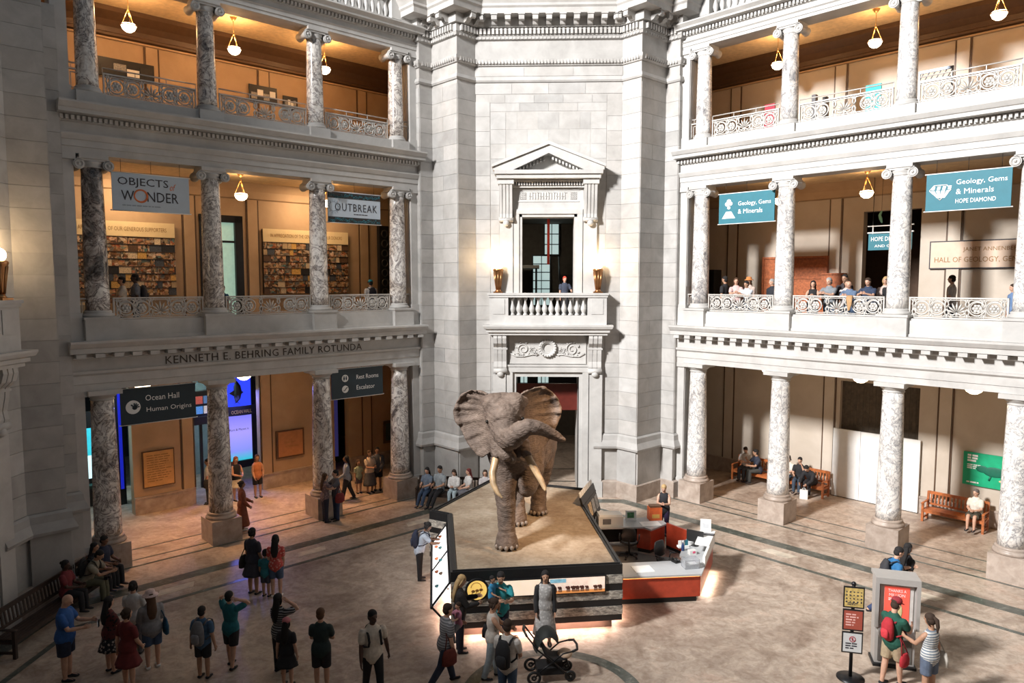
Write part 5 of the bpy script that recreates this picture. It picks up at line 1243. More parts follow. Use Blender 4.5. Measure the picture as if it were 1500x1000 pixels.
part('wall', M().box(-.2, .2, -.14, -.13, 0, .24).box(-.2, .2, .13, .14, 0, .24).box(-.2, -.19, -.13, .13, 0, .24).box(.19, .2, -.13, .13, 0, .24), AC, t); part('leaflets', M().box(-.17, .17, -.11, .11, 0, .1), SWHITE, t)
t = thing('tissue_box', 'white box with pink print on the right counter of the desk', 'box', (3.86, 5.1, .77), 20); part('carton', M().box(-.1, .1, -.07, .07, 0, .12), WHITE, t); part('print', M().ball((.02, -.07, .07), (.05, .008, .035), 8, 5), plain('pink_print', (.7, .1, .2)), t)
t = thing('spray_bottle', 'small dark blue bottle standing by the papers on the desk', 'bottle', (3.66, 5.35, .77)); part('body', M().lathe([(.04, 0), (.045, .02), (.045, .15), (.015, .19), (.015, .23)], 10), plain('navy_plastic', (.02, .05, .15), .3), t); part('cap', M().lathe([(.02, .23), (.02, .28)], 8), WHITE, t)
t = thing('card_holder', 'small white card rack on the desk, beside the bottle', 'rack', (3.72, 5.62, .77), 15); part('tray', M().box(-.16, .16, -.07, .07, 0, .05), WHITE, t)
for k in range(3): part('card', M().box(-.15+k*.1, -.06+k*.1, -.02, .0, .05, .2), (SWHITE, TC[10], TEAL)[k], t)
t = thing('notice_stand', 'upright white notice stand on the far end of the desk ledge', 'sign', (4.45, 6.1, 1.06), -8); part('board', M().box(-.15, .15, -.01, .01, 0, .36), WHITE, t); part('foot', M().box(-.15, .15, -.07, .07, 0, .015), WHITE, t); part('print', M().box(-.09, .08, -.013, -.01, .1, .24), plain('pale_print', (.6, .62, .64)), t)
t = thing('picture_stand', 'small framed green picture standing on the back counter of the desk', 'picture', (2.55, 7.9, .77), 5); part('frame', M().box(-.17, .17, -.015, .015, 0, .3), WHITE, t); part('print', M().box(-.12, .1, -.02, -.015, .07, .25), plain('leaf_print', (.08, .22, .1), var=.6, vs=14), t); part('foot', M().box(-.17, .17, -.06, .1, 0, .012), WHITE, t)
t = thing('desk_printer', 'white box-shaped printer at the platform end of the back counter', 'printer', (1.85, 7.55, .77), 5); part('body', M().box(-.38, .38, -.25, .25, 0, .28), WHITE, t); part('lid', M().xprism([(-.25, .28), (.25, .28), (.2, .33), (-.2, .33)], -.36, .36), WHITE, t); part('paper_slot', M().box(-.25, 0, -.26, -.25, .06, .22), plain('grey_keys', (.16, .16, .17)), t)
t = thing('orange_box', 'orange display box standing at the back edge of the desk counter', 'box', (3.3, 8.0, .77), 8); part('body', M().box(-.2, .2, -.14, .14, 0, .4), plain('orange_box', (.62, .12, .03), .5, var=.2), t); part('label', M().box(-.12, .12, -.146, -.14, .08, .2), plain('gold_print', (.6, .35, .08)), t); part('lid', M().box(-.17, .17, -.11, .11, .4, .46), BRNBR, t)
area('desk_strip_light', (3.0, 3.95, .14), (3.05, 3.5, 0), 1.6, 10, (1, .62, .45), .2).rotation_euler = (0, 0, .13)
area('desk_strip_light', (4.3, 5.0, .14), (4.7, 4.8, 0), 1.8, 16, (1, .78, .62), .3).rotation_euler = (0, 0, 1.2)
# ------------------------------------------------------------------ benches, kiosk, sign stand, stroller
def bench(fr, x, y, L, deg, mat, lab, back=.95):
    t = thing('wooden_bench', lab, 'bench', (x, y, 0), deg, fr)
    h = L/2
    for sx in (-1, 1):
        part('leg', M().box(sx*h-.035, sx*h+.035, -.3, -.23, 0, .62), mat, t)
        part('leg', M().add([(sx*h-.035, .18, 0), (sx*h+.035, .18, 0), (sx*h+.035, .25, 0), (sx*h-.035, .25, 0), (sx*h-.035, .26, back), (sx*h+.035, .26, back), (sx*h+.035, .32, back), (sx*h-.035, .32, back)], [(0, 3, 2, 1), (4, 5, 6, 7), (0, 1, 5, 4), (1, 2, 6, 5), (2, 3, 7, 6), (3, 0, 4, 7)]), mat, t)
        part('armrest', M().tube([(sx*h, -.34, .63), (sx*h, -.2, .65), (sx*h, .1, .64), (sx*h, .24, .66)], [(.045, .02)]*4, 8, (1, 0, 0)), mat, t)
        part('side_rail', M().box(sx*h-.025, sx*h+.025, -.23, .2, .33, .4).box(sx*h-.02, sx*h+.02, -.23, .2, .1, .15), mat, t)
    for k in range(5): part('seat_slat', M().box(-h, h, -.3+k*.1, -.215+k*.1, .41, .435), mat, t)
    part('apron', M().box(-h, h, -.28, -.25, .32, .41), mat, t)
    part('top_rail', M().box(-h, h, .265, .315, back-.09, back+.01), mat, t); part('lower_rail', M().box(-h, h, .225, .265, .5, .56), mat, t)
    n = max(6, int(L/.12)); sl = M().add([(-.022, .235, .55), (.022, .235, .55), (.022, .255, .55), (-.022, .255, .55), (-.022, .28, back-.08), (.022, .28, back-.08), (.022, .3, back-.08), (-.022, .3, back-.08)], [(0, 3, 2, 1), (4, 5, 6, 7), (0, 1, 5, 4), (1, 2, 6, 5), (2, 3, 7, 6), (3, 0, 4, 7)]).mesh('back_slat', mat)
    for i in range(n): part('back_slat', sl, None, t, (-h+.1+(L-.2)*i/(n-1), 0, 0))
TEAK = plain('orange_teak', (.40, .12, .035), .4, var=.3, vs=9)
bench(-45, -4.6, 16.75, 1.85, 0, TEAK, 'orange teak slatted bench with two people, left of the second right-hand column')
bench(-45, -2.68, 16.75, 1.85, 0, TEAK, 'orange teak slatted bench with three people, right of the second right-hand column')
bench(-45, 2.6, 16.75, 1.8, 0, TEAK, 'orange teak slatted bench with one seated woman, under the green poster')
bench(90, 2.4, 12.02, 3.9, 0, WOODD, 'dark slatted bench against the shadowed pier at the left edge')
bench(0, -3.3, 11.75, 3.0, -6, WOODD, 'dark bench with seated visitors behind the elephant platform, against the central pier')
GREYM = plain('grey_kiosk_metal', (.42, .40, .38), .45, .2, var=.04)
k = thing('information_kiosk', 'grey floor-standing kiosk with a red poster screen', 'kiosk', (7.28, .95, 0), -14)
k.scale = (.96, .96, .93)
part('body', M().yprism([(-.4, .0), (.4, .0), (.42, 2.05), (-.42, 2.05)], -.18, .22), GREYM, k)
part('hood', M().box(-.45, .45, -.3, .25, 2.05, 2.12).box(-.45, -.37, -.3, -.18, .95, 2.05).box(.37, .45, -.3, -.18, .95, 2.05).box(-.37, .37, -.3, -.18, 1.98, 2.05), GREYM, k)
part('bezel', M().box(-.33, .33, -.2, -.18, .98, 1.96), plain('pale_bezel', (.56, .53, .5), .4), k)
part('poster_screen', M().box(-.25, .25, -.212, -.2, 1.04, 1.9), lit('red_poster', (.75, .09, .06), .55, .08), k)
text('THANKS A', .36, .07, k, (0, -.216, 1.78), SWHITE); text('MILLION', .32, .07, k, (0, -.216, 1.68), SWHITE); word_lines(k, SWHITE, -.17, -.212, 1.64, .34, .07, 2)
part('poster_print', M().ball((.04, -.216, 1.34), (.08, .006, .2), 10, 6).box(-.2, .2, -.216, -.212, 1.08, 1.13), plain('cream_print', (.7, .6, .3)), k)
part('control_shelf', M().xprism([(-.42, .82), (-.18, .98), (-.18, .8), (-.4, .76)], -.36, .36), GREYM, k)
part('keypad', M().xprism([(-.4, .845), (-.24, .95), (-.25, .935), (-.41, .83)], -.2, .2), BLACK, k)
part('lower_door', M().box(-.34, .34, -.2, -.18, .12, .74), plain('dark_kiosk_door', (.12, .11, .10), .5), k); part('base', M().box(-.44, .44, -.26, .26, 0, .06), BLACK, k)
s = thing('sign_stand', 'black pole stand with round base and three framed notices, left of the kiosk', 'sign', (6.12, .3, 0), -12)
part('base', M().lathe([(.27, 0), (.27, .02), (.05, .05)], 24), BLACKM, s); part('pole', M().tube([(0, 0, .04), (0, 0, 2.0)], .035, 10).ball((0, 0, 2.02), .05, 10, 6), BLACKM, s)
for z, mt, nm_ in ((1.56, plain('gold_notice', (.52, .38, .13), .5, var=.35, vs=16), 'gold notice with a dark animal pattern'), (1.08, plain('brick_red_notice', (.34, .075, .05), .5, var=.05), 'brick red notice with lines of text'), (.6, plain('pale_grey_notice', (.56, .58, .58), .5, var=.04), 'pale grey notice with a prohibition mark')):
    nf = part('notice_frame', M().box(-.2, .2, -.06, -.035, z-.03, z+.42), BLACK, s, label=nm_); part('notice', M().box(-.175, .175, -.066, -.06, z, z+.39), mt, nf)
m = M()
for i in range(5):
    for j in range(4):
        m.ball((-.14+i*.07, -.066, 1.66+j*.07), (rnd.uniform(.012, .026), .004, rnd.uniform(.012, .024)), 6, 4, Matrix.Rotation(rnd.random()*3, 3, 'Y'))
part('pattern_print', m, INK, s, kind='stuff')
word_lines(s, INK, -.12, -.066, 1.645, .24, .06, 2); word_lines(s, plain('pink_letters', (.7, .4, .36)), -.14, -.066, 1.41, .25, .28, 5, .5, 9)
part('prohibition_ring', M().torus((0, -.068, .87), .055, .008, 20, 5).tube([(-.035, -.068, .9), (.035, -.068, .84)], .007, 5).box(-.012, .012, -.07, -.066, .84, .9), plain('maroon_mark', (.3, .02, .03)), s)
word_lines(s, INK, -.13, -.066, .79, .26, .15, 3, .5, 11)
# stroller
st = thing('baby_stroller', 'black folding stroller with dark canopy in front of the platform', 'stroller', (-.1, .12, 0), 8)
fm = M()
for sy in (-.24, .24):
    fm.tube([(-.52, sy, 1.02), (-.3, sy, .72), (.05, sy, .42), (.36, sy, .12)], .018, 6).tube([(-.36, sy, .14), (-.15, sy, .34), (.02, sy, .46)], .018, 6).tube([(.02, sy, .45), (.22, sy, .62), (.42, sy, .66)], .016, 6)
fm.tube([(-.52, -.24, 1.02), (-.56, 0, 1.05), (-.52, .24, 1.02)], .02, 6); part('frame', fm, BLACKM, st)
part('handle', M().tube([(-.53, -.23, 1.03), (-.57, 0, 1.06), (-.53, .23, 1.03)], .028, 8), BLACK, st)
part('bumper_bar', M().tube([(.42, -.24, .66), (.52, -.2, .68), (.55, 0, .69), (.52, .2, .68), (.42, .24, .66)], .026, 8), BLACK, st)
cn = M()
vs_ = []; fs_ = []
for i in range(9):
    a = math.radians(18+i*15)
    for j in range(9):
        y = -.24+.06*j; r = .56-.10*(abs(y)/.24)**3
        vs_.append((-.08-r*math.cos(a)*.55, y, .5+r*math.sin(a)*1.05))
for i in range(8):
    for j in range(8): o_ = i*9+j; fs_.append((o_, o_+1, o_+10, o_+9))
cn.add(vs_, fs_, True); part('canopy', cn, plain('dark_canopy_cloth', (.012, .016, .015), .7), st)
part('seat', M().tube([(-.28, 0, .92), (-.1, 0, .55), (.05, 0, .45), (.3, 0, .46), (.36, 0, .3)], [(.2, .03), (.21, .045), (.21, .05), (.2, .04), (.16, .02)], 12, (0, 1, 0)), plain('black_seat_cloth', (.014, .014, .016), .8), st)
part('basket', M().prism([(-.3, -.2), (.25, -.2), (.25, .2), (-.3, .2)], .16, .3), plain('black_seat_cloth', (.014, .014, .016)), st)
for x, y in ((-.38, -.27), (-.38, .27), (.38, -.2), (.38, .2)):
    R = .15 if x < 0 else .12
    wh = part('wheel', M().torus((0, 0, 0), R-.03, .03, 20, 6).torus((0, 0, 0), .04, .02, 10, 5), BLACK, st, (x, y, R)); sp = M()
    for k_ in range(5):
        a = k_*2*PI/5; sp.tube([(0, 0, 0), ((R-.03)*math.cos(a), 0, (R-.03)*math.sin(a))], .009, 4)
    part('spoke', sp, GREYM, wh)
part('blanket', M().ball((.3, 0, .5), (.16, .17, .09), 10, 6), plain('cream_blanket', (.62, .45, .32), .9), st)
# ------------------------------------------------------------------ people
def cloth(c, stripes=None, spots=None):
    key = f'cloth_{c}_{stripes}_{spots}'
    if key in MATS: return MATS[key]
    m, t, b = nt('cloth'); b.inputs['Roughness'].default_value = .85
    tc = t.nodes.new('ShaderNodeTexCoord'); n = noise(t, tc.outputs['Object'], 14, 3)
    o = ramp(t, n, [(.3, tuple(x*.82 for x in c)), (.7, tuple(min(1, x*1.12) for x in c))])
    if stripes:
        w_ = t.nodes.new('ShaderNodeTexWave'); w_.bands_direction = 'Z'; w_.inputs['Scale'].default_value = 6.5; t.links.new(tc.outputs['Object'], w_.inputs['Vector'])
        r = ramp(t, w_.outputs['Color'], [(.5, (0, 0, 0)), (.6, (1, 1, 1))]); o = mix(t, r, o, stripes)
    if spots:
        v = t.nodes.new('ShaderNodeTexVoronoi'); v.inputs['Scale'].default_value = 16; t.links.new(tc.outputs['Object'], v.inputs['Vector'])
        r = ramp(t, v.outputs['Distance'], [(.3, (1, 1, 1)), (.42, (0, 0, 0))]); o = mix(t, r, o, spots)
    t.links.new(o, b.inputs['Base Color']); MATS[key] = m; return m
def skin_mat(c):
    k = f'skin_{c}'
    if k in MATS: return MATS[k]
    m, t, b = nt('skin'); b.inputs['Roughness'].default_value = .55; tc = t.nodes.new('ShaderNodeTexCoord'); n = noise(t, tc.outputs['Object'], 18, 3)
    t.links.new(ramp(t, n, [(.3, tuple(x*.9 for x in c)), (.7, tuple(min(1, x*1.08) for x in c))]), b.inputs['Base Color']); MATS[k] = m; return m
EYED = plain('eye_and_lip', (.03, .015, .012), .4)
FAIR = (.56, .33, .23); TAN = (.42, .235, .15); BROWN = (.22, .11, .065); DARK = (.085, .042, .028)
BLK = (.012, .010, .010); DKB = (.035, .018, .010); BRN = (.08, .04, .02); BLD = (.42, .28, .13); GRY = (.32, .31, .30)
DENIM = (.05, .085, .15); KHAKI = (.36, .28, .18); NAVYC = (.018, .024, .05); BLACKC = (.015, .015, .018); WHT = (.72, .70, .67); GREYC = (.22, .22, .23)
ZA = Vector((0, 0, 1))
def person(label, x, y, deg, H=1.7, z=0., fr=0., pose='stand', lean=0., top='tee', tc=WHT, bot='pants', bc=DENIM, skl=FAIR, hair='short', hc=DKB, shoe=BLACKC,
           L=(0, 6, 12, 0), R=(0, 6, 12, 0), lL=(0, 0), lR=(0, 0), hp=0., hy=0., sex='m', vox=.016, stripes=None, spots=None, bspots=None, hat=None, group=None, skirt=.28, fat=1., seat=.45, bstripes=None):
    """L/R: arm (forward, sideways, elbow bend, elbow inwards) in degrees; lL/lR: thigh forward, knee bend; hp/hy: head pitch (down +) and yaw"""
    rad = math.radians
    t = thing('person', label, 'person', (x, y, z), deg, fr, group)
    f = sex == 'f'; k = H
    child = H < 1.35
    hipz = .52; sh = (.098 if f else .112)*(1.06 if child else 1)
    def leg(s, a):
        th, kn = rad(a[0]), rad(a[1]); h = Vector((0, s*.052, 0))
        d1 = Vector((math.sin(th), s*.03, -math.cos(th))).normalized(); kne = h+d1*.245
        q = th-kn; d2 = Vector((math.sin(q), 0, -math.cos(q))); ank = kne+d2*.235
        return [h, kne, ank, d2]
    if pose == 'sit':
        lL = lL if lL != (0, 0) else (86, 84); lR = lR if lR != (0, 0) else (86, 84)
    lg = [leg(1, lL), leg(-1, lR)]
    low = min(l[2].z for l in lg)
    root = Vector((0, 0, -low+.042)) if pose != 'sit' else Vector((0, 0, (seat+.085*H*.9)/H))
    for l in lg:
        for i in range(3): l[i] = l[i]+root
    ln = rad(lean); u = Vector((math.sin(ln), 0, math.cos(ln))); fw = Vector((math.cos(ln), 0, -math.sin(ln)))
    P = root
    def at(h, o=0.): return (P+u*h+fw*o)
    SP = [(-.045, .0, .088, .062), (.0, -.004, .1, .072), (.05, .0, .096 if f else .09, .066), (.11, .006, .078 if f else .084, .058), (.18, .004, .088 if f else .095, .064 if not f else .068), (.235, .0, .1 if f else .11, .063), (.275, -.004, .098 if f else .108, .054), (.302, -.006, .068, .044), (.325, -.004, .038, .036)]
    fx = fat
    def torso(m, g, lo=-1, hi=2):
        pts = [(at(h, o), ((a+g+(.009 if g > 0 and h < .06 else 0))*(fx if h < .2 else 1+(fx-1)*.4), (b+g+(.009 if g > 0 and h < .06 else 0))*(fx if h < .2 else 1+(fx-1)*.4))) for h, o, a, b in SP if lo <= h <= hi]
        m.tube([p for p, r in pts], [r for p, r in pts], 18, (0, 1, 0), round_=True)
    def arm(s, a):
        fo, ab, el, inn = [rad(v) for v in a]; fo += ln*.35
        S = at(.272)+Vector((0, s*sh, 0))
        d1 = Vector((math.sin(fo)*math.cos(ab), s*math.sin(ab), -math.cos(fo)*math.cos(ab)))
        E = S+d1*.172; g = fo+el
        d2 = Vector((math.sin(g), 0, -math.cos(g)))*math.cos(inn)+Vector((0, -s, 0))*math.sin(inn)
        if el < .6: d2 = d2+Vector((0, s*math.sin(ab)*.7, 0))
        d2.normalize(); return [S, E, E+d2*.15, d2]
    ar = [arm(1, L), arm(-1, R)]
    # head
    nk = at(.318, -.004); pit = rad(hp)+ln*.5; yw = rad(hy)
    HR = Matrix.Rotation(yw, 3, 'Z') @ Matrix.Rotation(pit, 3, 'Y')
    hs = 1.18 if child else 1.
    hc_ = nk+(u*.4+HR @ Vector((.12, 0, .6))).normalized()*.112*hs
    def hd(v): return hc_+(HR @ (Vector(v)*hs))
    b = M()
    torso(b, -.006)
    b.tube([at(.28), nk, hc_+HR @ Vector((-.008, 0, -.03))], [.036, .032, .034], 12)
    b.ball(hd((0, 0, .008)), Vector((.058, .046, .062))*hs, 16, 12, HR); b.ball(hd((.014, 0, -.03)), Vector((.042, .036, .04))*hs, 14, 10, HR)
    b.ball(hd((.03, 0, -.052)), Vector((.02, .018, .014))*hs, 10, 8, HR)
    b.tube([hd((.05, 0, .012)), hd((.066, 0, -.014)), hd((.055, 0, -.018))], [.007*hs, .011*hs, .006*hs], 8)
    for s in (-1, 1): b.ball(hd((-.004, s*.046, -.004)), Vector((.012, .007, .02))*hs, 8, 6, HR); b.ball(hd((.047, s*.018, .015)), Vector((.012, .014, .006))*hs, 8, 6, HR)
    hands = M(); eyes = M()
    for s in (-1, 1): eyes.ball(hd((.0525, s*.0185, .004))*k, (.006*k*hs,)*3, 6, 5)
    eyes.ball(hd((.053, 0, -.036))*k, Vector((.004, .014, .0035))*k*hs, 8, 4, HR)
    for s, a in ((1, ar[0]), (-1, ar[1])):
        S, E, Wr, d2 = a
        b.tube([S+Vector((0, -s*.02, .0)), S+(E-S)*.25, E, E+(Wr-E)*.3, Wr], [(.036, .036), (.031, .031), (.025, .025), (.0265, .0265), (.0175, .0175)], 12, round_=True)
        sd = Vector((0, 1, 0)).cross(d2) if abs(d2.y) < .9 else Vector((1, 0, 0)); sd.normalize()      # palm lies in the plane of travel
        pn = d2.cross(sd).normalized()
        b.tube([Wr-d2*.01, Wr+d2*.02, Wr+d2*.05], [(.018, .014), (.025, .013), (.025, .011)], 10, sd)
        for i, (o, ln_) in enumerate(((-.018, .036), (-.006, .044), (.007, .041), (.018, .032))):
            q0 = Wr+d2*.044+sd*o; q1 = q0+d2*(ln_*.55)+pn*(-s*.004); q2 = q1+d2*(ln_*.4)+pn*(-s*.012)
            hands.tube([v*k for v in (q0, q1, q2)], [.0058*k, .0052*k, .004*k], 6, round_=True)
        th0 = Wr+d2*.014-sd*.018; hands.tube([v*k for v in (th0, th0-sd*.014+d2*.018, th0-sd*.016+d2*.038)], [.0066*k, .0058*k, .0045*k], 6, round_=True)
    for h, kne, ank, d2 in lg:
        b.tube([h+Vector((0, 0, .02)), h+(kne-h)*.35, kne, kne+(ank-kne)*.3, ank, ank+d2*.02], [(.058*fx, .06*fx), (.05*fx, .053*fx), (.034, .036), (.034, .037), (.022, .024), (.02, .022)], 12, (0, 1, 0), round_=True)
        b.tube([ank+Vector((-.012, 0, -.02)), ank+Vector((.035, 0, -.022)), ank+Vector((.085, 0, -.03))], [(.024, .018), (.026, .018), (.02, .01)], 10, (0, 1, 0), round_=True)
    b.xf(Matrix.Scale(k, 4))
    sk = skin_mat(skl)
    def post(me): join_mesh(me, hands, 0); join_mesh(me, eyes, 1)
    skin('body', b, [sk, EYED], t, vox, 1, post)
    # clothes
    def sc(m): return m.xf(Matrix.Scale(k, 4))
    tm = cloth(tc, stripes, spots); bm_ = cloth(bc, bstripes, bspots)
    if top != 'none':
        c = M(); g = .012 if top != 'jacket' else .02
        if top == 'cardigan':
            c2 = M(); torso(c2, .012, -.05, .29); skin('blouse', c2.xf(Matrix.Scale(k, 4)), bm_, t, vox, 1)
            st = len(c.v); torso(c, .016, -.05, .31); c.xf(Matrix.Translation(fw*-.024), st)
        else: torso(c, g, -.05, .31 if top != 'tank' else .29)
        if top in ('tee', 'long', 'jacket', 'cardigan'):
            for a in ar:
                S, E, Wr, d2 = a; q_ = g-.001
                pts = [S+Vector((0, 0, 0)), S+(E-S)*.3, S+(E-S)*(.62 if top == 'tee' else 1.)]; rr = [.034+q_, .034+q_, .032+q_]
                if top != 'tee': pts += [E+(Wr-E)*.4, Wr]; rr[2] = .027+q_; rr += [.027+q_, .019+q_]
                c.tube(pts, rr, 12, round_=True)
        skin('top', sc(c), tm, t, vox, 1)
    c = M()
    if bot in ('pants', 'shorts'):
        pts = [(at(h, o), ((a+.014)*fx, (bb+.014)*fx)) for h, o, a, bb in SP if h <= .06]
        c.tube([p for p, r in pts], [r for p, r in pts], 16, (0, 1, 0))
        for h, kne, ank, d2 in lg:
            if bot == 'pants': c.tube([h, h+(kne-h)*.4, kne, kne+(ank-kne)*.5, ank+d2*.012], [(.066*fx, .07*fx), (.059*fx, .062*fx), (.045, .048), (.04, .044), (.034, .038)], 12, (0, 1, 0))
            else: c.tube([h, h+(kne-h)*.4, h+(kne-h)*.85], [(.068*fx, .07*fx), (.064*fx, .066*fx), (.058*fx, .062*fx)], 12, (0, 1, 0))
        skin('trousers' if bot == 'pants' else 'shorts', sc(c), bm_, t, vox, 1)
    elif bot in ('skirt', 'dress'):
        md = (lg[0][1]+lg[1][1])/2-(lg[0][0]+lg[1][0])/2; dn = md.normalized() if pose == 'sit' else Vector((0, 0, -1))
        n = 28; prof = [(.09, .084, .066), (.03, .104, .078), (-.05, .115, .088)]; ex = skirt-.05
        for i in range(1, 6): prof.append((-.05-ex*i/5, .115+.05*i/5, .088+.055*i/5))
        vs = []; fs = []
        for i, (h, a, bb) in enumerate(prof):
            cc = at(h) if h > -.04 else at(-.05)+dn*(-.05-h)
            for j in range(n):
                th = 2*PI*j/n; w_ = 1+.05*math.sin(th*7)*max(0, i-2)/5
                vs.append(cc+Vector((math.cos(th)*bb*w_, math.sin(th)*a*w_, 0)))
        m_ = len(prof)
        for i in range(m_-1):
            for j in range(n): j2 = (j+1) % n; fs.append((i*n+j, i*n+j2, (i+1)*n+j2, (i+1)*n+j))
        fs.append(list(range(n))); fs.append([(m_-1)*n+j for j in range(n)][::-1])
        c.add(vs, fs, True); part('skirt', sc(c), bm_ if bot == 'skirt' else tm, t)
    for h, kne, ank, d2 in lg:
        c = M()
        c.tube([ank+Vector((-.026, 0, -.024)), ank+Vector((.02, 0, -.022)), ank+Vector((.07, 0, -.03)), ank+Vector((.098, 0, -.034))], [(.026, .018), (.03, .022), (.03, .014), (.02, .008)], 10, (0, 1, 0), round_=True)
        part('shoe', sc(c), cloth(shoe), t)
    if hair != 'bald':
        c = M(); R3 = HR
        c.ball(hd((-.008, 0, .028)), Vector((.059, .0515, .051))*hs, 16, 12, R3); c.ball(hd((-.024, 0, -.008)), Vector((.044, .048, .05))*hs, 14, 10, R3)
        if hair in ('long', 'pony', 'bun'):
            if hair == 'long': c.tube([hd((-.03, 0, .03)), hd((-.046, 0, -.05)), at(.24, -.075), at(.16, -.078)], [(.042*hs, .03), (.055*hs, .03), (.06, .022), (.035, .012)], 12, (0, 1, 0), round_=True)
            if hair == 'pony': c.tube([hd((-.055, 0, .035)), hd((-.09, 0, .01)), hd((-.09, 0, -.07)), hd((-.075, 0, -.13))], [.018, .024, .02, .008], 8, round_=True)
            if hair == 'bun': c.ball(hd((-.062, 0, .03)), .026*hs, 10, 8)
            for s in (-1, 1): c.tube([hd((.004, s*.042, .03)), hd((-.008, s*.051, -.02)), hd((-.022, s*.046, -.055))], [.012, .014, .008], 8, round_=True)
        part('hair', sc(c), cloth(hc), t)
    if hat:
        kind, colr = hat; c = M()
        n0 = len(c.v)
        if kind == 'cap':
            c.lathe([(.059, .0), (.058, .03), (.045, .054), (.02, .066), (.0, .068)], 18); c.tube([(.04, 0, .006), (.085, 0, .0), (.105, 0, -.008)], [(.05, .006), (.048, .005), (.03, .004)], 12, (0, 1, 0), round_=True)
        else:
            c.lathe([(.1, -.014), (.095, -.006), (.06, .006), (.057, .04), (.045, .058), (.0, .062)], 20)
        for i in range(n0, len(c.v)): c.v[i] = tuple(hc_+HR @ (Vector(c.v[i])*hs+Vector((-.004, 0, .024*hs))))
        part('cap' if kind == 'cap' else 'sun_hat', sc(c), cloth(colr), t)
    t['_r'] = 1; del t['_r']
    return dict(o=t, at=lambda h, o=0., s=0.: (at(h, o)+Vector((0, s, 0)))*k, H=H, ar=[[v*k for v in a] for a in ar], fr=fr, deg=deg, hd=lambda v: hd(v)*k)
def carried(p, name, label, cat, local):
    """a thing held or worn by person p: its own top-level object standing at the right place"""
    t = thing(name, label, cat); t.matrix_world = p['o'].matrix_basis @ Matrix.Translation(local); t['label'] = label; t['category'] = cat
    return t
def backpack(p, c, label, sz=1.):
    pos = p['at'](.17, -.115*sz); t = carried(p, 'backpack', label, 'backpack', pos); h = .22*sz
    bg_ = part('bag', M().tube([(0, 0, -h), (-.02, 0, -h*.4), (-.02, 0, h*.4), (.01, 0, h)], [(.13*sz, .075), (.15*sz, .1), (.145*sz, .095), (.1*sz, .05)], 14, (0, 1, 0), round_=True), cloth(c), t)
    part('pocket', M().tube([(-.11, 0, -h*.8), (-.12, 0, -h*.2), (-.11, 0, .0)], [(.09*sz, .03), (.1*sz, .035), (.08*sz, .03)], 12, (0, 1, 0), round_=True), cloth(tuple(v*1.4+.01 for v in c)), bg_)
    for s in (-1, 1): part('strap', M().tube([(.04, s*.1, h*.75), (.1, s*.115, h*1.0), (.2, s*.125, h*1.12), (.33, s*.12, h*.75), (.385, s*.115, h*.2), (.37, s*.13, -h*.3), (.2, s*.19, -h*.6), (.06, s*.14, -h*.7)], [(.024, .01)]*8, 6, (0, 1, 0)), cloth(tuple(v*.7 for v in c)), t)
def bag(p, c, label, side=1, z=.0, cat='bag', name='shoulder_bag', sz=1.):
    pos = p['at'](-.02+z, -.02, side*.16); t = carried(p, name, label, cat, pos)
    part('bag', M().tube([(0, 0, -.15*sz), (0, 0, .0), (0, 0, .13*sz)], [(.17*sz, .055), (.17*sz, .06), (.13*sz, .03)], 12, (1, 0, 0), round_=True), cloth(c), t)
    part('strap', M().tube([(-.1, 0, .12*sz), (-.03, -side*.06, .32), (-.01, -side*.13, .44), (.02, -side*.06, .32), (.1, 0, .12*sz)], .012, 6), cloth(tuple(v*.6 for v in c)), t)
def phone(p, i, label):
    S, E, Wr, d2 = p['ar'][i]; t = carried(p, 'mobile_phone', label, 'phone', Wr+d2*.085*p['H']+Vector((.01, 0, .02)))
    part('case', M().box(-.006, .006, -.035, .035, -.07, .07), BLACK, t); part('screen', M().box(-.009, -.006, -.031, .031, -.064, .064), plain('lit_phone', (.7, .75, .8), .2, emit=(.7, .8, .9), es=.8), t)
UP = (150, 30, 110, 20)       # hands raised to the face
# --- foreground, left
p = person('bald man in blue polo shirt and navy shorts reading a phone at far left', -10.1, -.3, 12, 1.78, tc=(.02, .09, .30), bot='shorts', bc=NAVYC, skl=FAIR, hair='bald', L=(35, 5, 55, 10), R=(30, 8, 62, 15), hp=25, fat=1.15, vox=.015); phone(p, 1, 'lit phone held by the bald man in blue')
person('seated woman in dark red top on the dark left bench', 2.55, 11.98, -85, 1.62, fr=90, pose='sit', tc=(.16, .02, .025), bc=BLACKC, skl=DARK, hair='bun', hc=BLK, sex='f', L=(25, 5, 60, 20), R=(25, 5, 60, 20))
p = person('seated man in tan shirt holding a camera, leaning forward on the dark left bench', 3.2, 11.9, -80, 1.75, fr=90, pose='sit', lean=26, tc=(.26, .23, .17), bc=(.10, .10, .06), skl=TAN, hc=BLK, L=(35, 2, 55, 30), R=(35, 2, 55, 30), hp=15)
t = carried(p, 'camera', 'dark camera in the hands of the seated man in tan shirt', 'camera', p['at'](.16, .24)); part('body', M().box(-.04, .04, -.07, .07, -.045, .045), BLACK, t); part('lens', M().lathe([(.035, 0), (.035, .07)], 12).xf(Matrix.Rotation(PI/2, 4, 'Y') @ Matrix.Translation((0, 0, .04))), BLACKM, t)
backpack(p, (.03, .03, .03), 'dark backpack worn by the seated man in tan shirt')
person('dark-haired person in black seated beside the near left column', 3.75, 12.0, -85, 1.62, fr=90, pose='sit', tc=BLACKC, bc=BLACKC, skl=TAN, hair='long', hc=BLK, sex='f', L=(20, 5, 60, 20), R=(20, 5, 60, 20))
person('second dark figure seated at the end of the left bench, by the column', 4.15, 12.0, -95, 1.7, fr=90, pose='sit', tc=NAVYC, bc=BLACKC, skl=BROWN, hc=BLK, L=(20, 5, 60, 20), R=(20, 5, 60, 20), hp=10)
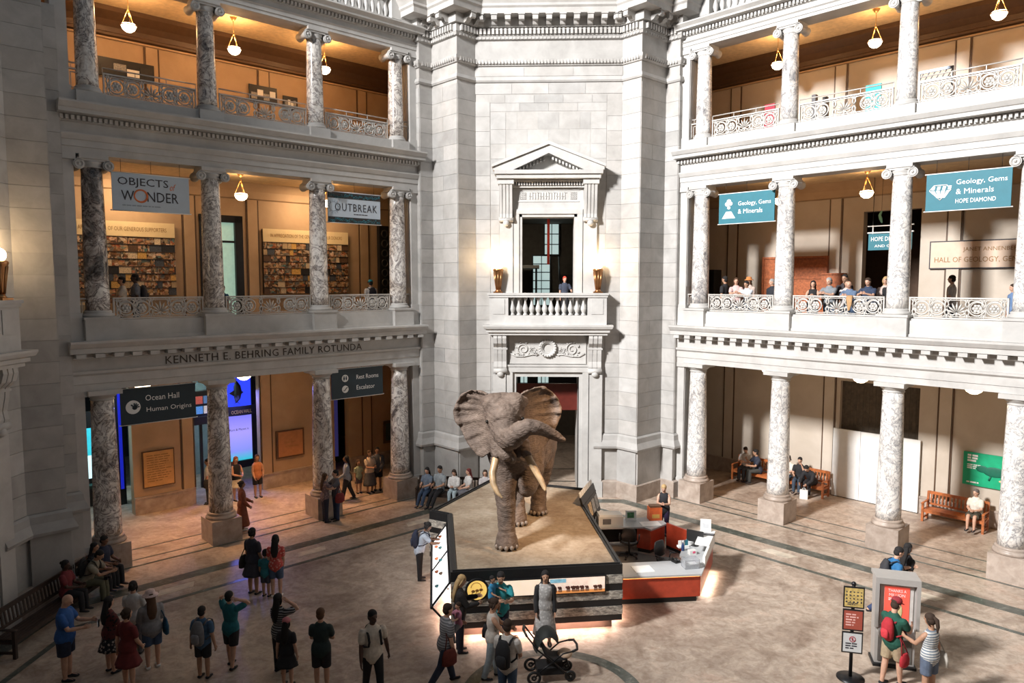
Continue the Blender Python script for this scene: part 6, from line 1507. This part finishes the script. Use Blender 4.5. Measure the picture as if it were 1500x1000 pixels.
p = person('woman in white sun hat and grey jacket seen from behind, left group', -8.56, .2, 130, 1.66, top='jacket', tc=GREYC, bot='shorts', bc=DENIM, skl=FAIR, hair='long', hc=BRN, sex='f', shoe=WHT, hat=('hat', (.66, .5, .47)), L=(20, 10, 60, 30), R=(20, 10, 60, 30)); bag(p, (.02, .09, .16), 'blue shopping bag on the arm of the woman in white hat', -1, .03)
person('dark-haired woman in white tee shirt with back turned, left group', -9.25, .75, 100, 1.62, tc=(.5, .49, .47), bc=(.12, .12, .13), skl=FAIR, hair='bun', hc=BLK, sex='f', L=(15, 10, 50, 30), R=(10, 12, 30, 20))
person('woman in maroon dress with back turned, left group', -8.62, -.6, 70, 1.64, top='tee', tc=(.13, .015, .015), bot='dress', bc=(.13, .015, .015), skirt=.2, skl=FAIR, hair='bun', hc=DKB, sex='f', L=(-10, 12, 15, 0), R=(10, 10, 30, 20), vox=.015)
person('woman in dark floral blouse and black spotted skirt, left group', -9.35, 0, 60, 1.6, tc=(.10, .02, .02), spots=(.01, .01, .01), bot='skirt', bc=BLACKC, bspots=(.4, .34, .3), skirt=.2, skl=FAIR, hair='long', hc=BLK, sex='f', L=(20, 10, 50, 30), R=(20, 10, 50, 30))
p = person('boy with grey patterned backpack and black shorts, back turned', -7.3, -.15, 84, 1.5, tc=(.05, .11, .2), bot='shorts', bc=BLACKC, skl=TAN, hc=BLK, L=(-4, 14, 10, 0), R=(-4, 14, 10, 0), vox=.014); backpack(p, (.16, .16, .17), 'grey patterned backpack worn by the boy in black shorts', .95)
person('woman in teal shirt raising both hands to her face', -6.9, .3, 75, 1.64, tc=(.01, .13, .16), bot='shorts', bc=BLACKC, skl=FAIR, hair='short', hc=BLK, sex='f', L=(125, 45, 115, 40), R=(125, 45, 115, 40), lL=(6, 2), lR=(-8, 2), hp=-12, vox=.014, skirt=.2)
p = person('tall woman in dark dress beside a boy and a girl in red', -7.85, 3.9, 70, 1.74, tc=(.03, .03, .045), bot='dress', bc=(.03, .03, .045), skirt=.22, skl=TAN, hair='bun', hc=BLK, sex='f', L=(5, 8, 20, 0), R=(5, 10, 25, 10)); bag(p, (.03, .025, .02), 'dark shoulder bag on the tall woman in dark dress', 1)
person('small boy in teal shirt between a tall woman and a girl', -7.46, 3.75, 80, 1.2, tc=(.02, .16, .2), bot='shorts', bc=(.06, .06, .08), skl=TAN, hc=BLK)
person('girl in red floral top with long black hair and white shoes', -7.18, 3.75, 95, 1.62, tc=(.5, .07, .06), spots=(.6, .3, .25), bot='shorts', bc=DENIM, skl=FAIR, hair='long', hc=BLK, sex='f', shoe=WHT, L=(3, 6, 10, 0), R=(10, 4, 20, 10))
person('woman in black with long dark hair lifting one arm to shade her eyes', -5.78, .12, 60, 1.68, tc=BLACKC, stripes=(.3, .3, .3), bot='pants', bc=BLACKC, skl=FAIR, hair='long', hc=BLK, sex='f', R=(110, 40, 110, 40), L=(5, 5, 10, 0), hp=-12, vox=.014)
person('girl in black dress wearing a pink cap, back turned', -5.46, -.38, 84, 1.38, tc=BLACKC, bot='dress', bc=BLACKC, skirt=.2, skl=FAIR, hair='long', hc=BLK, sex='f', hat=('cap', (.5, .17, .19)), L=(-4, 12, 10, 0), R=(-4, 12, 10, 0), vox=.014)
person('woman with brown bob in dark green tee and black shorts, back turned', -4.7, -.55, 92, 1.68, tc=(.015, .03, .03), bot='shorts', bc=BLACKC, skl=FAIR, hair='short', hc=(.10, .045, .02), sex='f', L=(20, 10, 60, 40), R=(20, 10, 60, 40), vox=.014)
p = person('man in white short-sleeved shirt and black trousers walking towards the camera', -3.62, -.72, -62, 1.76, tc=(.62, .56, .48), bc=BLACKC, skl=DARK, hc=BLK, L=(-12, 16, 10, 0), R=(6, 8, 12, 0), lL=(14, 4), lR=(-12, 8), vox=.014, hy=15); backpack(p, BLACKC, 'black backpack worn by the man in white shirt', .9)
# --- around the platform
p = person('woman in pale denim shirt leaning over the lit panel at the left of the platform', -3.62, 4.95, 10, 1.62, lean=18, tc=(.42, .47, .55), bc=BLACKC, skl=BROWN, hair='bun', hc=BLK, sex='f', L=(40, 5, 40, 10), R=(40, 5, 40, 10), hp=15); backpack(p, NAVYC, 'navy backpack worn by the woman leaning over the lit panel')
p = person('woman in grey striped top and jeans striding past, carrying a child', -2.25, -.25, 35, 1.7, tc=(.13, .13, .14), stripes=(.3, .3, .31), bc=(.03, .04, .07), skl=FAIR, hair='short', hc=DKB, sex='f', L=(30, 8, 80, 30), R=(-5, 10, 15, 0), lL=(18, 4), lR=(-22, 16), lean=5, vox=.014)
bag(p, (.16, .03, .02), 'dark red handbag of the woman in grey stripes', -1, -.05)
person('small child held in the arms of the woman in grey stripes', -2.0, .0, 215, .85, z=.82, tc=(.4, .16, .22), bc=GREYC, skl=FAIR, hc=DKB, pose='stand', L=(60, 20, 30, 20), R=(60, 20, 30, 20), lL=(50, 60), lR=(50, 60), sex='f')
person('woman in black with fair hair reading the panel, left of the round sign', -2.1, 1.1, 15, 1.72, top='long', tc=(.02, .018, .018), bc=(.018, .018, .03), skl=FAIR, hair='long', hc=BLD, sex='f', L=(35, 5, 70, 20), R=(30, 5, 60, 20), hp=18, vox=.014)
person('man in turquoise tee holding a child in front of the platform', -1.2, 1.35, -80, 1.72, tc=(.03, .3, .34), bc=NAVYC, skl=TAN, hc=BLK, L=(40, 10, 70, 30), R=(40, 12, 75, 40), hp=15)
person('small child in blue held by the man in turquoise', -1.38, 1.15, -30, .88, z=.85, tc=(.03, .22, .42), bot='shorts', bc=NAVYC, skl=TAN, hc=BLK, L=(60, 10, 30, 20), R=(40, 10, 30, 20), lL=(50, 60), lR=(40, 50))
p = person('woman in pale top and faded jeans pushing the black stroller', -1.3, .05, 8, 1.68, tc=(.52, .47, .42), bc=(.28, .32, .34), skl=TAN, hair='bun', hc=DKB, sex='f', top='tank', L=(38, 8, 22, 5), R=(38, 8, 22, 5), lL=(8, 2), lR=(-10, 6), hp=10, vox=.014)
bag(p, BLACKC, 'black strap bag of the woman pushing the stroller', 1, .04)
p = person('dark-haired man in white tee with black backpack at the bottom edge, by the stroller', -.95, -1.05, 70, 1.74, tc=(.6, .56, .52), bc=DENIM, skl=TAN, hc=DKB, L=(10, 8, 30, 10), R=(15, 8, 40, 20), hp=8, vox=.013); backpack(p, BLACKC, 'black backpack of the man in white tee by the stroller', 1.05)
person('woman in long grey dress and black cardigan facing the camera before the platform', -.2, 1.5, -86, 1.68, top='cardigan', tc=(.02, .02, .022), bot='skirt', bc=(.36, .35, .34), bspots=(.5, .49, .48), skirt=.37, skl=TAN, hair='long', hc=BLK, sex='f', L=(2, 6, 10, 0), R=(4, 8, 15, 5), vox=.014)
person('fair-haired woman in black sleeveless top behind the back counter of the desk', 3.72, 8.75, -105, 1.66, top='tank', tc=BLACKC, bc=(.03, .02, .06), skl=FAIR, hair='short', hc=BLD, sex='f', L=(30, 5, 75, 35), R=(30, 5, 75, 35), hp=25)
# --- right foreground
p = person('man in blue tee walking behind the kiosk with one heel lifted', 8.25, 3.05, 0, 1.8, lean=8, tc=(.02, .13, .30), bc=(.03, .05, .12), skl=FAIR, hc=BLK, L=(40, 5, 60, 10), R=(-20, 12, 45, 0), lL=(20, 10), lR=(-28, 30), hp=12, vox=.014); backpack(p, (.03, .03, .035), 'dark backpack of the man in blue tee')
person('dark-haired woman in black walking beyond the man in blue', 8.8, 3.45, 10, 1.72, tc=BLACKC, bc=BLACKC, skl=FAIR, hair='long', hc=BLK, sex='f', L=(20, 5, 20, 0), R=(-10, 5, 15, 0), lL=(12, 4), lR=(-12, 10))
p = person('man in dark green tee, khaki shorts and red cap in front of the kiosk', 6.86, .1, 30, 1.78, tc=(.01, .075, .05), bot='shorts', bc=KHAKI, skl=FAIR, hc=DKB, hat=('cap', (.25, .02, .03)), L=(35, 5, 55, 20), R=(35, 5, 60, 25), lL=(-8, 4), lR=(10, 4), hp=18, vox=.013); bag(p, (.42, .02, .03), 'red shoulder pack of the man in green tee', -1, -.12, 'bag', 'shoulder_bag', .8)
backpack(p, (.40, .02, .03), 'red backpack worn by the man in green tee', .85)
p = person('woman in white striped sleeveless top and denim shorts beside the kiosk', 7.32, -.42, 118, 1.7, top='tank', tc=(.60, .60, .58), stripes=(.16, .2, .25), bot='shorts', bc=(.10, .13, .19), skl=TAN, hair='pony', hc=DKB, sex='f', L=(35, 8, 60, 10), R=(-5, 8, 12, 0), hp=10, vox=.013); bag(p, (.5, .47, .42), 'pale bag on a dark strap carried by the woman in stripes', -1, -.02)
# --- left arcade
F = 45
person('woman in dark top and pale skirt before the blue screen', .2, 16.7, -80, 1.64, fr=F, top='tank', tc=BLACKC, bot='skirt', bc=(.55, .52, .42), skirt=.2, skl=FAIR, hair='long', hc=(.3, .08, .03), sex='f', L=(20, 8, 60, 30), R=(20, 8, 60, 30))
person('woman in orange top and black shorts before the blue screen, right of another woman', .95, 16.55, -95, 1.62, fr=F, top='tank', tc=(.48, .19, .08), bot='shorts', bc=BLACKC, skl=TAN, hair='long', hc=BRN, sex='f', L=(20, 8, 40, 20), R=(10, 8, 30, 10))
person('woman in long rust-brown dress beside the second left column', -.98, 13.35, -20, 1.62, fr=F, tc=(.17, .05, .025), bot='dress', bc=(.17, .05, .025), skirt=.42, top='long', skl=BROWN, hair='bun', hc=BLK, sex='f', shoe=WHT, L=(15, 6, 50, 30), R=(10, 6, 30, 10))
p = person('person in white shirt half hidden behind the second left column', -.72, 17.0, 150, 1.66, fr=F, tc=(.5, .52, .5), bc=(.04, .04, .05), skl=TAN, hc=BLK); bag(p, (.03, .03, .03), 'dark bag of the person half hidden by the column', 1)
person('woman in checked shirt and dark jeans hugging someone by the third left column', 1.42, 12.2, -10, 1.66, fr=F, tc=(.15, .11, .12), spots=(.3, .2, .2), bc=(.02, .025, .045), skl=FAIR, hair='long', hc=BRN, sex='f', L=(60, 10, 40, 40), R=(60, 10, 40, 40))
p = person('man in grey top and blue jeans embraced by a woman at the third left column', 1.8, 12.12, 170, 1.72, fr=F, tc=(.08, .08, .1), bc=(.025, .045, .1), skl=FAIR, hc=BLK, L=(55, 12, 40, 40), R=(50, 12, 40, 40)); bag(p, (.22, .03, .03), 'dark red bag of the embracing couple', 1)
p = person('woman in denim shirt and black trousers walking with a large bag', 3.25, 13.9, 150, 1.68, fr=F, top='long', tc=(.23, .27, .33), bc=BLACKC, skl=BROWN, hair='long', hc=BLK, sex='f', lL=(14, 4), lR=(-14, 10), L=(15, 8, 40, 10), R=(-10, 8, 20, 0)); bag(p, (.06, .055, .05), 'large dark bag of the woman in denim shirt', -1)
person('child in pale green top standing among women at the fourth left column', 4.05, 14.4, -95, 1.25, fr=F, tc=(.3, .36, .25), bot='shorts', bc=(.12, .1, .1), skl=TAN, hair='long', hc=BRN, sex='f')
person('woman in cream blouse and long grey skirt at the fourth left column', 4.4, 14.15, -90, 1.64, fr=F, tc=(.55, .46, .36), bot='skirt', bc=(.09, .095, .105), skirt=.33, skl=TAN, hair='short', hc=BRN, sex='f', L=(25, 6, 70, 40), R=(25, 6, 70, 40))
p = person('woman in dark jacket with backpack at the fourth left column', 4.82, 14.25, -120, 1.68, fr=F, top='jacket', tc=(.07, .08, .1), bot='shorts', bc=BLACKC, skl=TAN, hair='short', hc=BLK, sex='f', L=(10, 10, 40, 20), R=(10, 10, 30, 10)); backpack(p, (.32, .28, .24), 'pale backpack of the woman in dark jacket')
# --- bench behind the platform
person('seated woman in blue looking down, leftmost on the bench behind the elephant', -4.45, 11.75, -110, 1.62, pose='sit', lean=-6, tc=(.14, .18, .24), bc=(.04, .07, .13), skl=FAIR, hair='long', hc=BLK, sex='f', L=(30, 5, 60, 20), R=(30, 5, 60, 20), lL=(72, 40), lR=(70, 40), hp=15)
person('seated man in grey tee and black trousers with legs stretched out, behind the elephant', -3.98, 11.72, -118, 1.74, pose='sit', lean=-6, tc=(.26, .29, .31), bc=BLACKC, skl=TAN, hc=BLK, L=(25, 5, 60, 20), R=(25, 5, 60, 20), lL=(72, 36), lR=(68, 36), hp=15)
person('seated woman in white shirt writing on her lap, behind the platform', -3.42, 11.68, -100, 1.56, pose='sit', top='long', tc=(.66, .64, .62), bc=(.4, .5, .55), skl=FAIR, hair='long', hc=DKB, sex='f', L=(25, 5, 70, 30), R=(25, 5, 70, 30), hp=20)
person('seated woman in pale top with auburn hair turned sideways, behind the platform', -2.88, 11.62, -150, 1.62, pose='sit', tc=(.55, .54, .52), bc=(.15, .15, .17), skl=FAIR, hair='long', hc=(.12, .02, .02), sex='f', L=(20, 5, 60, 20), R=(20, 5, 60, 20))
person('seated woman half hidden by the tusk, last on the bench behind the platform', -2.28, 11.56, -90, 1.58, pose='sit', tc=(.45, .42, .42), bc=(.1, .1, .12), skl=FAIR, hair='long', hc=DKB, sex='f', L=(30, 30, 30, 0), R=(25, 5, 60, 20))
# --- right benches
F = -45
p = person('seated man in white shirt reading papers, left end of the teak bench', -5.05, 16.7, -85, 1.7, fr=F, pose='sit', tc=(.62, .6, .6), bc=(.05, .055, .07), skl=FAIR, hc=DKB, L=(35, 5, 70, 30), R=(35, 5, 70, 30), hp=25)
person('seated man in navy tee with backpack straps turning to his neighbour, teak bench', -4.42, 16.6, -125, 1.72, fr=F, pose='sit', lean=12, tc=(.025, .03, .05), bc=(.05, .05, .045), skl=TAN, hc=BLK, L=(30, 5, 60, 20), R=(45, 5, 90, 20), hy=-20)
person('seated woman in white top beside the second column, teak bench', -3.2, 16.68, -90, 1.64, fr=F, pose='sit', tc=(.66, .63, .56), bc=(.06, .09, .13), skl=FAIR, hair='bun', hc=BLK, sex='f', L=(30, 5, 60, 20), R=(30, 5, 60, 20), hp=15)
person('seated person in black raising a hand to the mouth, teak bench', -2.72, 16.62, -80, 1.68, fr=F, pose='sit', tc=BLACKC, bc=(.04, .06, .09), skl=FAIR, hc=BLK, L=(60, 10, 110, 20), R=(30, 5, 60, 20), hp=10)
p = person('seated person in black bent far forward over a white bag, teak bench', -2.2, 16.6, -95, 1.7, fr=F, pose='sit', lean=38, top='long', tc=BLACKC, bc=BLACKC, skl=FAIR, hc=BLK, L=(20, 5, 30, 20), R=(20, 5, 30, 20), hp=20, shoe=GRY)
t = thing('paper_bag', 'white paper bag on the floor before the bent person on the teak bench', 'bag', (-2.25, 16.0, 0), 20, -45); part('bag', M().box(-.14, .14, -.07, .07, 0, .34), WHITE, t); part('handle', M().torus((0, 0, .34), .07, .008, 12, 5, arc=PI), WHITE, t)
person('seated woman with grey hair in cream blouse and dark shorts, single teak bench', 3.22, 16.68, -92, 1.64, fr=F, pose='sit', tc=(.66, .62, .54), bot='shorts', bc=(.05, .045, .03), skl=FAIR, hair='short', hc=(.12, .10, .09), sex='f', L=(25, 8, 60, 35), R=(25, 8, 60, 35), fat=1.12, hy=-20)
# --- right gallery, second storey, along the railing
RA = (48, 8, 55, 35)
Y1 = 13.62
for i, (x, y, dg, H, kw) in enumerate((
    (-4.46, 13.75, 180, 1.76, dict(label='dark-haired young man in black tee in profile, first bay of the right railing', tc=BLACKC, hc=BLK, skl=TAN)),
    (-3.93, Y1, -60, 1.7, dict(label='woman in pink and white blouse looking down over the right railing', tc=(.6, .42, .4), hc=BRN, hair='long', sex='f', L=RA, R=RA)),
    (-3.72, 14.15, -80, 1.72, dict(label='person in orange sun hat behind the woman in pink, right gallery', tc=(.5, .4, .35), hc=BRN, sex='f', hair='long', hat=('hat', (.55, .2, .06)))),
    (-3.42, Y1, -100, 1.6, dict(label='boy in white and blue tee leaning on the railing, first right bay', tc=(.55, .6, .66), hc=BLK, lean=12, L=RA, R=RA, skl=TAN)),
    (-2.66, 13.85, -120, 1.66, dict(label='man in dark suit jacket and white shirt beside the second right column', top='jacket', tc=(.02, .022, .03), hc=GRY)),
    (-1.08, Y1, -70, 1.6, dict(label='woman in black vest with long dark hair, left end of the middle right bay', top='tank', tc=BLACKC, hair='long', hc=BLK, sex='f', L=RA, R=RA)),
    (-.74, 14.1, -90, 1.66, dict(label='dark-haired person in black second in the middle right bay', tc=BLACKC, hc=BLK)),
    (-.5, Y1, -95, 1.7, dict(label='grey-haired man in grey tee leaning on the middle right railing', tc=(.2, .22, .24), hc=GRY, lean=8, L=RA, R=RA)),
    (-.3, 14.25, -90, 1.8, dict(label='tall dark-haired man standing behind the railing crowd, right gallery', tc=(.04, .035, .04), hc=BLK, skl=TAN)),
    (-.1, 13.95, -70, 1.62, dict(label='woman with brown hair in pale top between two leaning men, right gallery', tc=(.5, .46, .45), hair='long', hc=BRN, sex='f')),
    (.17, Y1, -90, 1.6, dict(label='bald man in light blue tee leaning both arms on the right railing', tc=(.10, .15, .24), hc=GRY, hair='bald', lean=14, L=RA, R=RA, fat=1.15)),
    (.75, Y1, -90, 1.7, dict(label='broad man in navy tee leaning both arms on the right railing', tc=(.025, .04, .08), hc=DKB, lean=14, L=RA, R=RA, fat=1.25)),
    (1.05, 14.1, -80, 1.72, dict(label='fair person behind the broad man in navy, right gallery', tc=(.5, .4, .36), hc=BLD, hair='long', sex='f')),
    (1.24, 13.95, -110, 1.72, dict(label='person in dark cap and black tee against the third right column', tc=BLACKC, hc=BLK, hat=('cap', BLACKC), skl=TAN)),
    (2.45, 15.8, 180, 1.78, dict(label='bearded man in grey tee walking under the long name plaque', tc=(.42, .41, .40), hc=BLK, skl=FAIR, lL=(12, 4), lR=(-12, 8))),
    (4.4, 14.5, -140, 1.5, dict(label='person in blue shirt at the last right column, far right edge', tc=(.12, .2, .36), hc=DKB, hair='long', sex='f')))):
    lab = kw.pop('label'); person(lab, x, y, dg, H, z=6.6, fr=-45, vox=.018, **kw)
t = thing('hanging_jacket', 'tan jacket draped over the middle right railing between two leaning men', 'jacket', (.42, 12.93, 7.1), 0, -45)
part('cloth', M().tube([(0, .03, .66), (0, -.06, .62), (0.02, -.08, .4), (.0, -.07, .2)], [(.09, .02), (.1, .025), (.08, .03), (.03, .02)], 10, (1, 0, 0), round_=True), cloth((.42, .25, .12)), t)
# --- left gallery, second storey, and the central window
person('man in white polo shirt walking behind the near left column', -4.05, 14.3, 175, 1.72, z=6.6, fr=45, tc=(.66, .6, .52), bc=KHAKI, skl=TAN, hc=BLK, L=(35, 6, 40, 5), R=(20, 6, 40, 5), vox=.018)
p = person('man in grey shirt with shoulder strap following the man in white polo', -3.66, 14.35, 172, 1.8, z=6.6, fr=45, tc=(.2, .22, .26), bc=DENIM, skl=DARK, hc=BLK, vox=.018); backpack(p, (.05, .05, .06), 'dark backpack of the man in grey shirt, left gallery')
person('person in blue top half hidden by the second left column upstairs', -1.02, 14.3, 30, 1.45, z=6.6, fr=45, tc=(.02, .1, .22), bc=DENIM, skl=TAN, hc=BLK, vox=.018)
p = person('child in turquoise cap with white straps looking at the dark iron screen', 4.86, 14.6, 80, 1.62, z=6.6, fr=45, tc=(.55, .55, .55), bc=NAVYC, skl=TAN, hc=BLK, hat=('cap', (.01, .22, .28)), vox=.018); backpack(p, NAVYC, 'navy backpack of the child in turquoise cap')
person('red-haired person in dark shirt standing inside the central window', .68, 14.3, -70, 1.5, z=6.87, tc=(.05, .06, .09), bc=BLACKC, skl=FAIR, hair='short', hc=(.6, .06, .03), vox=.018, L=(20, 20, 60, 20))
flush_texts()
flush_skins()
